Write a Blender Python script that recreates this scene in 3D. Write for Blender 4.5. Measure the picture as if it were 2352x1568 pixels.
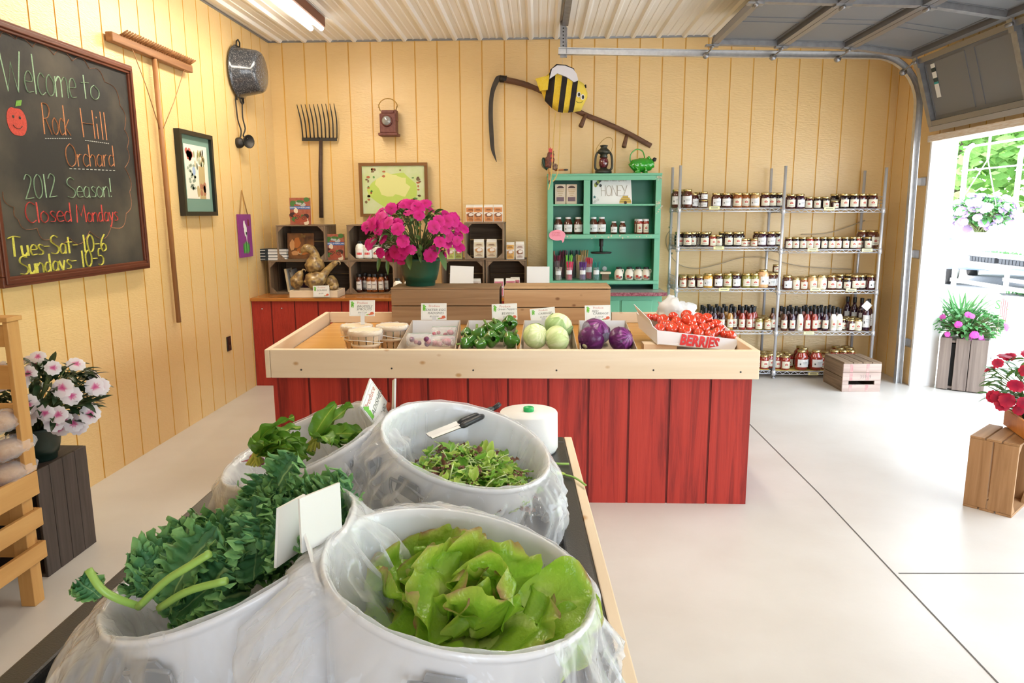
import bpy, math, random
from mathutils import Vector, Matrix, noise

# ------------------------------------------------------------------ scene
for o in list(bpy.data.objects):
    bpy.data.objects.remove(o)
S = bpy.context.scene
COL = S.collection
# camera
cam_d = bpy.data.cameras.new('camera')
cam_d.sensor_width = 36.0
cam_d.lens = 25.44
cam_d.clip_start = 0.05
cam_d.clip_end = 300
cam = bpy.data.objects.new('camera', cam_d)
COL.objects.link(cam)
_p, _y, _r = 0.1759, -0.0371, -0.0049
_R0 = Vector((math.cos(_y), -math.sin(_y), 0))
_Fh = Vector((math.sin(_y), math.cos(_y), 0))
_F = _Fh * math.cos(_p) - Vector((0, 0, math.sin(_p)))
_U0 = _Fh * math.sin(_p) + Vector((0, 0, math.cos(_p)))
_R = _R0 * math.cos(_r) + _U0 * math.sin(_r)
_U = _U0 * math.cos(_r) - _R0 * math.sin(_r)
M = Matrix((_R, _U, -_F)).transposed().to_4x4()
M.translation = Vector((0, 0, 1.4803))
cam.matrix_world = M
S.camera = cam
# view
S.view_settings.view_transform = 'Standard'
S.view_settings.look = 'None'
S.view_settings.gamma = 1
S.view_settings.use_curve_mapping = False
S.view_settings.exposure = 0.12
# sky
W = bpy.data.worlds.new('sky')
S.world = W
W.use_nodes = True
_bg = W.node_tree.nodes['Background']
_bg.inputs[0].default_value = (0.76, 0.87, 1.0, 1)
_bg.inputs[1].default_value = 7.5
# sun high over the roof
sd = bpy.data.lights.new('sun', 'SUN')
sd.energy = 15.0
sd.angle = 0.03
sd.color = (1.0, 0.95, 0.88)
sun = bpy.data.objects.new('sun', sd)
COL.objects.link(sun)
sun.rotation_euler = Vector((0.22, -0.55, -1.0)).to_track_quat('-Z', 'Y').to_euler()
sun.location = (-7, 2, 12)
# portals where daylight comes in (they give off no light themselves)
def portal(name, loc, sx, sy, d):
    l = bpy.data.lights.new(name, 'AREA')
    l.shape = 'RECTANGLE'
    l.size, l.size_y = sx, sy
    l.cycles.is_portal = True
    o = bpy.data.objects.new(name, l)
    COL.objects.link(o)
    o.location = loc
    o.rotation_euler = Vector(d).to_track_quat('-Z', 'Y').to_euler()
portal('doorway_portal', (3.41, 3.7, 1.02), 2.1, 5.2, (-1, 0, 0))
portal('front_portal', (1.35, -2.55, 1.2), 2.4, 2.5, (0, 1, 0))
# ceiling fluorescents: one light per fixture, same place as its tubes
FIX = [(-1.77, 4.85, 2.93), (0.7, 3.0, 2.93)]  # second fixture is unseen, added and placed for its light
def fix_light(c):
    l = bpy.data.lights.new('fluorescent_lamp', 'AREA')
    l.shape = 'RECTANGLE'
    l.size, l.size_y = 0.16, 2.4
    l.energy = 21
    l.color = (1.0, 0.87, 0.68)
    o = bpy.data.objects.new('fluorescent_lamp', l)
    COL.objects.link(o)
    o.location = (c[0], c[1], c[2] - 0.075)
for c in FIX:
    fix_light(c)

# ------------------------------------------------------------------ helpers
PI = math.pi
rnd = random.Random(7)
V = Vector
def lin(c):
    if isinstance(c, str):
        c = [int(c[i:i + 2], 16) / 255 for i in (0, 2, 4)]
        c = [x / 12.92 if x <= 0.04045 else ((x + 0.055) / 1.055) ** 2.4 for x in c]
    return (c[0], c[1], c[2], 1)

_mats = {}
def mat(name, color, rough=0.6, metal=0.0, spec=0.5, emit=0.0, bump=0.0, bscale=40.0, var=0.0, vscale=12.0, var2=None,
        sheen=0.0, stretch=(1, 1, 1), trans=0.0, alpha=1.0, coat=0.0, sss=0.0, detail=3.0, lo=0.35, hi=0.65):
    """principled material; var mixes towards var2 by noise; stretch scales the object coordinates"""
    if name in _mats:
        return _mats[name]
    m = bpy.data.materials.new(name)
    _mats[name] = m
    m.use_nodes = True
    nt = m.node_tree
    b = nt.nodes['Principled BSDF']
    b.inputs['Base Color'].default_value = lin(color)
    b.inputs['Roughness'].default_value = rough
    b.inputs['Metallic'].default_value = metal
    b.inputs['Specular IOR Level'].default_value = spec
    b.inputs['Coat Weight'].default_value = coat
    b.inputs['Transmission Weight'].default_value = trans
    b.inputs['Alpha'].default_value = alpha
    if sss:
        b.inputs['Subsurface Weight'].default_value = sss
        b.inputs['Subsurface Radius'].default_value = (0.01, 0.01, 0.006)
    if emit:
        b.inputs['Emission Color'].default_value = lin(color)
        b.inputs['Emission Strength'].default_value = emit
    if var or bump:
        tc = nt.nodes.new('ShaderNodeTexCoord')
        mp = nt.nodes.new('ShaderNodeMapping')
        mp.inputs['Scale'].default_value = stretch
        nt.links.new(tc.outputs['Object'], mp.inputs[0])
    if var:
        n = nt.nodes.new('ShaderNodeTexNoise')
        n.inputs['Scale'].default_value = vscale
        n.inputs['Detail'].default_value = detail
        nt.links.new(mp.outputs[0], n.inputs[0])
        r = nt.nodes.new('ShaderNodeMapRange')
        r.inputs[1].default_value = lo
        r.inputs[2].default_value = hi
        r.inputs[4].default_value = var
        nt.links.new(n.outputs[0], r.inputs[0])
        mx = nt.nodes.new('ShaderNodeMixRGB')
        mx.inputs[1].default_value = lin(color)
        mx.inputs[2].default_value = lin(var2 or (0, 0, 0))
        nt.links.new(r.outputs[0], mx.inputs[0])
        nt.links.new(mx.outputs[0], b.inputs['Base Color'])
    if bump:
        n2 = nt.nodes.new('ShaderNodeTexNoise')
        n2.inputs['Scale'].default_value = bscale
        n2.inputs['Detail'].default_value = 4
        nt.links.new(mp.outputs[0], n2.inputs[0])
        bp = nt.nodes.new('ShaderNodeBump')
        bp.inputs['Strength'].default_value = bump
        bp.inputs['Distance'].default_value = 0.01
        nt.links.new(n2.outputs[0], bp.inputs['Height'])
        nt.links.new(bp.outputs[0], b.inputs['Normal'])
    return m

def wood(name, c1, c2, axis=0, rough=0.6, knots=None, grain=26.0, bump=0.25, c3=None):
    """long-grained wood; axis = direction of the grain in object coordinates; knots = colour of scattered knots"""
    key = name + 'xyz'[axis]
    if key in _mats:
        return _mats[key]
    m = bpy.data.materials.new(key)
    _mats[key] = m
    m.use_nodes = True
    nt = m.node_tree
    L = nt.links.new
    N = nt.nodes.new
    b = nt.nodes['Principled BSDF']
    b.inputs['Roughness'].default_value = rough
    b.inputs['Specular IOR Level'].default_value = 0.35
    tc = N('ShaderNodeTexCoord')
    oi = N('ShaderNodeObjectInfo')
    ad = N('ShaderNodeVectorMath')
    ad.operation = 'ADD'
    sc = N('ShaderNodeVectorMath')
    sc.operation = 'SCALE'
    sc.inputs[3].default_value = 13.0
    L(oi.outputs['Random'], sc.inputs[0])
    L(tc.outputs['Object'], ad.inputs[0])
    L(sc.outputs[0], ad.inputs[1])
    mp = N('ShaderNodeMapping')
    s = [1.0, 1.0, 1.0]
    s[axis] = 0.05
    mp.inputs['Scale'].default_value = s
    L(ad.outputs[0], mp.inputs[0])
    n = N('ShaderNodeTexNoise')
    n.inputs['Scale'].default_value = grain
    n.inputs['Detail'].default_value = 6
    n.inputs['Roughness'].default_value = 0.62
    n.inputs['Distortion'].default_value = 0.6
    L(mp.outputs[0], n.inputs[0])
    cr = N('ShaderNodeValToRGB')
    cr.color_ramp.elements[0].position = 0.32
    cr.color_ramp.elements[1].position = 0.68
    cr.color_ramp.elements[0].color = lin(c2)
    cr.color_ramp.elements[1].color = lin(c1)
    if c3:
        e = cr.color_ramp.elements.new(0.5)
        e.color = lin(c3)
    L(n.outputs[0], cr.inputs[0])
    out = cr.outputs[0]
    if knots:
        mp2 = N('ShaderNodeMapping')
        s2 = [12.0, 12.0, 12.0]
        s2[axis] = 8.0
        mp2.inputs['Scale'].default_value = s2
        L(ad.outputs[0], mp2.inputs[0])
        vo = N('ShaderNodeTexVoronoi')
        vo.inputs['Scale'].default_value = 1.0
        L(mp2.outputs[0], vo.inputs[0])
        mr = N('ShaderNodeMapRange')
        mr.inputs[1].default_value = 0.07
        mr.inputs[2].default_value = 0.16
        mr.inputs[3].default_value = 0.85
        mr.inputs[4].default_value = 0.0
        L(vo.outputs['Distance'], mr.inputs[0])
        mx = N('ShaderNodeMixRGB')
        L(mr.outputs[0], mx.inputs[0])
        L(out, mx.inputs[1])
        mx.inputs[2].default_value = lin(knots)
        out = mx.outputs[0]
    L(out, b.inputs['Base Color'])
    if bump:
        bp = N('ShaderNodeBump')
        bp.inputs['Strength'].default_value = bump
        bp.inputs['Distance'].default_value = 0.006
        L(n.outputs[0], bp.inputs['Height'])
        L(bp.outputs[0], b.inputs['Normal'])
    return m

def ramp_mat(name, stops, rough=0.5, noise_amt=0.25, nscale=25, sss=0.0, bump=0.3, attr='t', spec=0.4, trans=0.0, vein=None):
    """colour from the vertex attribute t (0..1) with noise; for leaves, petals, cabbages"""
    if name in _mats:
        return _mats[name]
    m = bpy.data.materials.new(name)
    _mats[name] = m
    m.use_nodes = True
    nt = m.node_tree
    L = nt.links.new
    N = nt.nodes.new
    b = nt.nodes['Principled BSDF']
    b.inputs['Roughness'].default_value = rough
    b.inputs['Specular IOR Level'].default_value = spec
    at = N('ShaderNodeAttribute')
    at.attribute_name = attr
    tc = N('ShaderNodeTexCoord')
    n = N('ShaderNodeTexNoise')
    n.inputs['Scale'].default_value = nscale
    n.inputs['Detail'].default_value = 4
    L(tc.outputs['Object'], n.inputs[0])
    ma = N('ShaderNodeMath')
    ma.operation = 'MULTIPLY_ADD'
    L(n.outputs[0], ma.inputs[0])
    ma.inputs[1].default_value = noise_amt * 2
    ma2 = N('ShaderNodeMath')
    ma2.operation = 'SUBTRACT'
    L(at.outputs['Fac'], ma2.inputs[0])
    ma2.inputs[1].default_value = noise_amt
    L(ma2.outputs[0], ma.inputs[2])
    cr = N('ShaderNodeValToRGB')
    els = cr.color_ramp.elements
    els[0].position, els[0].color = stops[0][0], lin(stops[0][1])
    els[1].position, els[1].color = stops[-1][0], lin(stops[-1][1])
    for p, c in stops[1:-1]:
        e = els.new(p)
        e.color = lin(c)
    L(ma.outputs[0], cr.inputs[0])
    L(cr.outputs[0], b.inputs['Base Color'])
    if bump:
        bp = N('ShaderNodeBump')
        bp.inputs['Strength'].default_value = bump
        bp.inputs['Distance'].default_value = 0.004
        n3 = N('ShaderNodeTexNoise')
        n3.inputs['Scale'].default_value = nscale * 4
        L(tc.outputs['Object'], n3.inputs[0])
        L(n3.outputs[0], bp.inputs['Height'])
        L(bp.outputs[0], b.inputs['Normal'])
    if trans:   # light shining through thin leaves
        tr = N('ShaderNodeBsdfTranslucent')
        L(cr.outputs[0], tr.inputs[0])
        mx = N('ShaderNodeMixShader')
        mx.inputs[0].default_value = trans
        L(b.outputs[0], mx.inputs[1])
        L(tr.outputs[0], mx.inputs[2])
        L(mx.outputs[0], nt.nodes['Material Output'].inputs[0])
    return m

def film(name, color=(0.93, 0.94, 0.97), base=0.25, rough=0.12):
    """thin clear plastic bag: part see-through, part milky, glossy in its creases"""
    if name in _mats:
        return _mats[name]
    m = bpy.data.materials.new(name)
    _mats[name] = m
    m.use_nodes = True
    nt = m.node_tree
    L = nt.links.new
    N = nt.nodes.new
    b = nt.nodes['Principled BSDF']
    b.inputs['Base Color'].default_value = lin(color)
    b.inputs['Roughness'].default_value = rough
    b.inputs['Specular IOR Level'].default_value = 0.8
    tr = N('ShaderNodeBsdfTransparent')
    mx = N('ShaderNodeMixShader')
    lw = N('ShaderNodeLayerWeight')
    lw.inputs[0].default_value = 0.4
    tc = N('ShaderNodeTexCoord')
    mr = N('ShaderNodeValue')
    mr.outputs[0].default_value = base
    ad = N('ShaderNodeMath')
    ad.operation = 'ADD'
    ad.use_clamp = True
    sc = N('ShaderNodeMath')
    sc.operation = 'MULTIPLY'
    sc.inputs[1].default_value = 0.5
    L(lw.outputs['Facing'], sc.inputs[0])
    L(sc.outputs[0], ad.inputs[0])
    L(mr.outputs[0], ad.inputs[1])
    L(ad.outputs[0], mx.inputs[0])
    L(tr.outputs[0], mx.inputs[1])
    L(b.outputs[0], mx.inputs[2])
    L(mx.outputs[0], nt.nodes['Material Output'].inputs[0])
    bp = N('ShaderNodeBump')
    bp.inputs['Strength'].default_value = 0.5
    bp.inputs['Distance'].default_value = 0.012
    n2 = N('ShaderNodeTexNoise')
    n2.inputs['Scale'].default_value = 20
    n2.inputs['Distortion'].default_value = 1.2
    L(tc.outputs['Object'], n2.inputs[0])
    L(n2.outputs[0], bp.inputs['Height'])
    L(bp.outputs[0], b.inputs['Normal'])
    return m

def rot(axis, a):
    return Matrix.Rotation(a, 3, axis)
def frame(x, y):
    """3x3 with columns x, y, x^y"""
    x = V(x).normalized()
    z = x.cross(V(y)).normalized()
    y = z.cross(x)
    return Matrix((x, y, z)).transposed()
def perp(d):
    d = V(d).normalized()
    a = V((0, 0, 1)) if abs(d.z) < 0.9 else V((1, 0, 0))
    x = d.cross(a).normalized()
    return x, d.cross(x).normalized()

class MB:
    """collects shapes; build() links them as ONE mesh object"""
    def __init__(s):
        s.v, s.f, s.m, s.s, s.t = [], [], [], [], {}
    def add(s, vs, fs, m=0, sm=False, ts=None):
        o = len(s.v)
        s.v += [tuple(v) for v in vs]
        for f in fs:
            s.f.append([i + o for i in f])
            s.m.append(m)
            s.s.append(sm)
        if ts:
            for i, t in enumerate(ts):
                s.t[o + i] = t
        return s
    def hexa(s, p, m=0):
        s.add(p, [(0, 3, 2, 1), (4, 5, 6, 7), (0, 1, 5, 4), (1, 2, 6, 5), (2, 3, 7, 6), (3, 0, 4, 7)], m)
        return s
    def box(s, x0, x1, y0, y1, z0, z1, m=0):
        return s.hexa([(x0, y0, z0), (x1, y0, z0), (x1, y1, z0), (x0, y1, z0), (x0, y0, z1), (x1, y0, z1), (x1, y1, z1), (x0, y1, z1)], m)
    def obox(s, c, h, R=None, m=0):
        R = R or Matrix.Identity(3)
        c = V(c)
        q = [(-1, -1, -1), (1, -1, -1), (1, 1, -1), (-1, 1, -1), (-1, -1, 1), (1, -1, 1), (1, 1, 1), (-1, 1, 1)]
        return s.hexa([c + R @ V((a[0] * h[0], a[1] * h[1], a[2] * h[2])) for a in q], m)
    def bar(s, p0, p1, w, t, up=(0, 0, 1), m=0):
        """rectangular bar from p0 to p1: w across, t along up"""
        p0, p1 = V(p0), V(p1)
        R = frame(p1 - p0, V(up).cross(p1 - p0))
        return s.obox((p0 + p1) / 2, ((p1 - p0).length / 2, w / 2, t / 2), R, m)
    def tube(s, pts, r, n=8, m=0, closed=False, caps=True, sm=True, flat=1.0, ts=None):
        pts = [V(p) for p in pts]
        k = len(pts)
        rs = r if isinstance(r, (list, tuple)) else [r] * k
        vs, fs, tt = [], [], []
        px = None
        for i, p in enumerate(pts):
            a = pts[(i - 1) % k] if (closed or i > 0) else p
            b = pts[(i + 1) % k] if (closed or i < k - 1) else p
            d = (b - a)
            d = d.normalized() if d.length > 1e-9 else V((0, 0, 1))
            if px is None:
                x, y = perp(d)
            else:
                x = (px - d * px.dot(d))
                x = x.normalized() if x.length > 1e-6 else perp(d)[0]
                y = d.cross(x)
            px = x
            for j in range(n):
                an = 2 * PI * j / n
                vs.append(p + x * (math.cos(an) * rs[i]) + y * (math.sin(an) * rs[i] * flat))
                if ts:
                    tt.append(ts[i])
        for i in range(k if closed else k - 1):
            for j in range(n):
                i2 = (i + 1) % k
                fs.append((i * n + j, i * n + (j + 1) % n, i2 * n + (j + 1) % n, i2 * n + j))
        if caps and not closed:
            fs.append(tuple(range(n - 1, -1, -1)))
            fs.append(tuple((k - 1) * n + j for j in range(n)))
        return s.add(vs, fs, m, sm, tt or None)
    def cyl(s, p0, p1, r0, r1=None, n=12, m=0, sm=True):
        return s.tube([p0, p1], [r0, r0 if r1 is None else r1], n, m, sm=sm)
    def lathe(s, prof, c=(0, 0, 0), n=16, m=0, R=None, sm=True, sx=1.0, sy=1.0, wob=None, ts=None):
        """prof: (radius, height) pairs from bottom to top"""
        R = R or Matrix.Identity(3)
        c = V(c)
        vs, fs, tt = [], [], []
        for i, (r, z) in enumerate(prof):
            for j in range(n):
                a = 2 * PI * j / n
                q = r * (wob(a, i / (len(prof) - 1)) if wob else 1.0)
                vs.append(c + R @ V((q * math.cos(a) * sx, q * math.sin(a) * sy, z)))
                if ts:
                    tt.append(ts[i])
        for i in range(len(prof) - 1):
            for j in range(n):
                fs.append((i * n + j, i * n + (j + 1) % n, (i + 1) * n + (j + 1) % n, (i + 1) * n + j))
        if prof[0][0] > 1e-5:
            fs.append(tuple(range(n - 1, -1, -1)))
        if prof[-1][0] > 1e-5:
            fs.append(tuple((len(prof) - 1) * n + j for j in range(n)))
        return s.add(vs, fs, m, sm, tt or None)
    def ball(s, c, r, n=14, k=9, m=0, R=None, wob=None):
        """ellipsoid with radii r (3); wob(dir) scales"""
        if not isinstance(r, (list, tuple)):
            r = (r, r, r)
        R = R or Matrix.Identity(3)
        c = V(c)
        vs, fs = [], []
        def pt(d):
            q = wob(d) if wob else 1.0
            return c + R @ V((d.x * r[0] * q, d.y * r[1] * q, d.z * r[2] * q))
        vs.append(pt(V((0, 0, -1))))
        for i in range(1, k):
            a = -PI / 2 + PI * i / k
            for j in range(n):
                b = 2 * PI * j / n
                vs.append(pt(V((math.cos(a) * math.cos(b), math.cos(a) * math.sin(b), math.sin(a)))))
        vs.append(pt(V((0, 0, 1))))
        for j in range(n):
            fs.append((0, 1 + (j + 1) % n, 1 + j))
            fs.append((len(vs) - 1, 1 + (k - 2) * n + j, 1 + (k - 2) * n + (j + 1) % n))
        for i in range(k - 2):
            for j in range(n):
                fs.append((1 + i * n + j, 1 + i * n + (j + 1) % n, 1 + (i + 1) * n + (j + 1) % n, 1 + (i + 1) * n + j))
        return s.add(vs, fs, m, True)
    def prism(s, poly, depth, o=(0, 0, 0), R=None, m=0, sm=False):
        """poly in the frame's xy plane, extruded depth along its z"""
        R = R or Matrix.Identity(3)
        o = V(o)
        k = len(poly)
        vs = [o + R @ V((p[0], p[1], 0)) for p in poly] + [o + R @ V((p[0], p[1], depth)) for p in poly]
        fs = [tuple(range(k - 1, -1, -1)), tuple(range(k, 2 * k))]
        for i in range(k):
            j = (i + 1) % k
            fs.append((i, j, k + j, k + i))
        return s.add(vs, fs, m, sm)
    def grid(s, fn, nu, nv, m=0, closeu=False, sm=True, tf=None):
        vs, fs, ts = [], [], []
        for i in range(nu + (0 if closeu else 1)):
            for j in range(nv + 1):
                vs.append(fn(i / nu, j / nv))
                if tf:
                    ts.append(tf(i / nu, j / nv))
        w = nv + 1
        for i in range(nu):
            i2 = (i + 1) % nu if closeu else i + 1
            for j in range(nv):
                fs.append((i * w + j, i2 * w + j, i2 * w + j + 1, i * w + j + 1))
        return s.add(vs, fs, m, sm, ts or None)
    def join(s, o, R=None, c=(0, 0, 0), k=1.0):
        R = R or Matrix.Identity(3)
        c = V(c)
        off = len(s.v)
        s.v += [tuple(c + R @ (V(p) * k)) for p in o.v]
        s.f += [[i + off for i in f] for f in o.f]
        s.m += o.m
        s.s += o.s
        for i, t in o.t.items():
            s.t[off + i] = t
        return s
    def build(s, name, mats, parent=None, bevel=0.0, solid=0.0, sub=0, world=False, auto=True):
        if not isinstance(mats, (list, tuple)):
            mats = [mats]
        me = bpy.data.meshes.new(name)
        vs = s.v
        if world and parent is not None:
            mi = parent_matrix(parent).inverted()
            vs = [tuple(mi @ V(p)) for p in vs]
        me.from_pydata(vs, [], s.f)
        for mm in mats:
            me.materials.append(mm)
        me.polygons.foreach_set('material_index', s.m)
        me.polygons.foreach_set('use_smooth', s.s)
        if s.t:
            at = me.attributes.new('t', 'FLOAT', 'POINT')
            at.data.foreach_set('value', [s.t.get(i, 0.0) for i in range(len(s.v))])
        me.update()
        o = bpy.data.objects.new(name, me)
        COL.objects.link(o)
        if parent is not None:
            o.parent = parent
        if bevel:
            b = o.modifiers.new('bevel', 'BEVEL')
            b.width = bevel
            b.segments = 2
            b.limit_method = 'ANGLE'
        if solid:
            b = o.modifiers.new('solidify', 'SOLIDIFY')
            b.thickness = solid
            b.offset = 0
        if sub:
            b = o.modifiers.new('subdivision', 'SUBSURF')
            b.levels = sub
            b.render_levels = sub
        return o

def parent_matrix(o):
    m = o.matrix_basis.copy()
    while o.parent is not None:
        o = o.parent
        m = o.matrix_basis @ m
    return m
def tag(o, label, cat, group=None, kind=None):
    o['label'] = label
    o['category'] = cat
    if group:
        o['group'] = group
    if kind:
        o['kind'] = kind
    return o
def struct(o):
    o['kind'] = 'structure'
    return o
def thing(name, label, cat, loc=(0, 0, 0), rz=0.0, group=None):
    o = bpy.data.objects.new(name, None)
    o.empty_display_size = 0.05
    COL.objects.link(o)
    o.location = loc
    o.rotation_euler = (0, 0, rz)
    return tag(o, label, cat, group)
KIDS = {}
def kids(o):
    return [c for c in bpy.data.objects if c.parent is o]
def dup(root, loc, rz=None, label=None, group=None, scale=None, euler=None, tree=None):
    """copy of a thing with copies of its parts and sub-parts"""
    if root.name not in KIDS:
        KIDS[root.name] = [(c, kids(c)) for c in kids(root)]
    r = root.copy()
    COL.objects.link(r)
    r.location = loc
    if rz is not None:
        r.rotation_euler = (0, 0, rz)
    if euler is not None:
        r.rotation_euler = euler
    if scale is not None:
        r.scale = scale if isinstance(scale, (tuple, list)) else (scale,) * 3
    if label:
        r['label'] = label
    if group:
        r['group'] = group
    for c, gs in KIDS[root.name]:
        d = c.copy()
        COL.objects.link(d)
        d.parent = r
        for g in gs:
            e = g.copy()
            COL.objects.link(e)
            e.parent = d
    return r
ORD = ['first', 'second', 'third', 'fourth', 'fifth', 'sixth', 'seventh', 'eighth', 'ninth', 'tenth', 'eleventh', 'twelfth',
       'thirteenth', 'fourteenth', 'fifteenth', 'sixteenth', 'seventeenth', 'eighteenth', 'nineteenth', 'twentieth']

_txt = {}
def text_mesh(s, size, shear=0.0, bold=0.0):
    """triangulated letters of the built-in font, centred on the origin in xy"""
    k = (s, size, shear, bold)
    if k not in _txt:
        cu = bpy.data.curves.new('lettering', 'FONT')
        cu.body = s
        cu.size = size
        cu.shear = shear
        cu.offset = bold
        cu.resolution_u = 2
        cu.align_x = 'CENTER'
        cu.align_y = 'CENTER'
        ob = bpy.data.objects.new('lettering', cu)
        COL.objects.link(ob)
        dg = bpy.context.evaluated_depsgraph_get()
        me = bpy.data.meshes.new_from_object(ob.evaluated_get(dg))
        b = MB()
        b.add([v.co.copy() for v in me.vertices], [tuple(p.vertices) for p in me.polygons])
        bpy.data.objects.remove(ob)
        bpy.data.curves.remove(cu)
        bpy.data.meshes.remove(me)
        _txt[k] = b
    return _txt[k]
def put_text(mb, s, size, o, R, m=0, shear=0.0, bold=0.0, sx=1.0):
    t = text_mesh(s, size, shear, bold)
    o = V(o)
    mb.add([o + R @ V((p[0] * sx, p[1], p[2])) for p in t.v], t.f, m)
    return mb
def arc(c, r, a0, a1, n, R=None):
    R = R or Matrix.Identity(3)
    return [V(c) + R @ V((r * math.cos(a0 + (a1 - a0) * i / n), r * math.sin(a0 + (a1 - a0) * i / n), 0)) for i in range(n + 1)]
def spline(pts, n=6):
    """Catmull-Rom through pts"""
    P = [V(p) for p in pts]
    P = [P[0] * 2 - P[1]] + P + [P[-1] * 2 - P[-2]]
    out = []
    for i in range(1, len(P) - 2):
        for k in range(n):
            t = k / n
            a, b, c, d = P[i - 1], P[i], P[i + 1], P[i + 2]
            out.append(0.5 * ((2 * b) + (c - a) * t + (2 * a - 5 * b + 4 * c - d) * t * t + (3 * b - a - 3 * c + d) * t ** 3))
    out.append(P[-2])
    return out
FR_FRONT = Matrix(((1, 0, 0), (0, 0, -1), (0, 1, 0)))      # local x->x, y->z, z->-y : a face looking at -y
FR_LEFT = Matrix(((0, 0, 1), (1, 0, 0), (0, 1, 0)))         # local x->y, y->z, z->x  : a face looking at +x (on the left wall)
FR_TOP = Matrix.Identity(3)


# ------------------------------------------------------------------ setting
XL, XR, YB, H, YF = -2.47, 3.20, 6.89, 3.03, -2.5
M_yel = mat('yellow_painted_siding', (0.79, 0.56, 0.258), rough=0.28, bump=0.3, bscale=16, stretch=(2, 2, 9), var=0.3, vscale=5, var2=(0.765, 0.52, 0.225), spec=0.65)
M_yel_groove = mat('yellow_groove_shade_and_thin_paint', (0.78, 0.46, 0.10), rough=0.6)  # deeper orange tone: groove shade and thinner paint, both in the colour
M_white_paint = mat('white_paint', (0.86, 0.86, 0.85), rough=0.45)
M_steel = mat('galvanised_steel', (0.62, 0.62, 0.62), rough=0.38, metal=0.85, var=0.5, vscale=30, var2=(0.45, 0.45, 0.46))
M_steel_dk = mat('dull_track_steel', (0.36, 0.36, 0.37), rough=0.45, metal=0.8, var=0.5, vscale=20, var2=(0.22, 0.22, 0.23))
M_blk = mat('black', (0.012, 0.012, 0.013), rough=0.45)

def siding(mb, a, b, z0, z1, n, g0, grooves):
    """grooved siding from a to b (points at z=0) facing n; grooves = distances along a->b"""
    a, b, n = V(a), V(b), V(n)
    d = (b - a).normalized()
    Lw = (b - a).length
    gw, gd = 0.0055, 0.006
    cuts = [0.0]
    for g in grooves:
        if gw < g < Lw - gw:
            cuts += [g - gw, g + gw]
    cuts.append(Lw)
    for i in range(0, len(cuts), 2):
        p, q = a + d * cuts[i], a + d * cuts[i + 1]
        up0, up1 = V((0, 0, z0)), V((0, 0, z1))
        mb.add([p + up0, q + up0, q + up1, p + up1], [(0, 1, 2, 3)], 0)
        if i + 2 < len(cuts):
            r = a + d * cuts[i + 2]
            pi, ri = q - n * gd, r - n * gd
            mb.add([q + up0, pi + up0, pi + up1, q + up1], [(0, 1, 2, 3)], 1)
            mb.add([pi + up0, ri + up0, ri + up1, pi + up1], [(0, 1, 2, 3)], 1)
            mb.add([ri + up0, r + up0, r + up1, ri + up1], [(0, 1, 2, 3)], 1)
    return mb
def gro(first, L):
    out = []
    g = first % 0.2032
    while g < L:
        out.append(g)
        g += 0.2032
    return out

# floor: pale concrete with saw-cut joints
M_conc = mat('pale_concrete', (0.60, 0.565, 0.515), rough=0.36, var=0.6, vscale=2.2, var2=(0.52, 0.475, 0.42), bump=0.05, bscale=30, spec=0.45, detail=8)
M_joint = mat('concrete_joint', (0.10, 0.09, 0.08), rough=0.9)
f = MB()
f.box(-2.6, 3.39, -2.7, 7.05, -0.12, 0.0)
floor = struct(f.build('floor', M_conc))
j = MB()
jp = [(1.495, 4.996, 0), (1.496, 3.718, 0), (1.476, 2.856, 0), (1.468, 2.419, 0), (1.463, 2.132, 0)]
jp = jp + [(jp[-1][0] + (jp[-1][0] - jp[0][0]) * 0.9, -2.4, 0)]
for p, q in zip(jp[:-1], jp[1:]):
    j.bar((p[0], p[1], 0.0008), (q[0], q[1], 0.0008), 0.006, 0.0012)
j.bar((1.495, 2.844, 0.001), (2.455, 2.87, 0.001), 0.004, 0.0012)
struct(j.build('floor_joint', M_joint))

w = MB()
siding(w, (XL, YB, 0), (XR, YB, 0), 0, H, (0, -1, 0), 0, gro(-0.516 - XL, XR - XL))
w.box(XL - 0.15, XR + 0.19, YB + 0.012, YB + 0.15, 0, H + 0.1, 0)
struct(w.build('wall_back', [M_yel, M_yel_groove]))
w = MB()
siding(w, (XL, YF, 0), (XL, YB, 0), 0.0, H, (1, 0, 0), 0, gro(3.4355 - YF, YB - YF))
w.box(XL - 0.15, XL - 0.012, YF, YB + 0.15, 0, H + 0.1, 0)
struct(w.build('wall_left', [M_yel, M_yel_groove]))
# right wall with the wide doorway
DY0, DY1, DZ = 1.1, 6.20, 2.03
w = MB()
siding(w, (XR, YB, 0), (XR, DY1, 0), 0, H, (-1, 0, 0), 0, [0.035, 0.24, 0.44])
siding(w, (XR, DY1, 0), (XR, DY0, 0), DZ, H, (-1, 0, 0), 0, gro(0.1, DY1 - DY0))
siding(w, (XR, DY0, 0), (XR, YF, 0), 0, H, (-1, 0, 0), 0, gro(0.1, DY0 - YF))
w.box(XR + 0.012, XR + 0.19, DY1, YB + 0.15, 0, H + 0.1)
w.box(XR + 0.012, XR + 0.19, DY0, DY1, DZ + 0.05, H + 0.1)
w.box(XR + 0.012, XR + 0.19, YF, DY0, 0, H + 0.1)
struct(w.build('wall_right', [M_yel, M_yel_groove]))
# wall behind the viewer; its unseen opening is added and sized for fill light
w = MB()
w.box(XL - 0.15, 0.2, YF - 0.15, YF, 0, H)
w.box(2.5, XR + 0.19, YF - 0.15, YF, 0, H)
w.box(0.2, 2.5, YF - 0.15, YF, 2.4, H)
struct(w.build('wall_front', M_yel))
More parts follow.
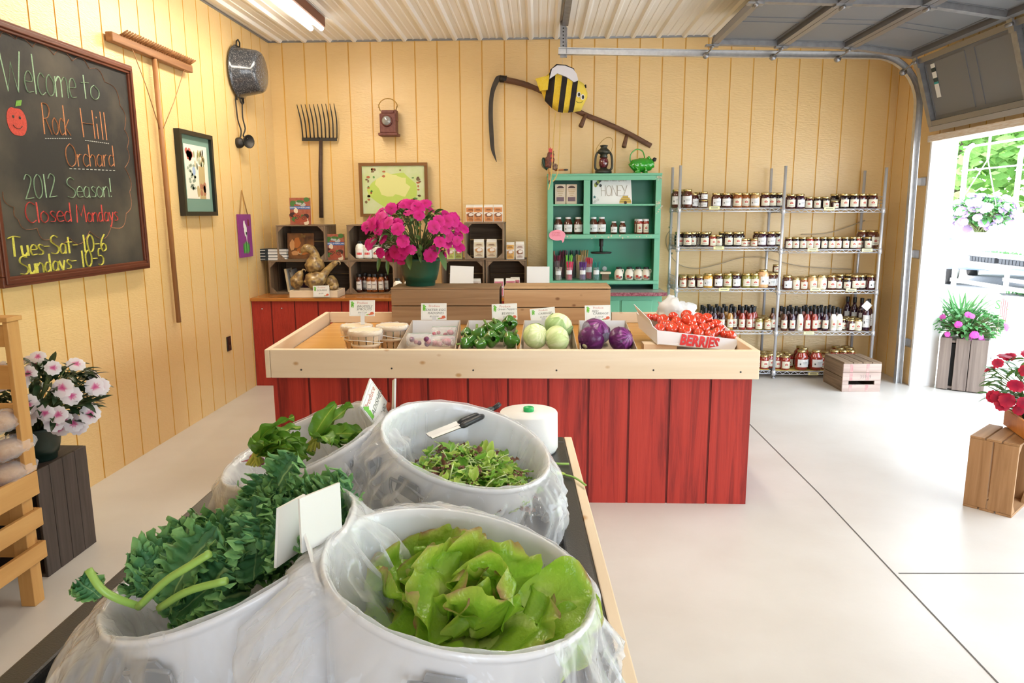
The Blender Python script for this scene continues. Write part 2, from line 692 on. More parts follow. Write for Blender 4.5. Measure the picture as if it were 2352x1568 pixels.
# doorway trim
t = MB()
t.box(XR - 0.012, XR + 0.20, DY1 - 0.022, DY1 + 0.004, 0, DZ + 0.05)
t.box(XR - 0.012, XR + 0.20, DY0 - 0.004, DY0 + 0.022, 0, DZ + 0.05)
struct(t.build('trim_1', M_white_paint))
t = MB()
t.box(XR - 0.03, XR + 0.20, DY0, DY1 + 0.02, DZ, DZ + 0.05)
struct(t.build('trim_2', mat('weathered_white_trim', (0.78, 0.72, 0.64), rough=0.6, var=0.7, vscale=14, var2=(0.62, 0.46, 0.30), stretch=(8, 1, 8))))
# ceiling: white ribbed metal, ribs running away from the viewer
M_ceil = mat('white_ribbed_metal', (0.90, 0.89, 0.86), rough=0.32, spec=0.5)
c = MB()
prof = []
x = XL - 0.02
P = 0.2286
rib0 = -2.36
k = int((x - rib0) / P) - 1
pts = [(x, 0)]
xs = rib0 + k * P
while xs < XR + 0.1:
    for dx, dz in ((-0.030, 0), (-0.012, -0.020), (0.012, -0.020), (0.030, 0), (0.068, 0), (0.074, -0.004), (0.086, -0.004), (0.092, 0), (0.137, 0), (0.143, -0.004), (0.155, -0.004), (0.161, 0)):
        if x < xs + dx < XR + 0.03:
            pts.append((xs + dx, dz))
    xs += P
pts.append((XR + 0.03, 0))
vs = [(p[0], YF, H + p[1]) for p in pts] + [(p[0], YB - 0.006, H + p[1]) for p in pts]
n_ = len(pts)
c.add(vs, [(i, n_ + i, n_ + i + 1, i + 1) for i in range(n_ - 1)])
struct(c.build('ceiling', M_ceil))
c = MB()
c.box(XL - 0.15, XR + 0.19, YF - 0.15, YB + 0.15, H + 0.03, H + 0.1)
struct(c.build('ceiling_deck', M_white_paint))
t = MB()
M_angle = mat('grey_ceiling_trim', (0.30, 0.31, 0.33), rough=0.4, metal=0.6)
t.box(XL, XR, YB - 0.012, YB - 0.001, H - 0.016, H + 0.0)
struct(t.build('trim_3', M_angle))
t = MB()
t.box(XL + 0.001, XL + 0.012, YF, YB - 0.013, H - 0.016, H + 0.0)
struct(t.build('trim_4', M_angle))

# fluorescent fixtures
M_tube = mat('lit_fluorescent_tube', (1.0, 0.95, 0.85), emit=20.0)
def fixture(c, label):
    t = thing('fluorescent_light', label, 'ceiling light', c, 0, 'ceiling fluorescents')
    b = MB()
    b.box(-0.065, 0.065, -1.2, 1.2, 0.03, 0.075)
    b.box(-0.10, 0.10, -1.22, 1.22, 0.075, 0.085)
    b.build('housing', M_white_paint, t)
    b = MB()
    b.box(0.066, 0.085, -1.22, 1.15, 0.0, 0.07)
    b.build('side_rail', mat('rusty_brown_rail', (0.20, 0.08, 0.045), rough=0.6), t)
    for s in (-1, 1):
        b = MB()
        b.cyl((s * 0.042, -1.19, 0.0), (s * 0.042, 1.19, 0.0), 0.019, n=12)
        b.build('tube', M_tube, t)
    return t
FL = ['lit twin-tube fluorescent light on the ceiling above the wooden rake']
for i, c in enumerate(FIX[:1]):
    fixture(c, FL[0])
for i, c in enumerate(FIX[1:]):
    fixture(c, 'unseen twin-tube fluorescent light added on the ceiling over the aisle, above the picture edge')

# ------------------------------------------------------------------ garage door, open under the ceiling
M_door = mat('grey_door_panel', (0.17, 0.175, 0.185), rough=0.5, spec=0.5, bump=0.08, bscale=160)
M_doorrib = mat('grey_door_edge', (0.26, 0.25, 0.245), rough=0.4, metal=0.7)
gd = thing('garage_door', 'open grey sectional garage door raised on tracks under the ceiling', 'garage door', (1.36, 3.7, 2.78))
DYa, DYb = 1.2, 6.09
secs = [((1.36, 2.775), (1.90, 2.755)), ((1.90, 2.755), (2.42, 2.735)), ((2.42, 2.735), (2.935, 2.655)), ((2.945, 2.645), (3.105, 2.135))]
for si, (a, b) in enumerate(secs):
    a3, b3 = V((a[0], 0, a[1])), V((b[0], 0, b[1]))
    d = (b3 - a3).normalized()
    nrm = V((0, 1, 0)).cross(d)          # towards the ceiling / outside
    if nrm.z < 0 and si < 3: nrm = -nrm
    if si == 3: nrm = V((abs(nrm.x), 0, abs(nrm.z)))
    Ls = (b3 - a3).length
    m_ = MB()
    R = Matrix((d, V((0, 1, 0)), d.cross(V((0, 1, 0))))).transposed()
    mid = (a3 + b3) / 2 + V((0, (DYa + DYb) / 2, 0)) + nrm * 0.045
    m_.obox(mid, (Ls / 2 - 0.004, (DYb - DYa) / 2, 0.008), R)
    # pressed rectangles
    for py in (5.76, 5.12, 4.42, 3.78, 3.1, 2.46, 1.8):
        for e0, e1, o0, o1 in ((-.38, .38, -.22, -.215), (-.38, .38, .215, .22), (-.38, -.372, -.22, .22), (.372, .38, -.22, .22)):
            cc = (a3 + b3) / 2 + V((0, py, 0)) + nrm * 0.035 + d * ((e0 + e1) / 2 * Ls) + V((0, (o0 + o1) / 2 * 1.2, 0))
            m_.obox(cc, ((e1 - e0) / 2 * Ls, (o1 - o0) / 2 * 1.2, 0.0035), R)
    sec = m_.build('door_section', M_door, gd, world=True)
    m_ = MB()
    for q, s in ((a3, 1), (b3, -1)):
        m_.obox(q + d * s * 0.022 + V((0, (DYa + DYb) / 2, 0)) + nrm * 0.02, (0.020, (DYb - DYa) / 2, 0.022), R)
    m_.build('rail', M_doorrib, sec, world=True)
    m_ = MB()
    for py in (DYb - 0.025, 4.90, 3.68, 2.46, DYa + 0.025):
        m_.obox((a3 + b3) / 2 + V((0, py, 0)) + nrm * 0.02, (Ls / 2 - 0.002, 0.028, 0.024), R)
    m_.build('stile', M_steel_dk, sec, world=True)
    for py in (DYb - 0.03, 4.90, 3.68):
        m_ = MB()
        q = a3 if si < 3 else a3 + d * 0.02
        m_.obox(q + V((0, py, 0)) - nrm * 0.01, (0.05, 0.028, 0.006), R)
        m_.cyl(q + V((0, py - 0.03, 0)) - nrm * 0.02, q + V((0, py + 0.03, 0)) - nrm * 0.02, 0.012, n=10)
        if py > 6:
            m_.cyl(q + V((0, py, 0)) - nrm * 0.03, (q.x, 6.29, q.z - 0.035), 0.006, n=8)
            m_.cyl((q.x, 6.25, q.z - 0.04), (q.x, 6.285, q.z - 0.04), 0.024, n=14)
        m_.build('hinge', M_steel_dk, sec, world=True)
    if si == 3:
        m_ = MB()
        m_.obox(b3 + d * 0.02 + V((0, (DYa + DYb) / 2, 0)) + nrm * 0.025, (0.02, (DYb - DYa) / 2, 0.028), R)
        m_.build('bottom_seal', mat('grey_seal', (0.33, 0.31, 0.29), rough=0.5, metal=0.3), sec, world=True)
        # stickers
        Rs = Matrix((V((0, -1, 0)), -d, V((0, -1, 0)).cross(-d))).transposed()
        def stick(py, v0, v1, w_, cols, name):
            b_ = MB()
            for (f0, f1, mi) in cols:
                cc = a3 + d * ((v0 + (v1 - v0) * (f0 + f1) / 2) * Ls) + V((0, py, 0)) + nrm * 0.0335
                b_.obox(cc, ((v1 - v0) * (f1 - f0) / 2 * Ls, w_, 0.0012), R, mi)
            b_.build(name, [mat('sticker_white', (0.8, 0.8, 0.76)), mat('sticker_dark', (0.03, 0.05, 0.05)), mat('sticker_teal', (0.02, 0.35, 0.36))], sec, world=True)
        stick(5.92, 0.14, 0.62, 0.028, [(0, 0.12, 0), (0.12, 0.24, 1), (0.24, 0.42, 0), (0.42, 0.54, 1), (0.54, 0.60, 2), (0.60, 1.0, 0)], 'sticker')
        stick(4.905, 0.2, 0.62, 0.02, [(0, 1, 0)], 'sticker')
# track: vertical run, bend, horizontal run
tr = thing('door_track', 'steel garage door track bending from the floor to the ceiling beside the back wall', 'door track', (3.13, 6.3, 0))
path = [(3.135, 6.3, 0.0), (3.12, 6.3, 1.0), (3.105, 6.3, 2.0), (3.102, 6.3, 2.28)]
path += [(2.72 + 0.382 * math.cos(a), 6.3, 2.30 + 0.42 * math.sin(a)) for a in [i * PI / 2 / 10 for i in range(1, 11)]]
path += [(1.5, 6.3, 2.748), (0.16, 6.3, 2.785)]
b = MB()
sec_pts = path
for off, hw in (((0, 0.02), 0.03),):
    pass
vs, fs = [], []
for i, p in enumerate(sec_pts):
    a_ = V(sec_pts[max(i - 1, 0)])
    b_ = V(sec_pts[min(i + 1, len(sec_pts) - 1)])
    d = (b_ - a_).normalized()
    nn = d.cross(V((0, 1, 0))).normalized()
    P_ = V(p)
    for (u_, v_) in ((-0.026, -0.045), (-0.026, 0.0), (0.026, 0.0), (0.026, -0.045), (0.022, -0.045), (0.022, -0.004), (-0.022, -0.004), (-0.022, -0.045)):
        vs.append(P_ + nn * u_ + V((0, v_, 0)))
for i in range(len(sec_pts) - 1):
    for q in range(8):
        fs.append((i * 8 + q, i * 8 + (q + 1) % 8, (i + 1) * 8 + (q + 1) % 8, (i + 1) * 8 + q))
fs.append((0, 1, 2, 3, 4, 5, 6, 7))
fs.append(tuple((len(sec_pts) - 1) * 8 + q for q in range(8)))
b.add(vs, fs)
b.build('rail', M_steel, tr, world=True)
for z in (0.36, 1.12, 1.72):
    b = MB()
    b.box(3.115, 3.197, 6.305, 6.32, z - 0.03, z + 0.03)
    b.box(3.19, 3.199, 6.23, 6.32, z - 0.035, z + 0.035)
    b.build('bracket', M_steel, tr, world=True)
b = MB()
b.box(0.175, 0.225, 6.305, 6.312, 2.74, 3.03)
b.box(0.225, 0.232, 6.285, 6.312, 2.74, 2.97)
for k in range(9):
    b.cyl((0.2, 6.304, 2.78 + k * 0.027), (0.2, 6.306, 2.78 + k * 0.027), 0.006, n=8, m=1)
b.box(0.19, 0.24, 3.5, 6.312, 2.985, 3.03)
b.build('hanger', [M_steel_dk, M_blk], tr, world=True)


# ------------------------------------------------------------------ handwriting
# strokes on a 10-high grid (capital height 10, small letters 5.5); a glyph is width, then strokes of x,y pairs
GL = {
 'W': (9, '0,10 2,0 4.2,7 6.2,0 8.5,10'), 'R': (5.5, '0,0 .3,10|.3,10 3.2,9.8 4.6,8 3.2,5.6 .4,5|1.6,5 4.8,0'),
 'H': (5.5, '0,10 .3,0|4.6,10 4.8,0|.1,5 4.7,5'), 'O': (6.5, '3,10 .8,8 .2,5 1,1.4 3,0 5.2,1.4 5.9,5 5,8.4 3,10'),
 'S': (5.5, '4.8,9 3,10 1,9 .6,7 2.4,5.4 4.4,4 4.8,2 3.2,.2 .4,.8'), 'C': (5.5, '5,8.6 3,10 1,8.4 .2,5 1,1.6 3,0 5,1.2'),
 'M': (7.5, '0,0 .6,10 3.4,3.6 6.2,10 7,0'), 'T': (6.5, '0,9 3,10 6.4,9.6|3,10 2.8,0'), 'N': (6, '0,0 .2,10 5,0 5.2,10'),
 'E': (5, '4.6,10 .2,9.8 0,0 4.8,0|.1,5.2 3.8,5.2'), 'Y': (6, '0,10 2.8,5|5.8,10 2,0'),
 'e': (4.2, '.4,3 3.8,3.2 3,5.4 1.4,5.2 .3,3 1.2,.4 3.8,.6'), 'l': (1.6, '.6,10 .8,0'), 'c': (4, '3.6,4.6 2,5.6 .5,4 .4,1.6 1.8,0 3.6,.8'),
 'o': (4.6, '2,5.6 .5,4.2 .3,1.6 1.8,0 3.6,1 3.9,3.6 2,5.6'), 'm': (6.6, '.2,0 .3,5.4 .4,4 1.8,5.4 3,4.4 3,0|3,4 4.6,5.5 5.8,4.4 6,0'),
 't': (3.6, '1.4,9 1.6,0|0,6 3.4,6.2'), 'k': (4, '.4,10 .4,0|3.4,5.4 .5,2.6 3.8,0'), 'i': (1.8, '.6,5.4 .7,0|.6,7.4 .65,7.9'),
 'r': (3.2, '.4,5.4 .5,0|.5,3.8 1.6,5.4 3,5.2'), 'h': (4.4, '.4,10 .4,0|.5,3.8 2,5.4 3.5,4.2 3.7,0'),
 'a': (4.6, '3.6,4.8 1.8,5.5 .4,3.6 .5,1 1.8,0 3.4,1.4 3.6,5.2|3.6,2 4,0'), 'd': (4.8, '3.7,4.6 1.8,5.4 .4,3.4 .6,.8 1.8,0 3.5,1.2|3.8,10 3.9,0'),
 's': (3.6, '3.2,5 1.8,5.6 .7,4.6 1.8,3 3,2 2.6,.4 .4,.4'), 'n': (4.4, '.3,5.4 .4,0|.4,3.8 2,5.5 3.4,4.2 3.6,0'),
 'y': (4.2, '.3,5.4 1.9,.8|3.7,5.4 1.6,-2.4 .4,-2.8'), 'u': (4.4, '.3,5.4 .6,1 1.8,0 3.2,1.4|3.5,5.4 3.7,0'), 'w': (6, '.2,5.4 1.4,0 2.8,4.2 4.2,0 5.6,5.4'),
 '0': (5.4, '2.4,10 .7,8 .3,4.6 1,1 2.6,0 4.2,2 4.6,6 3.8,9 2.4,10'), '1': (2.4, '.8,10 1,0'), '2': (5, '.4,8 1.8,10 3.8,9 3.6,6.4 .2,0|.2,.1 4.6,.4'),
 '6': (4.8, '3.6,10 1.2,6.4 .4,2.6 1.8,0 3.9,1 4,3.4 2.4,4.6 .6,3'), '5': (4.6, '4,10 1,10 .7,5.8 2.6,6 4,4 3.4,1 1.4,0 .2,.8'),
 '!': (2, '.8,10 .8,2.6|.8,.6 .85,.1'), '-': (4, '.4,4.4 3.4,4.4'), ' ': (3.4, ''), "'": (1.5, '.6,10 .4,8'), '.': (1.6, '.5,.1 .7,.4'),
 'L': (4.6, '.4,10 .2,.2 4.2,0'), 'p': (4.4, '.3,5.4 .3,-3|.4,4 2,5.5 3.6,3.6 3,.6 1.6,0 .4,1'), 'v': (4.2, '.2,5.4 1.8,0 3.8,5.4'), '&': (5, '4.6,0 1,7.6 2.2,9.4 3.2,7.8 .6,2.8 1.6,.2 3.6,1.2 4.6,4'),
}
def handwrite(mb, text, o, dx, up, h, r, m=0, length=None, lift=None, curvy=True, n=4):
    """strokes on the plane through o; dx, up are unit vectors; h = capital height; length stretches the line to fit"""
    o, dx, up = V(o), V(dx), V(up)
    nn = dx.cross(up)
    total = sum(GL[c][0] for c in text) * 0.1 * h
    k = (length / total) if length else 1.0
    x = 0.0
    for c in text:
        wd, st = GL[c]
        for s in st.split('|'):
            if not s:
                continue
            q = [tuple(map(float, a.split(','))) for a in s.split()]
            P = [o + dx * ((x + a * 0.1 * h * k)) + up * (b * 0.1 * h) for a, b in q]
            if len(P) > 2 and curvy and c not in 'WMNHEkw1':
                P = spline(P, 3)
            mb.tube(P, r, n, m, sm=False, flat=0.35)
        x += wd * 0.1 * h * k
    return mb

# ------------------------------------------------------------------ things on the left wall (plane x = XL)
XW = -2.43
M_board = mat('smudged_chalkboard', (0.022, 0.020, 0.018), rough=0.75, var=0.9, vscale=2.2, var2=(0.12, 0.098, 0.066), bump=0.05, bscale=60, detail=7, lo=0.42, hi=0.75)
M_mahog = wood('mahogany_frame', (0.16, 0.045, 0.022), (0.085, 0.022, 0.012), 1, rough=0.35)
M_mahogz = wood('mahogany_frame', (0.16, 0.045, 0.022), (0.085, 0.022, 0.012), 2, rough=0.35)
def chalk(name, c):
    return mat('chalk_' + name, c, rough=0.95, var=0.45, vscale=160, var2=tuple(x * 0.35 for x in c))
C_GRN, C_ORG, C_RED, C_YEL = chalk('green', (0.36, 0.52, 0.33)), chalk('orange', (0.60, 0.24, 0.10)), chalk('red', (0.64, 0.075, 0.06)), chalk('yellow', (0.72, 0.66, 0.10))
C_WHT, C_PNK = chalk('white', (0.6, 0.6, 0.55)), chalk('dusty_orange', (0.34, 0.15, 0.08))
cb = thing('chalkboard', 'large chalkboard in a mahogany frame with coloured chalk welcome message', 'chalkboard', (XL, 3.82, 1.155))
b = MB()
b.box(XL + 0.008, XW - 0.008, 3.22, 4.42, 1.18, 2.32)
b.build('board', M_board, cb, world=True)
y0, y1, z0, z1 = 3.19, 4.45, 1.152, 2.352
for nm, args, mm in (('rail', (y0, y1, z0, z0 + 0.05), M_mahog), ('rail', (y0, y1, z1 - 0.05, z1), M_mahog), ('stile', (y0, y0 + 0.05, z0 + 0.05, z1 - 0.05), M_mahogz), ('stile', (y1 - 0.05, y1, z0 + 0.05, z1 - 0.05), M_mahogz)):
    b = MB()
    b.box(XL + 0.002, XW + 0.006, args[0], args[1], args[2], args[3])
    if nm == 'rail':
        b.box(XW + 0.004, XW + 0.014, args[0] + 0.014, args[1] - 0.014, args[2] + 0.014, args[3] - 0.014)
    else:
        b.box(XW + 0.004, XW + 0.014, args[0] + 0.014, args[1] - 0.014, args[2] - 0.02, args[3] + 0.02)
    b.build(nm, mm, cb, world=True, bevel=0.004)
XC = XW - 0.0075
def chalkline(text, p0, p1, h, m, r=0.0045):
    mb = MB()
    a, c = V(p0), V(p1)
    a.x = c.x = XC
    d = (c - a)
    handwrite(mb, text, a, d.normalized(), (0, 0, 1), h, r, 0, length=d.length)
    mb.build('lettering', m, cb, world=True)
chalkline('Welcome', (-2.437, 3.359, 2.041), (-2.437, 3.904, 2.082), 0.185, C_GRN)
chalkline('to', (-2.437, 3.947, 2.093), (-2.437, 4.117, 2.109), 0.135, C_GRN)
chalkline('Rock', (-2.437, 3.61, 1.874), (-2.437, 3.816, 1.888), 0.148, C_ORG)
chalkline('Hill', (-2.437, 3.919, 1.89), (-2.437, 4.155, 1.896), 0.150, C_ORG)
chalkline('Orchard', (-2.437, 3.752, 1.727), (-2.437, 4.199, 1.755), 0.115, C_ORG)
chalkline('2012', (-2.437, 3.416, 1.554), (-2.437, 3.656, 1.571), 0.115, C_GRN)
chalkline('Season!', (-2.437, 3.731, 1.566), (-2.437, 4.142, 1.581), 0.105, C_GRN)
chalkline('Closed', (-2.437, 3.402, 1.444), (-2.437, 3.756, 1.446), 0.098, C_RED, 0.0055)
chalkline('Mondays', (-2.437, 3.792, 1.441), (-2.437, 4.171, 1.446), 0.092, C_RED, 0.0055)
chalkline('Tues-Sat- 10-6', (-2.437, 3.266, 1.291), (-2.437, 4.03, 1.28), 0.093, C_YEL, 0.0075)
chalkline('Sundays- 10-5', (-2.437, 3.319, 1.202), (-2.437, 3.992, 1.206), 0.088, C_YEL, 0.0075)
# dashes under the orchard's name
mb = MB()
for p, q in (((-2.437, 3.61, 1.853), (-2.437, 3.824, 1.874)), ((-2.437, 3.935, 1.875), (-2.437, 4.16, 1.878)), ((-2.437, 3.775, 1.718), (-2.437, 4.203, 1.731))):
    p, q = V(p), V(q)
    p.x = q.x = XC
    for k in range(12):
        mb.bar(p.lerp(q, k / 12), p.lerp(q, (k + 0.55) / 12), 0.004, 0.002, up=(1, 0, 0))
mb.build('dashes', C_WHT, cb, world=True)
# scalloped line around the message
pts = [(-2.437, 3.378, 2.274), (-2.437, 3.481, 2.288), (-2.437, 3.594, 2.277), (-2.437, 3.749, 2.273), (-2.437, 3.894, 2.272), (-2.437, 4.037, 2.26), (-2.437, 4.169, 2.215), (-2.437, 4.304, 2.105), (-2.437, 4.326, 1.972), (-2.437, 4.335, 1.869), (-2.437, 4.292, 1.753), (-2.437, 4.319, 1.616), (-2.437, 4.26, 1.488), (-2.437, 4.091, 1.41), (-2.437, 3.889, 1.393), (-2.437, 3.713, 1.363), (-2.437, 3.569, 1.362), (-2.437, 3.474, 1.418), (-2.437, 3.352, 1.461), (-2.437, 3.334, 1.517), (-2.437, 3.274, 1.586)]
mb = MB()
cc = sum((V(p) for p in pts), V()) / len(pts)
for p, q in zip(pts[:-1], pts[1:]):
    p, q = V(p), V(q)
    p.x = q.x = XC
    out = ((p + q) / 2 - cc)
    out.x = 0
    out.normalize()
    L_ = (q - p).length
    mb.tube([p.lerp(q, t) + out * (math.sin(PI * t) * L_ * 0.28) for t in [i / 7 for i in range(8)]], 0.0028, 4, 0, sm=False, flat=0.4)
mb.build('scalloped_line', C_PNK, cb, world=True)
# smiling apple drawing
ac = V((-2.437, 3.423, 1.913))
ac.x = XC
mb = MB()
ap = []
for i in range(28):
    a = 2 * PI * i / 28
    r_ = 0.066 * (1 - 0.22 * max(0, math.sin(a)) ** 6 - 0.12 * max(0, -math.sin(a)) ** 8)
    ap.append((r_ * math.cos(a), r_ * 1.12 * math.sin(a)))
mb.prism(ap, 0.001, ac, FR_LEFT)
mb.build('apple_drawing', chalk('apple_red', (0.58, 0.075, 0.05)), cb, world=True)
mb = MB()
for s in (-0.022, 0.022):
    mb.cyl(ac + V((0.001, s, 0.018)), ac + V((0.002, s, 0.018)), 0.007, n=10)
mb.tube([ac + V((0.0015, 0.034 * math.sin(t), -0.008 - 0.026 * math.cos(t))) for t in [-1.1 + 0.275 * i for i in range(9)]], 0.003, 4, flat=0.4)
mb.build('apple_face', M_board, cb, world=True)
mb = MB()
mb.prism([(0, 0.0), (0.012, 0.028), (0.05, 0.036), (0.04, 0.01)], 0.0012, ac + V((0, 0, 0.066)), FR_LEFT)
mb.build('apple_leaf', chalk('leaf_green', (0.20, 0.42, 0.07)), cb, world=True)

# wooden hay rake
M_rake = wood('rake_wood', (0.42, 0.20, 0.075), (0.26, 0.11, 0.04), 2, rough=0.5)
M_raky = wood('rake_wood', (0.36, 0.17, 0.065), (0.20, 0.085, 0.035), 1, rough=0.5)
rk = thing('hay_rake', 'long wooden hay rake hung head up beside the chalkboard', 'rake', (XL, 4.9, 1.0))
ra, rb = V((-2.42, 4.253, 2.474)), V((-2.42, 5.222, 2.48))
zz = (ra.z + rb.z) / 2
ra.z = rb.z = zz
b = MB()
b.obox((XL + 0.035, (ra.y + rb.y) / 2, zz), (0.022, (rb.y - ra.y) / 2, 0.026))
b.build('head', M_raky, rk, world=True, bevel=0.005)
nT = 30
for k in range(nT):
    t_ = MB()
    yy = ra.y + 0.09 + (rb.y - ra.y - 0.13) * k / (nT - 1)
    t_.cyl((XL + 0.045, yy, zz + 0.02), (XL + 0.10, yy, zz + 0.05), 0.007, 0.005, n=6)
    t_.build('tooth', M_raky, rk, world=True)
b = MB()
h0, h1 = (-2.43, 4.73, 2.449), (-2.43, 4.756, 0.762)
b.tube([h0, V(h0).lerp(V(h1), 0.5), h1], 0.0155, 10)
b.build('handle', M_rake, rk, world=True)
b = MB()
wj = V(h0).lerp(V(h1), 0.27)
for q in (ra.lerp(rb, 0.2), ra.lerp(rb, 0.9)):
    b.tube([q, (q + wj) / 2 + V((0.0, 0, 0.03 if q.y < wj.y else -0.02)), wj], 0.0028, 6)
b.build('brace_wire', mat('rusty_wire', (0.35, 0.17, 0.07), rough=0.6, metal=0.3), rk, world=True)

# enamel pot
M_enamel = mat('speckled_grey_enamel', (0.035, 0.04, 0.05), rough=0.18, var=0.8, vscale=120, var2=(0.22, 0.22, 0.23), lo=0.52, hi=0.66, coat=0.5)
pc = V((-2.46, 6.123, 2.621))
pot = thing('enamel_pot', 'speckled dark grey enamel pot hung by its rim near the wall corner', 'pot', (XL, pc.y, pc.z))
RX = Matrix(((0, 0, 1), (1, 0, 0), (0, 1, 0)))
b = MB()
b.lathe([(0.205, 0.004), (0.212, 0.012), (0.205, 0.018), (0.19, 0.03), (0.168, 0.17), (0.155, 0.195), (0.13, 0.203), (0.0, 0.203)], pc, 30, R=RX)
b.build('bowl', M_enamel, pot, world=True)
for s in (1, -1):
    b = MB()
    b.tube([pc + V((0.016, 0.035, s * 0.195)), pc + V((0.02, 0.032, s * 0.235)), pc + V((0.02, 0, s * 0.252)), pc + V((0.02, -0.032, s * 0.235)), pc + V((0.016, -0.035, s * 0.195))], 0.006, 8)
    b.build('handle', M_blk, pot, world=True)
# ladles
M_iron = mat('dark_iron', (0.045, 0.04, 0.036), rough=0.5, metal=0.6)
for nm, lab, top, bot, bc, R_ in (
    ('ladle', 'long dark ladle hanging below the enamel pot, bowl edge-on', (-2.45, 6.016, 2.394), (-2.45, 6.05, 2.091), (-2.45, 6.026, 2.051), 0.045),
    ('ladle', 'long dark dipper hanging below the enamel pot, bowl turned outward', (-2.44, 6.127, 2.417), (-2.44, 6.101, 2.117), (-2.39, 6.068, 2.068), 0.055)):
    q = thing(nm, lab, 'ladle', bc, 0, 'ladles under the pot')
    b = MB()
    b.tube(spline([V(top), V(top).lerp(V(bot), 0.5), V(top).lerp(V(bot), 0.8) + V((0.01, 0.02, 0)), V(bot), V(bc) + V((0, 0, 0.02))], 4), 0.006, 8)
    b.tube([V(top) + V((0, 0.0, 0)), V(top) + V((0.0, 0.015, 0.03)), V(top) + V((0, 0.03, 0.0))], 0.005, 6)
    b.build('handle', M_iron, q, world=True)
    b = MB()
    Rl = frame((0.4, 0.75, -0.2), (0.2, 0.3, 0.9)) if R_ > 0.05 else frame((0.2, -0.3, 0.9), (0.9, 0.3, 0.0))
    b.lathe([(0.0, -0.028), (R_ * 0.6, -0.022), (R_ * 0.92, -0.004), (R_, 0.012), (R_ * 0.9, 0.008), (R_ * 0.5, -0.014), (0.0, -0.02)], bc, 16, R=Rl)
    b.build('bowl', M_iron, q, world=True)

# framed botanical print
def plate(mb, poly, o, R, d, m=0):
    mb.prism(poly, d, o, R, m)
    return mb
def blob(mb, c, rx, rz, R, d, m=0, n=12, seed=0, rough_=0.15):
    r_ = random.Random(seed)
    mb.prism([((rx * (1 + r_.uniform(-rough_, rough_))) * math.cos(2 * PI * i / n), (rz * (1 + r_.uniform(-rough_, rough_))) * math.sin(2 * PI * i / n)) for i in range(n)], d, c, R, m)
pa, pb_ = V((-2.45, 4.978, 2.046)), V((-2.45, 5.487, 1.47))
pz0, pz1, py0, py1 = pb_.z, V((-2.44, 4.958, 2.044)).z + 0.01, pa.y, pb_.y
pic = thing('framed_print', 'black-framed botanical print with a green mat on the left wall', 'picture', (XL, (py0 + py1) / 2, pz0))
M_frblk = mat('black_frame', (0.012, 0.012, 0.010), rough=0.3)
for nm, a in (('rail', (py0, py1, pz0, pz0 + 0.03)), ('rail', (py0, py1, pz1 - 0.03, pz1)), ('stile', (py0, py0 + 0.03, pz0 + 0.03, pz1 - 0.03)), ('stile', (py1 - 0.03, py1, pz0 + 0.03, pz1 - 0.03))):
    b = MB()
    b.box(XL + 0.002, XL + 0.042, *a)
    b.build(nm, M_frblk, pic, world=True)
b = MB()
b.box(XL + 0.004, XL + 0.020, py0 + 0.03, py1 - 0.03, pz0 + 0.03, pz1 - 0.03)
b.build('mat_board', mat('sage_mat', (0.16, 0.27, 0.22), rough=0.8), pic, world=True)
b = MB()
ia, ib, ic, id_ = py0 + 0.085, py1 - 0.075, pz0 + 0.12, pz1 - 0.09
b.box(XL + 0.020, XL + 0.0215, ia, ib, ic, id_)
b.build('print', mat('cream_paper', (0.75, 0.72, 0.62), rough=0.7), pic, world=True)
b = MB()
ww, hh = ib - ia, id_ - ic
def pp(u, v):
    return V((XL + 0.0216, ia + u * ww, ic + v * hh))
cols = [mat('print_' + n_, c_, rough=0.7) for n_, c_ in (('red', (0.42, 0.10, 0.08)), ('olive', (0.25, 0.27, 0.10)), ('tan', (0.48, 0.36, 0.17)), ('sage', (0.30, 0.36, 0.28)), ('blue', (0.32, 0.42, 0.62)), ('brown', (0.40, 0.17, 0.09)))]
r_ = random.Random(3)
for k in range(9):
    blob(b, pp(0.2 + r_.uniform(-.1, .1), 0.82 + r_.uniform(-.08, .08)), 0.022, 0.022, FR_LEFT, 0.0006, 0, seed=k)
for k in range(26):
    blob(b, pp(0.62 + r_.uniform(-.25, .25), 0.72 + r_.uniform(-.12, .16)), 0.008, 0.024, FR_LEFT, 0.0005, 1 if k % 2 else 2, seed=k)
for k in range(6):
    b.prism([(-0.008, -0.16), (0.006, -0.16), (0.013, 0.07), (-0.003, 0.07)], 0.0007, pp(0.58 + 0.045 * k, 0.43), FR_LEFT, 2)
for k in range(22):
    blob(b, pp(0.28 + r_.uniform(-.18, .12), 0.4 + r_.uniform(-.22, .22)), 0.016, 0.011, FR_LEFT, 0.0008, 3, seed=k)
blob(b, pp(0.36, 0.52), 0.022, 0.03, FR_LEFT, 0.0010, 4)
for k in range(7):
    blob(b, pp(0.75 + r_.uniform(-.12, .12), 0.2 + r_.uniform(-.1, .12)), 0.02, 0.022, FR_LEFT, 0.0009, 5, seed=k)
blob(b, pp(0.5, 0.15), 0.02, 0.04, FR_LEFT, 0.001, 2)
b.build('painting', cols, pic, world=True)

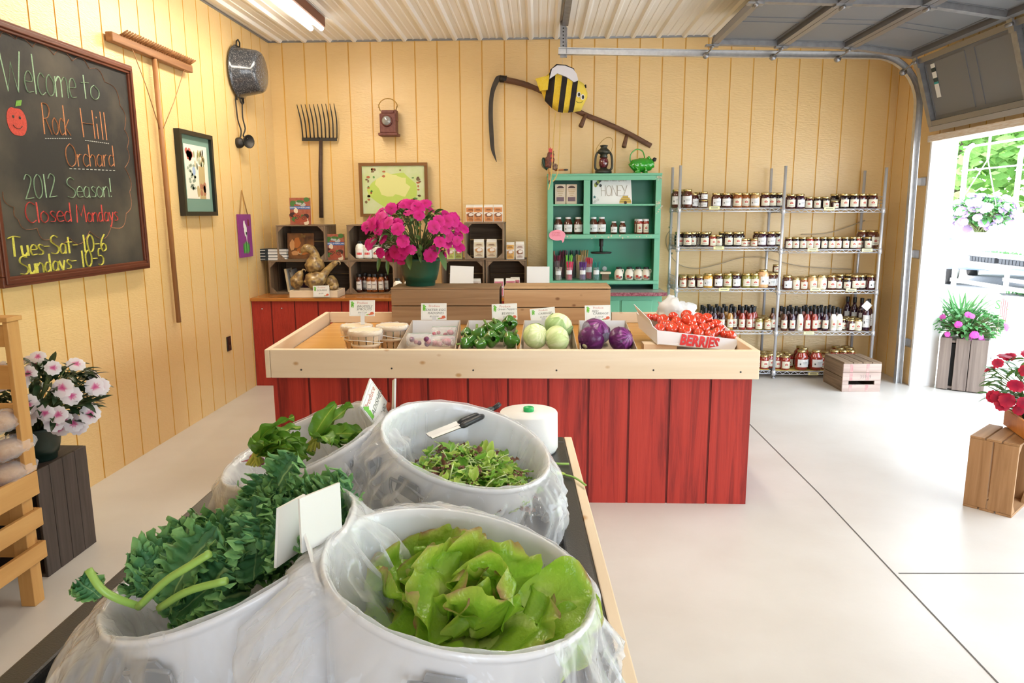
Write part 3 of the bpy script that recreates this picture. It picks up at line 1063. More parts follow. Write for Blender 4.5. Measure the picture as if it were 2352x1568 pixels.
# purple sign on a string
sa, sb = V((-2.455, 5.912, 1.479)), V((-2.455, 6.171, 1.125))
sg = thing('purple_sign', 'small purple wooden plaque with a white hen, hung on a string', 'sign', (XL, (sa.y + sb.y) / 2, sb.z))
b = MB()
b.box(XL + 0.004, XL + 0.018, sa.y, sb.y, sb.z, sa.z)
b.build('plaque', mat('purple_paint', (0.23, 0.03, 0.22), rough=0.55, var=0.3, vscale=30, var2=(0.30, 0.06, 0.26)), sg, world=True)
b = MB()
ap_ = V((-2.455, 6.043, 1.675))
ap_.x = XL + 0.008
for yy in (sa.y + 0.05, sb.y - 0.05):
    b.tube([ap_, (XL + 0.012, yy, sa.z - 0.005)], 0.004, 6)
b.build('string', mat('jute_string', (0.38, 0.20, 0.06), rough=0.9), sg, world=True)
b = MB()
sw, sh = sb.y - sa.y, sa.z - sb.z
def sp(u, v):
    return V((XL + 0.0181, sa.y + u * sw, sb.z + v * sh))
blob(b, sp(0.5, 0.62), 0.028, 0.05, FR_LEFT, 0.001, 0, seed=1)
blob(b, sp(0.42, 0.76), 0.018, 0.035, FR_LEFT, 0.0012, 0, seed=2)
b.prism([(-0.012, 0.03), (0.016, 0.03), (0.002, -0.06)], 0.001, sp(0.55, 0.5), FR_LEFT, 0)
blob(b, sp(0.76, 0.80), 0.018, 0.03, FR_LEFT, 0.0012, 1, seed=4)
for k in range(5):
    blob(b, sp(0.3 + 0.1 * k, 0.22), 0.014, 0.055 - 0.006 * abs(k - 2), FR_LEFT, 0.0010 + 0.0002 * (k % 2), 2 + k % 2, seed=k)
b.build('painting', [M_white_paint, mat('dark_red_paint', (0.16, 0.01, 0.02)), mat('leaf_green_paint', (0.03, 0.22, 0.03)), mat('pale_green_paint', (0.12, 0.42, 0.10))], sg, world=True)

# outlet
ol = V((-2.46, 5.591, 0.465))
out = thing('power_outlet', 'black wall outlet low on the yellow wall near the red counter', 'outlet', (XL, ol.y, ol.z))
b = MB()
b.box(XL + 0.001, XL + 0.009, ol.y - 0.036, ol.y + 0.036, ol.z - 0.058, ol.z + 0.058)
b.build('plate', M_frblk, out, world=True, bevel=0.003)
for s in (-1, 1):
    b = MB()
    b.box(XL + 0.009, XL + 0.012, ol.y - 0.018, ol.y + 0.018, ol.z + s * 0.026 - 0.015, ol.z + s * 0.026 + 0.015)
    b.build('socket', mat('brown_bakelite', (0.06, 0.03, 0.02), rough=0.3), out, world=True)


# ------------------------------------------------------------------ things on the back wall
# pitchfork (ten curved tines)
pf = thing('pitchfork', 'ten-tined pitchfork hung tines up on the back wall above the crates', 'pitchfork', (-2.051, 6.85, 1.463))
b = MB()
b.tube([(-2.012, 6.84, 2.149), (-2.032, 6.84, 1.843), (-2.044, 6.84, 1.443)], [0.017, 0.019, 0.021], 8)
b.build('handle', mat('dark_aged_wood', (0.055, 0.028, 0.018), rough=0.6, var=0.5, vscale=40, var2=(0.10, 0.06, 0.04)), pf, world=True)
b = MB()
b.tube([(-2.014, 6.84, 2.118), (-2.011, 6.84, 2.164), (-2.028, 6.84, 2.165)], 0.012, 8)
b.bar((-2.187, 6.84, 2.158), (-1.862, 6.84, 2.155), 0.012, 0.03, up=(0, 0, 1))
b.build('head', M_iron, pf, world=True)
for k in range(10):
    u = k / 9
    t_ = MB()
    p0, p1 = V((-2.178, 6.84, 2.166)).lerp(V((-1.861, 6.84, 2.163)), u), V((-2.202, 6.79, 2.46)).lerp(V((-1.861, 6.79, 2.465)), u)
    md = p0.lerp(p1, 0.5) + V((0.016, -0.02, 0))
    t_.tube(spline([p0, md, p1], 5), [0.0062] * 8 + [0.005, 0.004, 0.003], 6)
    t_.build('tine', M_iron, pf, world=True)

# rusty lantern on the wall
lp = V((-1.371, 6.8, 2.286))
ln = thing('railroad_lantern', 'rusty red box lantern with a round lens hung on the back wall', 'lantern', (lp.x, 6.8, lp.z - 0.1))
M_rust = mat('rusty_red_metal', (0.13, 0.03, 0.025), rough=0.55, var=0.6, vscale=40, var2=(0.22, 0.08, 0.05))
b = MB()
b.box(lp.x - 0.07, lp.x + 0.075, 6.75, 6.88, lp.z - 0.085, lp.z + 0.085)
b.box(lp.x - 0.085, lp.x + 0.09, 6.74, 6.885, lp.z - 0.11, lp.z - 0.085)
b.box(lp.x - 0.055, lp.x + 0.06, 6.76, 6.87, lp.z + 0.085, lp.z + 0.115)
b.box(lp.x + 0.06, lp.x + 0.08, 6.77, 6.87, lp.z + 0.02, lp.z + 0.12)
b.build('case', M_rust, ln, world=True, bevel=0.006)
b = MB()
b.cyl((lp.x - 0.005, 6.75, lp.z + 0.02), (lp.x - 0.005, 6.735, lp.z + 0.02), 0.053, 0.05, n=20)
b.build('lens_ring', M_rust, ln, world=True)
b = MB()
b.ball((lp.x - 0.005, 6.735, lp.z + 0.02), (0.042, 0.014, 0.042))
b.build('lens', mat('smoky_lens', (0.25, 0.24, 0.23), rough=0.08, spec=0.9), ln, world=True)
b = MB()
b.tube([(lp.x - 0.07, 6.8, lp.z + 0.11), (lp.x - 0.085, 6.8, lp.z + 0.17)] + [(lp.x + 0.002 + 0.088 * math.cos(a), 6.8, lp.z + 0.14 + 0.08 * math.sin(a)) for a in [PI - PI * i / 12 for i in range(13)]] + [(lp.x + 0.085, 6.8, lp.z + 0.16), (lp.x + 0.07, 6.8, lp.z + 0.10)], 0.0045, 6)
b.build('bail', mat('brass_wire', (0.42, 0.24, 0.05), rough=0.4, metal=0.7), ln, world=True)

# framed illustrated map
ma, mb_ = V((-1.667, 6.82, 1.941)), V((-1.028, 6.82, 1.451))
mp_ = thing('framed_map', 'illustrated green county map in a wooden frame leaning above the crates', 'picture', ((ma.x + mb_.x) / 2, 6.84, mb_.z))
x0, x1, z0, z1 = ma.x, mb_.x, mb_.z, ma.z
M_mapfr = wood('map_frame', (0.26, 0.115, 0.03), (0.17, 0.07, 0.02), 0, rough=0.4)
M_mapfz = wood('map_frame', (0.26, 0.115, 0.03), (0.17, 0.07, 0.02), 2, rough=0.4)
for nm, a, mm in (('rail', (x0, x1, z0, z0 + 0.028), M_mapfr), ('rail', (x0, x1, z1 - 0.028, z1), M_mapfr), ('stile', (x0, x0 + 0.028, z0 + 0.028, z1 - 0.028), M_mapfz), ('stile', (x1 - 0.028, x1, z0 + 0.028, z1 - 0.028), M_mapfz)):
    b = MB()
    b.box(a[0], a[1], 6.815, 6.845, a[2], a[3])
    b.build(nm, mm, mp_, world=True)
b = MB()
b.box(x0 + 0.028, x1 - 0.028, 6.828, 6.842, z0 + 0.028, z1 - 0.028)
b.build('map', mat('pale_green_map_paper', (0.52, 0.62, 0.27), rough=0.4, var=0.6, vscale=9, var2=(0.66, 0.68, 0.50)), mp_, world=True)
b = MB()
mw, mh = x1 - x0 - 0.056, z1 - z0 - 0.056
def mq(u, v, d=0):
    return V((x0 + 0.028 + u * mw, 6.8278 - d, z0 + 0.028 + v * mh))
blob(b, mq(0.5, 0.5), mw * 0.40, mh * 0.36, FR_FRONT, 0.0004, 0, n=16, seed=4, rough_=0.12)
blob(b, mq(0.44, 0.62, 0.0004), mw * 0.22, mh * 0.24, FR_FRONT, 0.0003, 1, n=14, seed=9, rough_=0.2)
blob(b, mq(0.60, 0.56, 0.0006), mw * 0.14, mh * 0.22, FR_FRONT, 0.0003, 1, n=14, seed=2, rough_=0.25)
r_ = random.Random(5)
for k in range(34):
    u, v = r_.random(), r_.random()
    if 0.2 < u < 0.8 and 0.22 < v < 0.8:
        u = 0.06 if k % 2 else 0.93
    blob(b, mq(0.04 + 0.92 * u, 0.05 + 0.9 * v, 0.0005), r_.uniform(0.008, 0.022), r_.uniform(0.006, 0.014), FR_FRONT, 0.0004, r_.choice([2, 3, 4, 2]), seed=k)
b.build('map_drawing', [mat('map_' + n_, c_, rough=0.4) for n_, c_ in (('lime', (0.48, 0.62, 0.12)), ('yellow', (0.70, 0.70, 0.28)), ('brown', (0.20, 0.12, 0.06)), ('green', (0.10, 0.26, 0.06)), ('rust', (0.42, 0.13, 0.05)))], mp_, world=True)

# scythe
M_scy = wood('scythe_wood', (0.20, 0.10, 0.055), (0.11, 0.05, 0.03), 0, rough=0.6)
sy = thing('scythe', 'old scythe with a curved blade hung across the back wall behind the bee', 'scythe', (0.246, 6.85, 2.425))
b = MB()
path = spline([(-0.345, 6.85, 2.673), (-0.148, 6.84, 2.628), (0.029, 6.83, 2.557), (0.245, 6.82, 2.44), (0.403, 6.82, 2.356), (0.601, 6.83, 2.279), (0.801, 6.84, 2.191), (1.023, 6.86, 2.076)], 4)
b.tube(path, [0.026] * 6 + [0.023] * (len(path) - 6), 10)
b.build('snath', M_scy, sy, world=True)
b = MB()
outer = spline([(-0.344, 6.84, 2.705), (-0.392, 6.84, 2.683), (-0.44, 6.84, 2.563), (-0.458, 6.84, 2.393), (-0.452, 6.84, 2.182), (-0.437, 6.84, 2.047), (-0.39, 6.84, 1.941)], 5)
inner = spline([(-0.337, 6.84, 2.664), (-0.361, 6.84, 2.645), (-0.405, 6.84, 2.54), (-0.418, 6.84, 2.381), (-0.412, 6.84, 2.182), (-0.405, 6.84, 2.05), (-0.386, 6.84, 1.945)], 5)
n_ = len(outer)
vs = [p for p in outer] + [p for p in inner] + [p + V((0, 0.012, 0)) for p in outer] + [p + V((0, 0.004, 0)) for p in inner]
fs = []
for i in range(n_ - 1):
    fs += [(i, i + 1, n_ + i + 1, n_ + i), (2 * n_ + i, 3 * n_ + i, 3 * n_ + i + 1, 2 * n_ + i + 1), (i, 2 * n_ + i, 2 * n_ + i + 1, i + 1), (n_ + i, n_ + i + 1, 3 * n_ + i + 1, 3 * n_ + i)]
b.add(vs, fs)
b.build('blade', mat('dark_blade_steel', (0.05, 0.043, 0.036), rough=0.5, metal=0.5, var=0.5, vscale=20, var2=(0.09, 0.07, 0.05)), sy, world=True)
b = MB()
b.tube([(-0.353, 6.85, 2.673), (-0.29, 6.85, 2.669)], 0.031, 10)
b.build('ring', M_iron, sy, world=True)
for a, c in (((0.421, 6.8, 2.345), (0.376, 6.74, 2.24)), ((0.799, 6.82, 2.169), (0.767, 6.76, 2.061))):
    b = MB()
    b.tube([a, V(a).lerp(V(c), 0.4), c], [0.016, 0.018, 0.022], 10)
    b.build('grip', M_scy, sy, world=True)

# bee pinata on ribbons
M_bee_y = mat('yellow_crepe_paper', (0.80, 0.55, 0.03), rough=0.85, bump=0.8, bscale=130, var=0.4, vscale=60, var2=(0.86, 0.66, 0.10))
M_bee_k = mat('black_crepe_paper', (0.022, 0.016, 0.016), rough=0.9, bump=0.8, bscale=130)
M_bee_w = mat('white_wing_card', (0.72, 0.72, 0.78), rough=0.7)
be = thing('bee_pinata', 'yellow and black paper bee pinata with a smiling face hanging over the hutch', 'pinata', (0.216, 6.55, 2.529))
yb = 6.45
# outline of the body, split into crepe bands
top = [(0.009, 6.45, 2.568), (0.09, 6.45, 2.645), (0.145, 6.45, 2.672), (0.2, 6.45, 2.654), (0.245, 6.45, 2.636), (0.289, 6.45, 2.607), (0.33, 6.45, 2.579), (0.378, 6.45, 2.55), (0.409, 6.45, 2.479)]
bot = [(0.001, 6.45, 2.547), (0.05, 6.45, 2.422), (0.113, 6.45, 2.361), (0.162, 6.45, 2.332), (0.206, 6.45, 2.324), (0.251, 6.45, 2.324), (0.295, 6.45, 2.33), (0.359, 6.45, 2.337), (0.409, 6.45, 2.436)]
bands = [('tail', 0), ('black_band', 1), ('yellow_band', 0), ('black_band', 1), ('yellow_band', 0), ('black_band', 1), ('face', 0), ('face', 0)]
thk = [0.03, 0.09, 0.125, 0.14, 0.145, 0.14, 0.135, 0.125, 0.07]
def ring(i, t, infl=1.0):
    a, c = V(top[i]), V(bot[i])
    return a, c
def bandmesh(i0, i1):
    b = MB()
    n, k = 20, 4
    vs, fs = [], []
    for q in range(k + 1):
        f = q / k
        fi = i0 + (i1 - i0) * f
        i = min(int(fi), len(top) - 2)
        g = fi - i
        a = V(top[i]).lerp(V(top[i + 1]), g)
        c = V(bot[i]).lerp(V(bot[i + 1]), g)
        th = thk[i] * (1 - g) + thk[i + 1] * g
        mid, hf = (a + c) / 2, (a - c) / 2
        for j in range(n):
            an = 2 * PI * j / n
            ce, se = math.cos(an), math.sin(an)
            ce = math.copysign(abs(ce) ** 0.8, ce)
            se = math.copysign(abs(se) ** 0.55, se)
            vs.append(mid + hf * ce + V((0, 1, 0)) * (se * th))
    for q in range(k):
        for j in range(n):
            fs.append((q * n + j, q * n + (j + 1) % n, (q + 1) * n + (j + 1) % n, (q + 1) * n + j))
    fs.append(tuple(range(n)))
    fs.append(tuple(k * n + j for j in reversed(range(n))))
    b.add(vs, fs, 0, True)
    return b
for i, (nm, mi) in enumerate([('yellow_band', 0), ('black_band', 1), ('yellow_band', 0), ('black_band', 1), ('yellow_band', 0), ('black_band', 1)]):
    bandmesh(i + 0.0, i + 1.0).build(nm, M_bee_k if mi else M_bee_y, be, world=True)
bandmesh(6, 8).build('face', mat('yellow_face_paper', (0.80, 0.60, 0.08), rough=0.8), be, world=True)
# tail flap and wing
b = MB()
q = [(-0.028, 6.4, 2.581), (0.088, 6.31, 2.606), (0.074, 6.31, 2.492), (0.009, 6.36, 2.483)]
b.prism([(V(p).x, V(p).z) for p in q], 0.035, (0, 6.36, 0), FR_FRONT)
b.build('tail', M_bee_y, be, world=True)
b = MB()
q = [(0.088, 6.3, 2.576), (0.109, 6.3, 2.652), (0.152, 6.3, 2.679), (0.217, 6.3, 2.675), (0.282, 6.3, 2.65), (0.314, 6.3, 2.608), (0.326, 6.3, 2.56), (0.29, 6.3, 2.547), (0.225, 6.3, 2.589), (0.152, 6.3, 2.617)]
b.prism([(V(p).x, V(p).z) for p in q], 0.03, (0, 6.33, 0), FR_FRONT)
b.build('wing', M_bee_w, be, world=True)
b = MB()
q = [(0.088, 6.34, 2.576), (0.095, 6.34, 2.653), (0.146, 6.34, 2.697), (0.225, 6.34, 2.689), (0.291, 6.34, 2.661), (0.306, 6.34, 2.616), (0.226, 6.34, 2.651), (0.153, 6.34, 2.652)]
b.prism([(V(p).x, V(p).z) for p in q], 0.08, (0, 6.42, 0), FR_FRONT)
b.build('wing_edge', M_bee_k, be, world=True)
for e in ((0.331, 6.308, 2.447), (0.364, 6.308, 2.426)):
    c = V(e)
    b = MB()
    b.ball(c, (0.017, 0.006, 0.023))
    eye = b.build('eye', mat('eye_white', (0.85, 0.85, 0.85), rough=0.4), be, world=True)
    b = MB()
    b.ball(c + V((0.003, -0.005, -0.001)), (0.010, 0.004, 0.016))
    b.build('pupil', M_blk, eye, world=True)
b = MB()
c = V((0.339, 6.309, 2.399))
b.tube([c + V((0.026 * math.sin(t), 0, -0.018 * math.cos(t))) for t in [-1.3 + 0.26 * i for i in range(11)]], 0.003, 6)
b.build('mouth', mat('olive_ink', (0.20, 0.20, 0.02)), be, world=True)
b = MB()
b.tube([(0.379, 6.4, 2.521), (0.392, 6.38, 2.531), (0.393, 6.38, 2.51)], 0.008, 6)
b.build('feeler', M_bee_k, be, world=True)
M_rib = mat('gold_ribbon', (0.62, 0.42, 0.12), rough=0.35)
for q in ([(0.142, 6.4, 2.322), (0.126, 6.3, 2.122), (0.116, 6.28, 1.943), (0.105, 6.27, 1.781), (0.084, 6.26, 1.673)], [(0.183, 6.4, 2.314), (0.177, 6.3, 2.122), (0.167, 6.28, 1.943), (0.16, 6.27, 1.817), (0.135, 6.26, 1.756), (0.12, 6.26, 1.741)]):
    b = MB()
    sp_ = spline(q, 4)
    for i in range(len(sp_) - 1):
        b.bar(sp_[i], sp_[i + 1] + (sp_[i + 1] - sp_[i]) * 0.1, 0.008, 0.0015, up=(0.3, 1, 0))
    b.build('ribbon', M_rib, be, world=True)
b = MB()
b.cyl((0.198, 6.4, 2.69), (V((0.198, 6.4, 2.69)).x, V((0.198, 6.4, 2.69)).y, H - 0.004), 0.0015, n=5)
b.build('hanging_thread', mat('clear_thread', (0.7, 0.6, 0.4), rough=0.3), be, world=True)


# ------------------------------------------------------------------ red counter with crates
M_redsiding = mat('barn_red_siding', (0.42, 0.035, 0.02), rough=0.5, var=0.45, vscale=6, var2=(0.20, 0.016, 0.010), stretch=(9, 9, 1.2), bump=0.5, bscale=24, spec=0.35, detail=6, lo=0.45, hi=0.72)
M_redgroove = mat('barn_red_groove', (0.17, 0.013, 0.008), rough=0.7)
M_vwoodx = wood('varnished_orange_wood', (0.50, 0.20, 0.045), (0.36, 0.12, 0.02), 0, rough=0.22)
M_oldx = wood('old_grey_brown_wood', (0.27, 0.185, 0.115), (0.13, 0.085, 0.05), 0, rough=0.75, c3=(0.21, 0.14, 0.085))
M_oldy = wood('old_grey_brown_wood', (0.27, 0.185, 0.115), (0.13, 0.085, 0.05), 1, rough=0.75, c3=(0.21, 0.14, 0.085))
M_oldz = wood('old_grey_brown_wood', (0.27, 0.185, 0.115), (0.13, 0.085, 0.05), 2, rough=0.75, c3=(0.21, 0.14, 0.085))
M_pinex = wood('pale_pine', (0.80, 0.66, 0.49), (0.73, 0.57, 0.39), 0, rough=0.5, knots=(0.48, 0.24, 0.08), grain=12, bump=0.08)
M_piney = wood('pale_pine', (0.80, 0.66, 0.49), (0.73, 0.57, 0.39), 1, rough=0.5, knots=(0.48, 0.24, 0.08), grain=12, bump=0.08)
M_pinez = wood('pale_pine', (0.80, 0.66, 0.49), (0.73, 0.57, 0.39), 2, rough=0.5, knots=(0.48, 0.24, 0.08), grain=12, bump=0.08)
M_paper = mat('white_card', (0.80, 0.80, 0.77), rough=0.6)
M_ink = mat('grey_ink', (0.10, 0.11, 0.10), rough=0.7)

CX0, CX1, CY0, CZ = XL + 0.004, 0.02, 6.10, 0.745
ct = thing('counter', 'long barn-red counter with a varnished orange wood top along the back wall', 'counter', (-1.2, 6.1, 0))
b = MB()
siding(b, (CX0, CY0, 0), (CX1, CY0, 0), 0.0, CZ, (0, -1, 0), 0, gro(0.17, CX1 - CX0))
siding(b, (CX1, CY0, 0), (CX1, YB - 0.01, 0), 0.0, CZ, (1, 0, 0), 0, [0.2, 0.4, 0.6])
b.box(CX0, CX1 - 0.01, CY0 + 0.012, YB - 0.01, 0, CZ)
b.build('body', [M_redsiding, M_redgroove], ct, world=True)
b = MB()
b.box(CX0, CX1 + 0.02, CY0 - 0.03, YB - 0.008, CZ, CZ + 0.028)
b.build('top', M_vwoodx, ct, world=True, bevel=0.004)
for p in ((-2.377, 6.097, 0.678), (-2.206, 6.097, 0.682), (-0.879, 6.097, 0.678)):
    b = MB()
    b.cyl(V(p) + V((0, 0.004, 0)), V(p) + V((0, -0.004, 0)), 0.006, n=8)
    b.build('screw', M_steel, ct, world=True)
ZT = CZ + 0.028

def crate(label, loc, w, d, h, rz=0.0, mats=None, divider=False, group=None, slats=(3, 2), dark=None, euler=None, gap=0.006):
    """wooden produce crate lying on its side: mouth towards -y; origin = middle of its front bottom edge"""
    mx, my, mz = mats or (M_oldx, M_oldy, M_oldz)
    t = thing('wooden_crate', label, 'crate', loc, rz, group)
    if euler:
        t.rotation_euler = euler
    th = 0.011
    n = slats[0]
    for z in (0, h - th):                       # long sides: top and bottom boards
        sw = d / n
        for k in range(n):
            b = MB()
            b.box(-w / 2, w / 2, k * sw + (gap / 2 if k else 0), (k + 1) * sw - gap / 2, z, z + th)
            b.build('slat', mx, t, bevel=0.002)
    n = slats[1]
    for s in (-1, 1):                           # ends
        sw = d / n
        for k in range(n):
            b = MB()
            x = s * (w / 2 - 0.009)
            b.box(x - 0.008, x + 0.008, k * sw + (gap / 2 if k else 0.002), (k + 1) * sw - gap / 2, th + 0.0005, h - th - 0.0005)
            b.build('end_board', mz, t, bevel=0.002)
    for k in range(2):                          # bottom of the crate, now its back
        b = MB()
        zz0 = 0.012 + k * (h - 0.024) / 2
        b.box(-w / 2 + 0.018, w / 2 - 0.018, d - 0.010, d - 0.001, zz0 + 0.002, zz0 + (h - 0.024) / 2 - 0.002)
        b.build('back_board', mx, t)
    for sx in (-1, 1):
        for sz in (0, 1):
            b = MB()
            x = sx * (w / 2 - 0.0175)
            z = th + 0.0005 if sz == 0 else h - th - 0.0005
            q = [(x, z), (x - sx * 0.05, z), (x, z + (0.05 if sz == 0 else -0.05))]
            if (sx > 0) == (sz == 0):
                q = q[::-1]
            b.prism(q, -0.016, (0, 0.004, 0), FR_FRONT)
            b.build('corner_block', mz, t)
    if divider:
        b = MB()
        b.box(-0.008, 0.008, 0.003, d - 0.012, th + 0.0005, h - th - 0.0005)
        b.build('divider', mz, t)
    return t
hA = 0.30
crate('divided wooden crate on the counter by the left wall, holding books behind the gourds', (-2.03, 6.36, ZT), 0.74, 0.42, hA, divider=True)
xs_ = [-2.315, -1.876, -1.682, -1.273, -0.858, -0.476, -0.468, -0.107, -0.652, -0.301]
crate('wooden crate with the brown cookbook, stacked on the divided crate', ((xs_[0] + xs_[1]) / 2, 6.37, ZT + hA + 0.001), xs_[1] - xs_[0], 0.36, 0.31)
crate('wooden crate holding amber bottles, on the counter beside the gourd tray', ((xs_[2] + xs_[3]) / 2, 6.37, ZT), xs_[3] - xs_[2], 0.38, hA)
crate('wooden crate of white jugs under the framed map', ((xs_[2] + xs_[3]) / 2 - 0.005, 6.37, ZT + hA + 0.001), xs_[3] - xs_[2], 0.38, 0.31)
crate('dark-mouthed wooden crate behind the blank white card right of the magenta plant', ((xs_[4] + xs_[5]) / 2, 6.38, ZT), xs_[5] - xs_[4], 0.38, hA)
crate('wooden crate with pink mix bags in its mouth, next to the green hutch', ((xs_[6] + xs_[7]) / 2, 6.38, ZT), xs_[7] - xs_[6], 0.38, hA)
crate('upper wooden crate with two white mix bags under four orange bags', ((xs_[8] + xs_[9]) / 2, 6.39, ZT + hA + 0.001), xs_[9] - xs_[8], 0.37, 0.325)
ZU = ZT + hA + 0.001

# books
def book(name, label, loc, w, h, t_, cover, rz=0.0, tilt=0.0, cat='book', group=None):
    """standing book, front cover to -y; origin at the middle of the bottom front edge"""
    t = thing(name, label, cat, loc, rz, group)
    t.rotation_euler = (tilt, 0, rz)
    b = MB()
    b.box(-w / 2, w / 2, 0, 0.002, 0, h)
    b.box(-w / 2, w / 2, t_ - 0.002, t_, 0, h)
    b.box(-w / 2 - 0.001, -w / 2 + 0.002, 0.001, t_ - 0.001, 0, h)
    b.build('cover', cover, t)
    b = MB()
    b.box(-w / 2 + 0.003, w / 2 - 0.004, 0.0025, t_ - 0.0025, 0.003, h - 0.003)
    b.build('pages', M_paper, t)
    return t
def cookbook_art(t, w, h, seed):
    b = MB()
    b.box(-w / 2, w / 2, -0.0008, 0, h * 0.58, h * 0.70)
    b.build('title_band', mat('blue_title_band', (0.03, 0.11, 0.34), rough=0.3), t)
    b = MB()
    put_text(b, 'SERVING UP MARYLAND', 0.0185, (0.0, -0.0012, h * 0.64), FR_FRONT, sx=0.9)
    b.build('title', M_white_paint, t)
    b = MB()
    r_ = random.Random(seed)
    for k in range(16):
        blob(b, (r_.uniform(-.42, .42) * w, -0.0002 - 0.00005 * k, h * r_.uniform(0.08, 0.55)), r_.uniform(.018, .04), r_.uniform(.014, .03), FR_FRONT, 0.0005, r_.choice([0, 0, 1, 2, 3]), seed=k)
    for k in range(12):
        blob(b, (r_.uniform(-.42, .42) * w, -0.0002 - 0.00005 * k, h * r_.uniform(0.74, 0.96)), r_.uniform(.014, .03), r_.uniform(.01, .02), FR_FRONT, 0.0005, r_.choice([3, 4, 5]), seed=k)
    for c in (-0.028, 0.032):
        b.tube([(c + 0.024 * math.cos(a) * (1 - a / 12), -0.0016, h * 0.26 + 0.024 * math.sin(a) * (1 - a / 12)) for a in [i * 0.6 for i in range(16)]], 0.0022, 4, 2)
    b.build('cover_picture', [mat('pic_' + n_, c_, rough=0.35) for n_, c_ in (('brick', (0.34, 0.07, 0.035)), ('cream', (0.70, 0.58, 0.42)), ('dark', (0.05, 0.02, 0.02)), ('green', (0.06, 0.16, 0.04)), ('grey', (0.4, 0.4, 0.38)), ('wine', (0.18, 0.03, 0.04)))], t)
M_brick = mat('brick_red_cover', (0.30, 0.07, 0.04), rough=0.3, var=0.6, vscale=30, var2=(0.42, 0.16, 0.10))
for lab, p0, p1, p2, y in (('cookbook standing on top of the upper crate below the pitchfork', (-2.226, 6.5, 1.458), (-2.041, 6.5, 1.457), (-2.118, 6.5, 1.69), 6.5),
                           ('cookbook standing beside the upper crate at the foot of the pitchfork', (-1.896, 6.42, 1.136), (-1.727, 6.42, 1.135), (-1.799, 6.42, 1.361), 6.42)):
    w_, h_ = p1[0] - p0[0], p2[2] - p0[2]
    zb = ZU + 0.312 if y == 6.5 else ZU
    t = book('cookbook', lab, ((p0[0] + p1[0]) / 2, y, zb), w_, h_ + 0.004, 0.014, M_brick, tilt=-0.06, group='cookbooks on the crates')
    cookbook_art(t, w_, h_, 4)
# brown cookbook inside the crate
t = book('cookbook', 'large brown harvest cookbook leaning inside the upper crate', ((xs_[0] + xs_[1]) / 2 - 0.025, 6.415, ZU + 0.013), 0.235, 0.225, 0.02, mat('brown_harvest_cover', (0.20, 0.075, 0.02), rough=0.3, var=0.9, vscale=14, var2=(0.04, 0.015, 0.008)), tilt=-0.12)
b = MB()
handwrite(b, 'The', (0.0, -0.001, 0.188), (1, 0, 0), (0, 0, 1), 0.03, 0.0016)
b.build('title', mat('gold_ink', (0.70, 0.50, 0.12), rough=0.4), t)
b = MB()
blob(b, (-0.075, -0.0003, 0.12), 0.022, 0.05, FR_FRONT, 0.0008, 0, seed=1)
blob(b, (-0.03, -0.0003, 0.14), 0.03, 0.05, FR_FRONT, 0.0006, 1, seed=2)
blob(b, (0.03, -0.0003, 0.07), 0.06, 0.035, FR_FRONT, 0.0006, 1, seed=3)
blob(b, (-0.05, -0.0003, 0.05), 0.035, 0.02, FR_FRONT, 0.0006, 0, seed=4)
b.build('cover_picture', [mat('pic_bread', (0.50, 0.24, 0.09), rough=0.4), mat('pic_rust', (0.36, 0.11, 0.02), rough=0.4)], t)
# stack of four dark-spined books, spines to the left wall side
bx = [-2.496, -2.221]
for k in range(4):
    t = thing('book', ['bottom', 'second', 'third', 'top'][k] + ' book in the stack of dark-spined books on the divided crate', 'book', ((bx[0] + bx[1]) / 2 + 0.003 * (k % 2), 6.375, ZU + 0.0255 * k), 0.02 - 0.012 * k, 'stacked dark-spined books')
    w_ = bx[1] - bx[0] - 0.02
    b = MB()
    b.box(-w_ / 2, w_ / 2, 0, 0.17, 0, 0.002)
    b.box(-w_ / 2, w_ / 2, 0, 0.17, 0.0225, 0.0245)
    b.box(-w_ / 2, -w_ / 2 + 0.085, -0.001, 0.001, 0.001, 0.0235)
    b.build('cover', mat('navy_cover', (0.02, 0.03, 0.04), rough=0.4), t)
    b = MB()
    b.box(-w_ / 2 + 0.004, w_ / 2 - 0.004, 0.001, 0.168, 0.0022, 0.0223)
    b.build('pages', mat('page_edges', (0.66, 0.66, 0.66), rough=0.8), t)
    b = MB()
    b.box(-w_ / 2 + 0.01, -w_ / 2 + 0.06, -0.0018, -0.001, 0.010, 0.014)
    b.build('spine_print', M_paper, t)
# books in the divided crate
t = book('book', 'cream-spined paperback leaning in the divided crate', (-2.245, 6.42, ZT + 0.014), 0.02, 0.21, 0.15, mat('cream_cover', (0.62, 0.52, 0.34), rough=0.5))
t.rotation_euler = (0, -0.12, 0)
t = book('book', 'black and white book leaning beside the cream paperback in the divided crate', (-2.19, 6.435, ZT + 0.014), 0.022, 0.205, 0.15, mat('white_black_cover', (0.45, 0.46, 0.45), rough=0.4, var=1, vscale=18, var2=(0.01, 0.01, 0.01)))
t.rotation_euler = (0, -0.2, 0)
t = book('book', 'black book with a wine-red lower cover in the divided crate', (-2.09, 6.47, ZT + 0.014), 0.14, 0.20, 0.02, mat('black_wine_cover', (0.008, 0.008, 0.012), rough=0.25, var=1, vscale=9, var2=(0.05, 0.008, 0.02)), rz=0.5, tilt=-0.1)

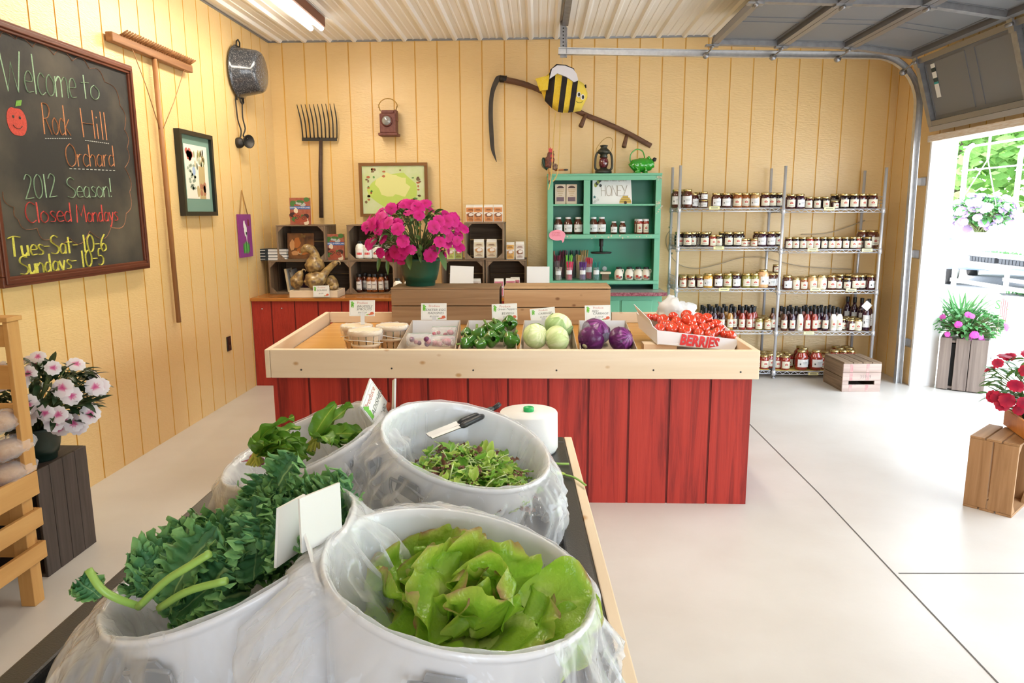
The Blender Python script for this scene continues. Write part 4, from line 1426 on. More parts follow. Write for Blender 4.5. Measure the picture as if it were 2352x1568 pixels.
# gourds in a shallow tray
M_gourd = mat('mottled_gourd', (0.40, 0.26, 0.09), rough=0.35, var=0.85, vscale=26, var2=(0.11, 0.055, 0.025), detail=8, coat=0.3, lo=0.42, hi=0.6)
gx = [-2.129, -1.713]
gz = ZT
tr_ = thing('pine_tray', 'shallow pale pine tray of gourds on the counter', 'tray', ((gx[0] + gx[1]) / 2, 6.1, gz))
a0, a1 = gx
for nm, bx_ in (('front_board', (a0, a1, 6.09, 6.102, gz + 0.001, gz + 0.062)), ('back_board', (a0, a1, 6.32, 6.332, gz + 0.001, gz + 0.062)), ('side_board', (a0, a0 + 0.012, 6.1025, 6.3195, gz + 0.001, gz + 0.062)), ('side_board', (a1 - 0.012, a1, 6.1025, 6.3195, gz + 0.001, gz + 0.062)), ('bottom', (a0 + 0.0125, a1 - 0.0125, 6.1025, 6.3195, gz + 0.001, gz + 0.010))):
    b = MB()
    b.box(*bx_)
    b.build(nm, M_pinex if nm != 'side_board' else M_piney, tr_, world=True, bevel=0.002)
def gourd(label, pts, rs, base):
    sp_ = spline(pts, 5)
    n_ = len(sp_)
    rr = []
    for i in range(n_):
        f = i / (n_ - 1) * (len(rs) - 1)
        k = min(int(f), len(rs) - 2)
        g = f - k
        g = g * g * (3 - 2 * g)
        rr.append(rs[k] * (1 - g) + rs[k + 1] * g)
    t = thing('gourd', label, 'gourd', base, 0, 'gourds in the pine tray')
    b = MB()
    b.tube(sp_, rr, 18)
    b.build('body', M_gourd, t, world=True)
    b = MB()
    d = (sp_[-1] - sp_[-2]).normalized()
    s_ = V((d.z, 0, -d.x))
    b.tube(spline([sp_[-1] - d * 0.004, sp_[-1] + d * 0.014, sp_[-1] + d * 0.02 + s_ * 0.02, sp_[-1] + d * 0.008 + s_ * 0.032], 3), [0.007] * 4 + [0.006, 0.005, 0.004, 0.004, 0.003, 0.003], 8)
    b.build('stem', mat('dry_stem', (0.42, 0.30, 0.16), rough=0.8), t, world=True)
g0 = gz + 0.012
gourd('gourd with a stubby neck lying in the end of the pine tray near the books', [(-2.095, 6.2, 0.836), (-2.096, 6.2, 0.889), (-2.086, 6.2, 0.927), (-2.06, 6.2, 0.972), (-2.047, 6.21, 0.994)], [0.02, 0.052, 0.060, 0.042, 0.026, 0.010], (-2.095, 6.2, 0.836))
gourd('gourd in the front of the tray with a long warty neck pointing up', [(-2.017, 6.17, 0.892), (-1.974, 6.18, 0.906), (-1.928, 6.18, 0.913), (-1.868, 6.19, 0.95), (-1.823, 6.2, 1.001), (-1.775, 6.2, 1.046), (-1.736, 6.2, 1.069)], [0.02, 0.07, 0.078, 0.066, 0.034, 0.028, 0.024, 0.018], (-1.928, 6.18, 0.845))
gourd('tall swan-necked gourd standing on top of the gourd pile', [(-1.954, 6.25, 0.968), (-1.953, 6.25, 0.998), (-1.946, 6.25, 1.043), (-1.944, 6.25, 1.088), (-1.945, 6.25, 1.134), (-1.963, 6.24, 1.172), (-1.997, 6.23, 1.187), (-2.029, 6.22, 1.173), (-2.045, 6.22, 1.151)], [0.02, 0.07, 0.087, 0.076, 0.045, 0.036, 0.038, 0.040, 0.026, 0.01], (-1.954, 6.25, 0.968))
gourd('dull brown gourd at the back of the tray with its neck curving to the board', [(-1.847, 6.27, 0.92), (-1.826, 6.26, 0.906), (-1.794, 6.24, 0.885), (-1.767, 6.22, 0.864), (-1.777, 6.2, 0.847), (-1.805, 6.19, 0.848)], [0.02, 0.056, 0.05, 0.032, 0.026, 0.018], (-1.815, 6.26, 0.883))

# cards on little holders
def card(label, corners, thick=0.002, stem=None, text=None, name='price_card', cat='sign', group=None, rz=0.0, text_back=False):
    """corners: top-left, top-right, bottom-right, bottom-left in the world"""
    tl, tr2, br, bl = [V(c) for c in corners]
    ex = (tr2 - tl).normalized()
    ey = (tl - bl).normalized()
    R = frame(ex, ey)
    w, h = (tr2 - tl).length, (tl - bl).length
    c = (tl + br) / 2
    t = thing(name, label, cat, (bl + br) / 2, 0, group)
    b = MB()
    b.obox(c, (w / 2, h / 2, thick), R)
    b.build('card', M_paper, t, world=True)
    nz = R @ V((0, 0, 1))
    if stem:
        b = MB()
        for q in stem:
            b.bar(q[0], q[1], 0.022, 0.003, up=nz)
        b.build('holder', mat('clear_plastic_holder', (0.75, 0.76, 0.78), rough=0.15, alpha=0.75), t, world=True)
    if text:
        def at(u, v):
            return c + ex * (u * w) + ey * (v * h) + nz * (thick + 0.0006)
        b = MB()
        put_text(b, 'Produce', h * 0.20, at(0.03, 0.33), R)
        b.build('heading', mat('faded_red_ink', (0.55, 0.20, 0.16), rough=0.7), t, world=True)
        b = MB()
        for s, sz, u, v in text:
            put_text(b, s, h * sz, at(u, v), R, shear=0.25, sx=1.15)
        b.build('lettering', M_ink, t, world=True)
        b = MB()
        for u, v, a in ((-0.40, 0.30, 0.3), (-0.37, 0.22, -0.2), (-0.35, 0.34, 0.8), (-0.41, 0.15, 0.1), (-0.345, 0.13, -0.1)):
            q = R @ Matrix.Rotation(a, 3, 'Z')
            b.prism([(-h * 0.03, -h * 0.1), (h * 0.03, -h * 0.1), (h * 0.035, h * 0.1), (-h * 0.02, h * 0.1)], 0.0006, at(u, v), q)
        b.build('sprig_print', mat('sprig_green', (0.16, 0.50, 0.05), rough=0.6), t, world=True)
        b = MB()
        blob(b, at(0.38, -0.33), h * 0.12, h * 0.10, R, 0.0006, 0, seed=2)
        blob(b, at(0.28, -0.40), h * 0.13, h * 0.035, R, 0.0008, 0, seed=5)
        blob(b, at(0.19, -0.42), h * 0.06, h * 0.03, R, 0.001, 1, seed=6)
        b.build('vegetable_print', [mat('tomato_print', (0.62, 0.13, 0.06), rough=0.6), mat('sprig_green', (0, 0, 0))], t, world=True)
        b = MB()
        for sgn in (1, -1):
            b.obox(c + ey * (sgn * 0.44 * h) + nz * (thick + 0.0002), (w * 0.46, h * 0.004, 0.0003), R)
            b.obox(c + ex * (sgn * 0.46 * w) + nz * (thick + 0.0002), (h * 0.004, h * 0.44, 0.0003), R)
        b.build('border_print', mat('pale_grey_print', (0.5, 0.5, 0.5), rough=0.7), t, world=True)
    return t
card('small printed card leaning on the gourd tray', [(-1.92, 6.075, 0.878), (-1.781, 6.075, 0.882), (-1.772, 6.065, 0.786), (-1.918, 6.065, 0.783)], text=[('GOURDS', 0.20, 0.03, 0.08), ('$1.50', 0.16, -0.02, -0.2)])
def stand_card(lab, c4):
    z = ZT + 0.001
    tl, tr2 = V(c4[0]), V(c4[1])
    return card(lab, [tl, tr2, (tr2.x, tr2.y - 0.03, z), (tl.x, tl.y - 0.03, z)], name='blank_card', group=None)
stand_card('blank white card standing in front of the dark crate on the counter', [(-0.761, 6.2, 1.033), (-0.559, 6.2, 1.025)])
c_ = stand_card('blank white card standing on the counter end next to the hutch', [(-0.1, 6.2, 1.028), (0.093, 6.2, 1.027)])

# paper bags of baking mix
def mix_bag(label, loc, w, h, d, col, pic, paper=(0.74, 0.70, 0.62), rz=0.0, group=None, cat='bag', key=None):
    k = ('bag', col, pic, round(w, 3), round(h, 3))
    if k in PROTO:
        return dup(PROTO[k], loc, rz, label, group)
    t = thing('baking_mix_bag', label, cat, loc, rz, group)
    PROTO[k] = t
    P = mat('bag_paper_%d' % int(paper[2] * 100), paper, rough=0.55)
    b = MB()
    vs = []
    for z, sx, y0_, y1_ in ((0, 1, 0, d), (h * 0.55, 1.03, -0.004, d + 0.004), (h * 0.86, 1.0, 0.004, d * 0.75), (h * 0.93, 0.98, d * 0.28, d * 0.42), (h, 0.98, d * 0.28, d * 0.42)):
        vs += [(-w / 2 * sx, y0_, z), (w / 2 * sx, y0_, z), (w / 2 * sx, y1_, z), (-w / 2 * sx, y1_, z)]
    fs = [(3, 2, 1, 0), (16, 17, 18, 19)]
    for i in range(4):
        for j in range(4):
            fs.append((i * 4 + j, i * 4 + (j + 1) % 4, i * 4 + 4 + (j + 1) % 4, i * 4 + 4 + j))
    b.add(vs, fs)
    b.build('bag', P, t, bevel=0.003)
    b = MB()
    b.hexa([(-w * 0.44, -0.0015, h * 0.04), (w * 0.44, -0.0015, h * 0.04), (w * 0.44, 0.002, h * 0.04), (-w * 0.44, 0.002, h * 0.04), (-w * 0.45, 0.0000, h * 0.84), (w * 0.45, 0.0000, h * 0.84), (w * 0.45, 0.006, h * 0.84), (-w * 0.45, 0.006, h * 0.84)])
    b.v = [(x, y - 0.0045 * (1 - abs(z / h - 0.5)), z) for x, y, z in b.v]
    lb = b.build('label', mat('mix_label_' + col, {'orange': (0.62, 0.24, 0.07), 'cream': (0.66, 0.56, 0.38), 'pink': (0.60, 0.20, 0.27), 'green': (0.50, 0.58, 0.14), 'gold': (0.66, 0.36, 0.08), 'pale': (0.66, 0.58, 0.50)}[col], rough=0.5), t)
    b = MB()
    blob(b, (0, -0.0075, h * 0.42), w * 0.36, h * 0.14, FR_FRONT, 0.0008, 0, seed=1)
    blob(b, (w * 0.06, -0.0083, h * 0.44), w * 0.24, h * 0.09, FR_FRONT, 0.0008, 1, seed=2)
    b.build('label_picture', [mat('pic_' + pic, {'brown': (0.22, 0.08, 0.03), 'cake': (0.50, 0.26, 0.10)}[pic], rough=0.5), mat('pic_whip', (0.75, 0.68, 0.60), rough=0.5)], lb)
    b = MB()
    for z, ww in ((0.13, 0.5), (0.19, 0.3), (0.68, 0.5), (0.73, 0.36)):
        b.box(-w * ww / 1.6, w * ww / 1.6, -0.0078, -0.0070, h * z, h * (z + 0.025))
    b.build('label_print', mat('brown_print', (0.20, 0.07, 0.03), rough=0.6), lb)
    return t
PROTO = {}
zE = ZU + 0.326
for i, x in enumerate([-0.601, -0.532, -0.440, -0.356]):
    mix_bag(['first', 'second', 'third', 'fourth'][i] + ' orange-labelled mix bag from the magenta plant, on the top crate', (x, 6.45 + (0.02 if i == 0 else 0), zE), 0.082, 0.152, 0.05, 'orange', 'brown', rz=0.03 * (i - 1), group='orange mix bags on the top crate')
for i, x in enumerate([-0.528, -0.416]):
    mix_bag(['first', 'second'][i] + ' white mix bag inside the upper crate, counted from the magenta plant', (x, 6.44, ZU + 0.013), 0.092, 0.165, 0.055, 'cream', 'cake', rz=0.05 - 0.12 * i, group='white mix bags in the upper crate')
mix_bag('gold-labelled mix bag standing outside the upper crate', ([-0.250][0], 6.43, ZU), 0.072, 0.152, 0.05, 'gold', 'cake')
mix_bag('pale mix bag with a pie picture standing nearest the hutch on the crates', ([-0.165][0], 6.43, ZU), 0.076, 0.156, 0.05, 'pale', 'brown')
for i, x in enumerate([-0.782, -0.716]):
    mix_bag(['green-labelled mix bag half hidden behind the magenta plant', 'second green mix bag tucked against the upper crate'][i], (x, 6.46 + 0.03 * i, ZU), 0.07, 0.15, 0.05, 'green', 'cake', group='green mix bags')
for i, (x, y) in enumerate(zip([-0.340, -0.242, -0.205], (6.2, 6.24, 6.33))):
    mix_bag(['pink mix bag standing in the gap between the two table crates, on the counter', 'pink mix bag in front of the crate next to the hutch', 'pink mix bag half hidden behind another pink bag'][i], (x, y, ZT + (0.0 if y < 6.39 else 0.013)), 0.082, 0.152, 0.05, 'pink', 'brown', rz=0.03, group='pink mix bags')
for i, x in enumerate([-0.715, -0.624, -0.540]):
    mix_bag(['mix bag mostly hidden behind the blank card, next to the plant pot', 'mix bag in the middle behind the blank card', 'pale mix bag peeking out past the edge of the blank card'][i], (x, 6.24, ZT), 0.078, 0.148, 0.05, 'pale', 'cake', group='mix bags behind the blank card')

# ------------------------------------------------------------------ jars and bottles
M_gold = mat('gold_lid', (0.52, 0.40, 0.17), rough=0.28, metal=0.9)
M_blacklid = mat('black_cap', (0.01, 0.01, 0.011), rough=0.35)
M_whitelid = mat('white_lid', (0.75, 0.75, 0.74), rough=0.4)
M_label = mat('cream_label', (0.70, 0.65, 0.50), rough=0.6)
M_labelw = mat('white_label', (0.74, 0.74, 0.72), rough=0.6)
M_emb = mat('red_emblem', (0.45, 0.06, 0.04), rough=0.6)
M_embk = mat('black_emblem', (0.05, 0.05, 0.05), rough=0.6)
CONT = {'dark red': (0.045, 0.006, 0.006), 'black-red': (0.012, 0.004, 0.005), 'amber': (0.23, 0.065, 0.015), 'red': (0.23, 0.022, 0.012), 'brown': (0.075, 0.018, 0.008),
        'purple': (0.03, 0.006, 0.018), 'yellow': (0.52, 0.27, 0.03), 'tan': (0.40, 0.23, 0.09), 'green': (0.20, 0.17, 0.03), 'cream': (0.64, 0.55, 0.38), 'mustard': (0.33, 0.16, 0.03), 'peach': (0.58, 0.34, 0.16), 'white': (0.72, 0.70, 0.64)}
# kind: body profile (r, z), lid (r, z0, z1), label (r, z0, z1, half-angle)
KIND = {
 'quart': ([(0.040, 0), (0.047, 0.006), (0.048, 0.11), (0.045, 0.126), (0.036, 0.136), (0.035, 0.150)], (0.038, 0.143, 0.160), (0.0485, 0.03, 0.10)),
 'pint': ([(0.036, 0), (0.041, 0.005), (0.042, 0.085), (0.040, 0.097), (0.034, 0.105), (0.033, 0.116)], (0.0365, 0.110, 0.127), (0.0425, 0.016, 0.078)),
 'half': ([(0.029, 0), (0.033, 0.004), (0.034, 0.072), (0.032, 0.082), (0.029, 0.086), (0.029, 0.094)], (0.031, 0.088, 0.102), (0.0345, 0.010, 0.068)),
 'small': ([(0.027, 0), (0.032, 0.004), (0.033, 0.046), (0.031, 0.054), (0.029, 0.062)], (0.031, 0.056, 0.068), (0.0335, 0.007, 0.046)),
 'big': ([(0.045, 0), (0.056, 0.010), (0.058, 0.10), (0.054, 0.128), (0.036, 0.150), (0.035, 0.166)], (0.038, 0.160, 0.180), (0.0587, 0.03, 0.10)),
 'sauce': ([(0.025, 0), (0.029, 0.005), (0.0295, 0.105), (0.025, 0.128), (0.014, 0.150), (0.0125, 0.162)], (0.0145, 0.150, 0.198), (0.0300, 0.022, 0.095)),
 'wine': ([(0.032, 0), (0.037, 0.006), (0.0375, 0.15), (0.032, 0.178), (0.016, 0.205), (0.014, 0.24)], (0.0165, 0.225, 0.272), (0.0381, 0.03, 0.14)),
 'honey': ([(0.028, 0), (0.038, 0.006), (0.043, 0.05), (0.040, 0.095), (0.028, 0.122), (0.022, 0.130), (0.022, 0.14)], (0.026, 0.134, 0.150), (0.0438, 0.02, 0.085)),
 'spice': ([(0.024, 0), (0.028, 0.004), (0.0285, 0.112), (0.024, 0.124), (0.017, 0.134), (0.016, 0.142)], (0.021, 0.138, 0.165), (0.029, 0.022, 0.098)),
 'jug': ([(0.034, 0), (0.040, 0.006), (0.041, 0.09), (0.036, 0.115), (0.022, 0.128), (0.020, 0.138)], (0.022, 0.132, 0.154), (0.0418, 0.01, 0.08)),
}
def jar(label, loc, kind, cont, lab='cream', lid=None, group=None, name=None, cat=None, rz=0.0, detail=True):
    k = (kind, cont, lab, lid, detail)
    cat = cat or ('bottle' if kind in ('sauce', 'wine', 'spice', 'jug') else 'jar')
    if k in PROTO:
        t = dup(PROTO[k], loc, rz, label, group)
        t['category'] = cat
        return t
    t = thing(name or {'sauce': 'sauce_bottle', 'wine': 'juice_bottle', 'honey': 'honey_jar', 'spice': 'seasoning_bottle', 'jug': 'white_jug'}.get(kind, 'preserve_jar'), label, cat, loc, rz, group)
    PROTO[k] = t
    prof, ld, lb = KIND[kind]
    n = 18 if detail else 12
    b = MB()
    b.lathe(prof, n=n)
    b.build('glass' if cont != 'white' else 'body', mat('preserve_' + cont.replace(' ', '_'), CONT[cont], rough=0.08, spec=0.6, coat=0.6, var=0.5, vscale=45, var2=tuple(x * 1.9 for x in CONT[cont])), t)
    b = MB()
    r, z0, z1 = ld
    b.lathe([(r * 0.99, z0), (r, z0 + 0.002), (r, z1 - 0.003), (r * 0.95, z1)], n=n)
    lm = {'gold': M_gold, 'black': M_blacklid, 'white': M_whitelid, 'red': mat('red_lid', (0.45, 0.03, 0.03), rough=0.35)}[lid or ('black' if kind in ('sauce', 'wine', 'spice', 'jug') else 'gold')]
    b.build('cap' if kind in ('sauce', 'wine', 'spice', 'jug') else 'lid', lm, t)
    if lab:
        r, z0, z1 = lb
        b = MB()
        ha = 0.95
        m_ = 10
        vs = []
        for z in (z0, z1):
            for i in range(m_ + 1):
                a = -PI / 2 - ha + 2 * ha * i / m_
                vs.append((r * math.cos(a), r * math.sin(a), z))
        b.add(vs, [(i, i + 1, m_ + 2 + i, m_ + 1 + i) for i in range(m_)], 0, True)
        L_ = b.build('label', M_label if lab == 'cream' else M_labelw, t)
        b = MB()
        h = z1 - z0
        rr = r + 0.0006
        def patch(a0, a1, zz0, zz1, m=0):
            vs = []
            for z in (zz0, zz1):
                for i in range(4):
                    a = -PI / 2 + a0 + (a1 - a0) * i / 3
                    vs.append((rr * math.cos(a), rr * math.sin(a), z))
            b.add(vs, [(i, i + 1, 5 + i, 4 + i) for i in range(3)], m, True)
        if lab == 'cream':
            patch(-0.30, 0.30, z0 + h * 0.42, z0 + h * 0.50)
            patch(-0.32, -0.06, z0 + h * 0.50, z0 + h * 0.62)
            patch(0.06, 0.34, z0 + h * 0.50, z0 + h * 0.60)
            patch(-0.15, 0.15, z0 + h * 0.60, z0 + h * 0.70)
            patch(-0.5, 0.5, z0 + h * 0.20, z0 + h * 0.24, 1)
            b.build('emblem', [M_emb, M_ink], L_)
        elif lab == 'white':
            patch(-0.62, -0.42, z0 + h * 0.30, z0 + h * 0.50)
            patch(-0.2, 0.6, z0 + h * 0.60, z0 + h * 0.64, 1)
            patch(-0.2, 0.5, z0 + h * 0.44, z0 + h * 0.47, 1)
            b.build('emblem', [M_embk, M_ink], L_)
        elif lab == 'red':
            patch(-0.55, 0.55, z0 + h * 0.35, z0 + h * 0.62)
            b.build('emblem', [mat('bright_red_print', (0.65, 0.03, 0.03)), M_ink], L_)
        elif lab == 'plain':
            patch(-0.6, 0.6, z0 + h * 0.06, z0 + h * 0.16)
            patch(-0.5, 0.5, z0 + h * 0.6, z0 + h * 0.66, 1)
            b.build('emblem', [M_embk, M_ink], L_)
    return t
# seasoning bottles in the lower crate, white jugs in the crate above and beside it
for i, (x, y, k) in enumerate(zip([-1.604, -1.514, -1.467, -1.408], (6.42, 6.43, 6.42, 6.43), range(4))):
    jar(['first', 'second', 'third', 'fourth'][i] + ' amber seasoning bottle from the gourds, in the lower crate', (x, y, ZT + 0.0125), 'spice', 'amber' if i else 'brown', 'plain', 'black', 'seasoning bottles in the lower crate')
for i, x in enumerate([-1.573, -1.380]):
    jar(['amber seasoning bottle hidden behind the first one in the lower crate', 'amber seasoning bottle behind the fourth one in the lower crate'][i], (x, 6.50, ZT + 0.0125), 'spice', 'brown', 'plain', 'black', 'seasoning bottles in the lower crate')
for i, x in enumerate([-1.588, -1.530, -1.467, -1.405, -1.343]):
    jar(ORD[i] + ' white round-shouldered jug from the cookbook, in the crate under the map', (x + 0.012 * i, 6.43 + (0.0 if i < 2 else 0.02), ZU + 0.0125), 'jug', 'white', 'red', 'black', 'white jugs in the upper crate')
for i, x in enumerate([-1.223, -1.167]):
    jar(['white jug with a red oval label beside the plant pot', 'white jug half hidden behind the plant pot'][i], (x + 0.03 * i, 6.24 + 0.04 * i, ZT), 'jug', 'white', 'red', 'black', 'white jugs on the counter')


# ------------------------------------------------------------------ green hutch
M_green = mat('mint_green_paint', (0.15, 0.43, 0.265), rough=0.4, var=0.25, vscale=14, var2=(0.18, 0.46, 0.30), spec=0.4)
M_greenb = mat('deep_green_paint', (0.03, 0.36, 0.20), rough=0.35)
M_chip = mat('chipped_paint', (0.55, 0.50, 0.36), rough=0.8)
HX0, HX1 = 0.078, 1.072
HYF, HYB = 6.50, 6.86
HZ1 = 1.815
hu = thing('hutch', 'tall mint-green wooden hutch with shelves and a drawer below', 'hutch', ((HX0 + HX1) / 2, 6.5, 0))
def hb(nm, *a, m=None, bevel=0.003):
    b = MB()
    b.box(*a)
    return b.build(nm, m or M_green, hu, world=True, bevel=bevel)
zs = dict(sh1=(0.622, 6.5, 1.554)[2], sh2=(0.625, 6.48, 1.289)[2], sh3=(0.823, 6.45, 0.88)[2], top=(0.836, 6.25, 0.828)[2])
z_s1, z_s2, z_s3 = zs['sh1'], zs['sh2'], zs['sh3']
z_ct = 0.775
hb('side_panel', HX0, HX0 + 0.02, HYF + 0.012, HYB, z_ct + 0.026, HZ1 - 0.02)
hb('side_panel', HX1 - 0.02, HX1, HYF + 0.012, HYB, z_ct + 0.026, HZ1 - 0.02)
hb('top_panel', HX0 - 0.004, HX1 + 0.004, HYF - 0.004, HYB, HZ1 - 0.02, HZ1)
hb('back_panel', HX0 + 0.02, HX1 - 0.02, HYB - 0.012, HYB, z_ct + 0.026, HZ1 - 0.02, m=M_greenb)
xd = [0.395, 0.452]
hb('stile', HX0, HX0 + 0.05, HYF - 0.006, HYF + 0.012, z_ct + 0.026, HZ1 - 0.02)
hb('stile', HX1 - 0.05, HX1, HYF - 0.006, HYF + 0.012, z_ct + 0.026, HZ1 - 0.02)
hb('stile', xd[0], xd[1], HYF - 0.006, HYF + 0.02, z_s2 + 0.001, HZ1 - 0.058)
hb('rail', HX0 + 0.05, HX1 - 0.05, HYF - 0.006, HYF + 0.012, HZ1 - 0.058, HZ1 - 0.02)
hb('divider', xd[0] + 0.01, xd[1] - 0.01, HYF + 0.02, HYB - 0.012, z_s2 + 0.001, HZ1 - 0.02)
hb('shelf', HX0 + 0.02, xd[0] + 0.01, HYF + 0.004, HYB - 0.012, z_s1 - 0.016, z_s1)
hb('shelf', xd[1] - 0.01, HX1 - 0.02, HYF + 0.004, HYB - 0.012, z_s1 - 0.018, z_s1 - 0.002)
hb('shelf', HX0 + 0.02, HX1 - 0.02, HYF - 0.014, HYB - 0.012, z_s2 - 0.02, z_s2)
hb('shelf_lip', HX0 + 0.015, HX1 - 0.012, HYF - 0.028, HYF - 0.010, z_s2 - 0.038, z_s2)
hb('shelf', HX0 + 0.02, HX1 - 0.02, HYF - 0.02, HYB - 0.012, z_s3 - 0.018, z_s3)
hb('shelf_lip', HX0 + 0.01, HX1 - 0.01, HYF - 0.04, HYF - 0.02, z_s3 - 0.03, z_s3)
hb('worktop', HX0 - 0.02, HX1 + 0.03, 6.24, HYB, z_ct, z_ct + 0.025, m=mat('pale_enamel_top', (0.42, 0.46, 0.44), rough=0.25))
hb('worktop_edge', HX0 - 0.022, HX1 + 0.032, 6.228, 6.2395, z_ct - 0.006, z_ct + 0.026, m=mat('maroon_worktop_edge', (0.17, 0.02, 0.035), rough=0.4, var=0.8, vscale=60, var2=(0.40, 0.16, 0.18)))
hb('base', HX0, HX1, 6.30, HYB, 0.06, z_ct)
for px in (HX0 + 0.03, HX1 - 0.03):
    b = MB()
    b.box(px - 0.025, px + 0.025, 6.31, 6.36, 0, 0.06)
    b.build('leg', M_green, hu, world=True)
    b = MB()
    b.box(px - 0.025, px + 0.025, HYB - 0.06, HYB - 0.01, 0, 0.06)
    b.build('leg', M_green, hu, world=True)
dx = [0.635, 0.699, 0.722, 0.986]
def drawer(x0, x1, z0, z1, knob):
    b = MB()
    b.box(x0, x1, 6.29, 6.2998, z0, z1)
    d = b.build('drawer', M_green, hu, world=True, bevel=0.003)
    if knob:
        b = MB()
        c = V(((x0 + x1) / 2 - 0.002, 6.29, (z0 + z1) / 2))
        b.lathe([(0.008, 0), (0.008, 0.012), (0.018, 0.018), (0.019, 0.026), (0.012, 0.034), (0, 0.036)], c, 14, R=Matrix(((1, 0, 0), (0, 0, -1), (0, 1, 0))))
        b.build('knob', M_white_paint, d, world=True)
drawer(dx[2], dx[3], 0.50, 0.725, True)
drawer(dx[2] - 0.60, dx[1], 0.615, 0.725, False)
drawer(dx[2] - 0.60, dx[1], 0.50, 0.605, False)
drawer(dx[2], dx[3], 0.10, 0.48, True)
b = MB()
r_ = random.Random(11)
for k in range(46):
    if k < 16:
        c = V((HX1 - 0.025 + r_.gauss(0, .01), HYF - 0.0075, z_s1 - 0.02 + r_.gauss(0, .05)))
    elif k < 30:
        c = V((HX1 - 0.03 + r_.gauss(0, .012), HYF - 0.0075, HZ1 - 0.04 + r_.gauss(0, .008)))
    else:
        c = V((r_.uniform(HX0 + .05, HX1 - .05), HYF - 0.0295, z_s2 - 0.018 + r_.gauss(0, .008)))
    blob(b, c, r_.uniform(.003, .009), r_.uniform(.003, .009), FR_FRONT, 0.0006, 0, seed=k, n=7, rough_=0.4)
b.build('paint_chips', M_chip, hu, world=True)
# iron wall-mounted candle stand hanging from the middle shelf
c = V((0.564, 6.6, 1.201))
pr_ = thing('hanging_iron_stand', 'black iron post with a round plate hanging under the hutch shelf', 'fixture', (c.x, 6.6, z_s2 - 0.022))
b = MB()
zp = (0.566, 6.6, 1.123)[2]
b.lathe([(0.012, 0), (0.014, 0.02), (0.012, 0.05), (0.018, 0.06), (0.018, 0.085), (0.02, z_s2 - 0.0215 - zp)], (c.x, 6.60, zp), 14)
b.build('post', M_iron, pr_, world=True)
b = MB()
b.lathe([(0.0, 0), (0.085, 0.0), (0.094, 0.006), (0.094, 0.014), (0.02, 0.014)], (c.x, 6.60, zp - 0.008), 28)
b.build('plate', M_iron, pr_, world=True)
# speech bubble sign
c = V((0.164, 6.455, 1.284))
sb_ = thing('speech_bubble_sign', 'pink speech-bubble sign with red handwriting stuck on the hutch shelf edge', 'sign', c)
b = MB()
pl = [(0.073 * math.cos(a), 0.047 * math.sin(a)) for a in [2 * PI * i / 30 for i in range(26)]] 
pl = [(0.073 * math.cos(a), 0.047 * math.sin(a)) for a in [-0.5 + 2 * PI * i / 30 for i in range(28)]]
pl += [(0.042, -0.048), (0.048, -0.068), (0.062, -0.046)]
b.prism(pl, 0.003, c, FR_FRONT)
b.build('bubble', mat('pink_foam', (0.80, 0.30, 0.38), rough=0.6), sb_, world=True)
b = MB()
handwrite(b, 'Honey', c + V((-0.045, -0.0035, 0.016)), (1, 0, 0.04), (0, 0, 1), 0.02, 0.0012, length=0.07)
handwrite(b, 'Sticks', c + V((-0.05, -0.0035, -0.008)), (1, 0, 0.02), (0, 0, 1), 0.02, 0.0012, length=0.08)
b.build('lettering', mat('red_marker', (0.62, 0.02, 0.05), rough=0.6), sb_, world=True)

# honey sign standing on the upper shelf
q = [(0.478, 6.6, 1.784), (0.816, 6.6, 1.781), (0.826, 6.55, 1.565), (0.477, 6.55, 1.567)]
tl, tr2, br, bl = [V(p) for p in q]
zb = z_s1 - 0.001
bl.z = br.z = zb
hs = thing('honey_sign', 'hand-lettered honey sign with a bee and a hive on the upper hutch shelf', 'sign', (bl + br) / 2)
b = MB()
b.hexa([bl, br, br + V((0, .004, 0)), bl + V((0, .004, 0)), tl, tr2, tr2 + V((0, .004, 0)), tl + V((0, .004, 0))])
b.build('board', M_paper, hs, world=True)
ex, ey = (br - bl).normalized(), (tl - bl).normalized()
nrm = ex.cross(ey)
Rh = Matrix((ex, ey, nrm)).transposed()
w_, h_ = (br - bl).length, (tl - bl).length
def hp(u, v, d=0.001):
    return bl + ex * (u * w_) + ey * (v * h_) + nrm * d
b = MB()
handwrite(b, 'HONEY', hp(0.22, 0.30), ex, ey, 0.095, 0.003, length=0.66 * w_)
b.build('lettering', mat('brown_marker', (0.24, 0.14, 0.02), rough=0.6), hs, world=True)
b = MB()
handwrite(b, "Rock Hill's OWN", hp(0.24, 0.855), ex, ey, 0.027, 0.002, length=0.62 * w_)
b.build('lettering', mat('dark_red_marker', (0.22, 0.02, 0.02), rough=0.6), hs, world=True)
b = MB()
handwrite(b, 'Local', hp(0.03, 0.04), (ex + ey * 0.5).normalized(), (ey - ex * 0.5).normalized(), 0.03, 0.0012, length=0.055)
b.build('lettering', M_ink, hs, world=True)
b = MB()
for k, (zz, ww) in enumerate(((0.02, 0.15), (0.09, 0.14), (0.16, 0.11), (0.23, 0.07))):
    b.prism([(-ww * w_, 0), (ww * w_, 0), (ww * w_, 0.07 * h_), (-ww * w_, 0.07 * h_)], 0.0008, hp(0.83, zz), Rh)
blob(b, hp(0.83, 0.05, 0.0018), 0.012, 0.014, Rh, 0.0008, 1)
for k in range(4):
    b.obox(hp(0.83, 0.09 + 0.07 * k, 0.002), ((0.15 - 0.025 * k) * w_, 0.0012, 0.0004), Rh, 1)
b.build('hive_drawing', [mat('straw_yellow', (0.60, 0.42, 0.10), rough=0.7), mat('dark_brown_ink', (0.06, 0.03, 0.01))], hs, world=True)
b = MB()
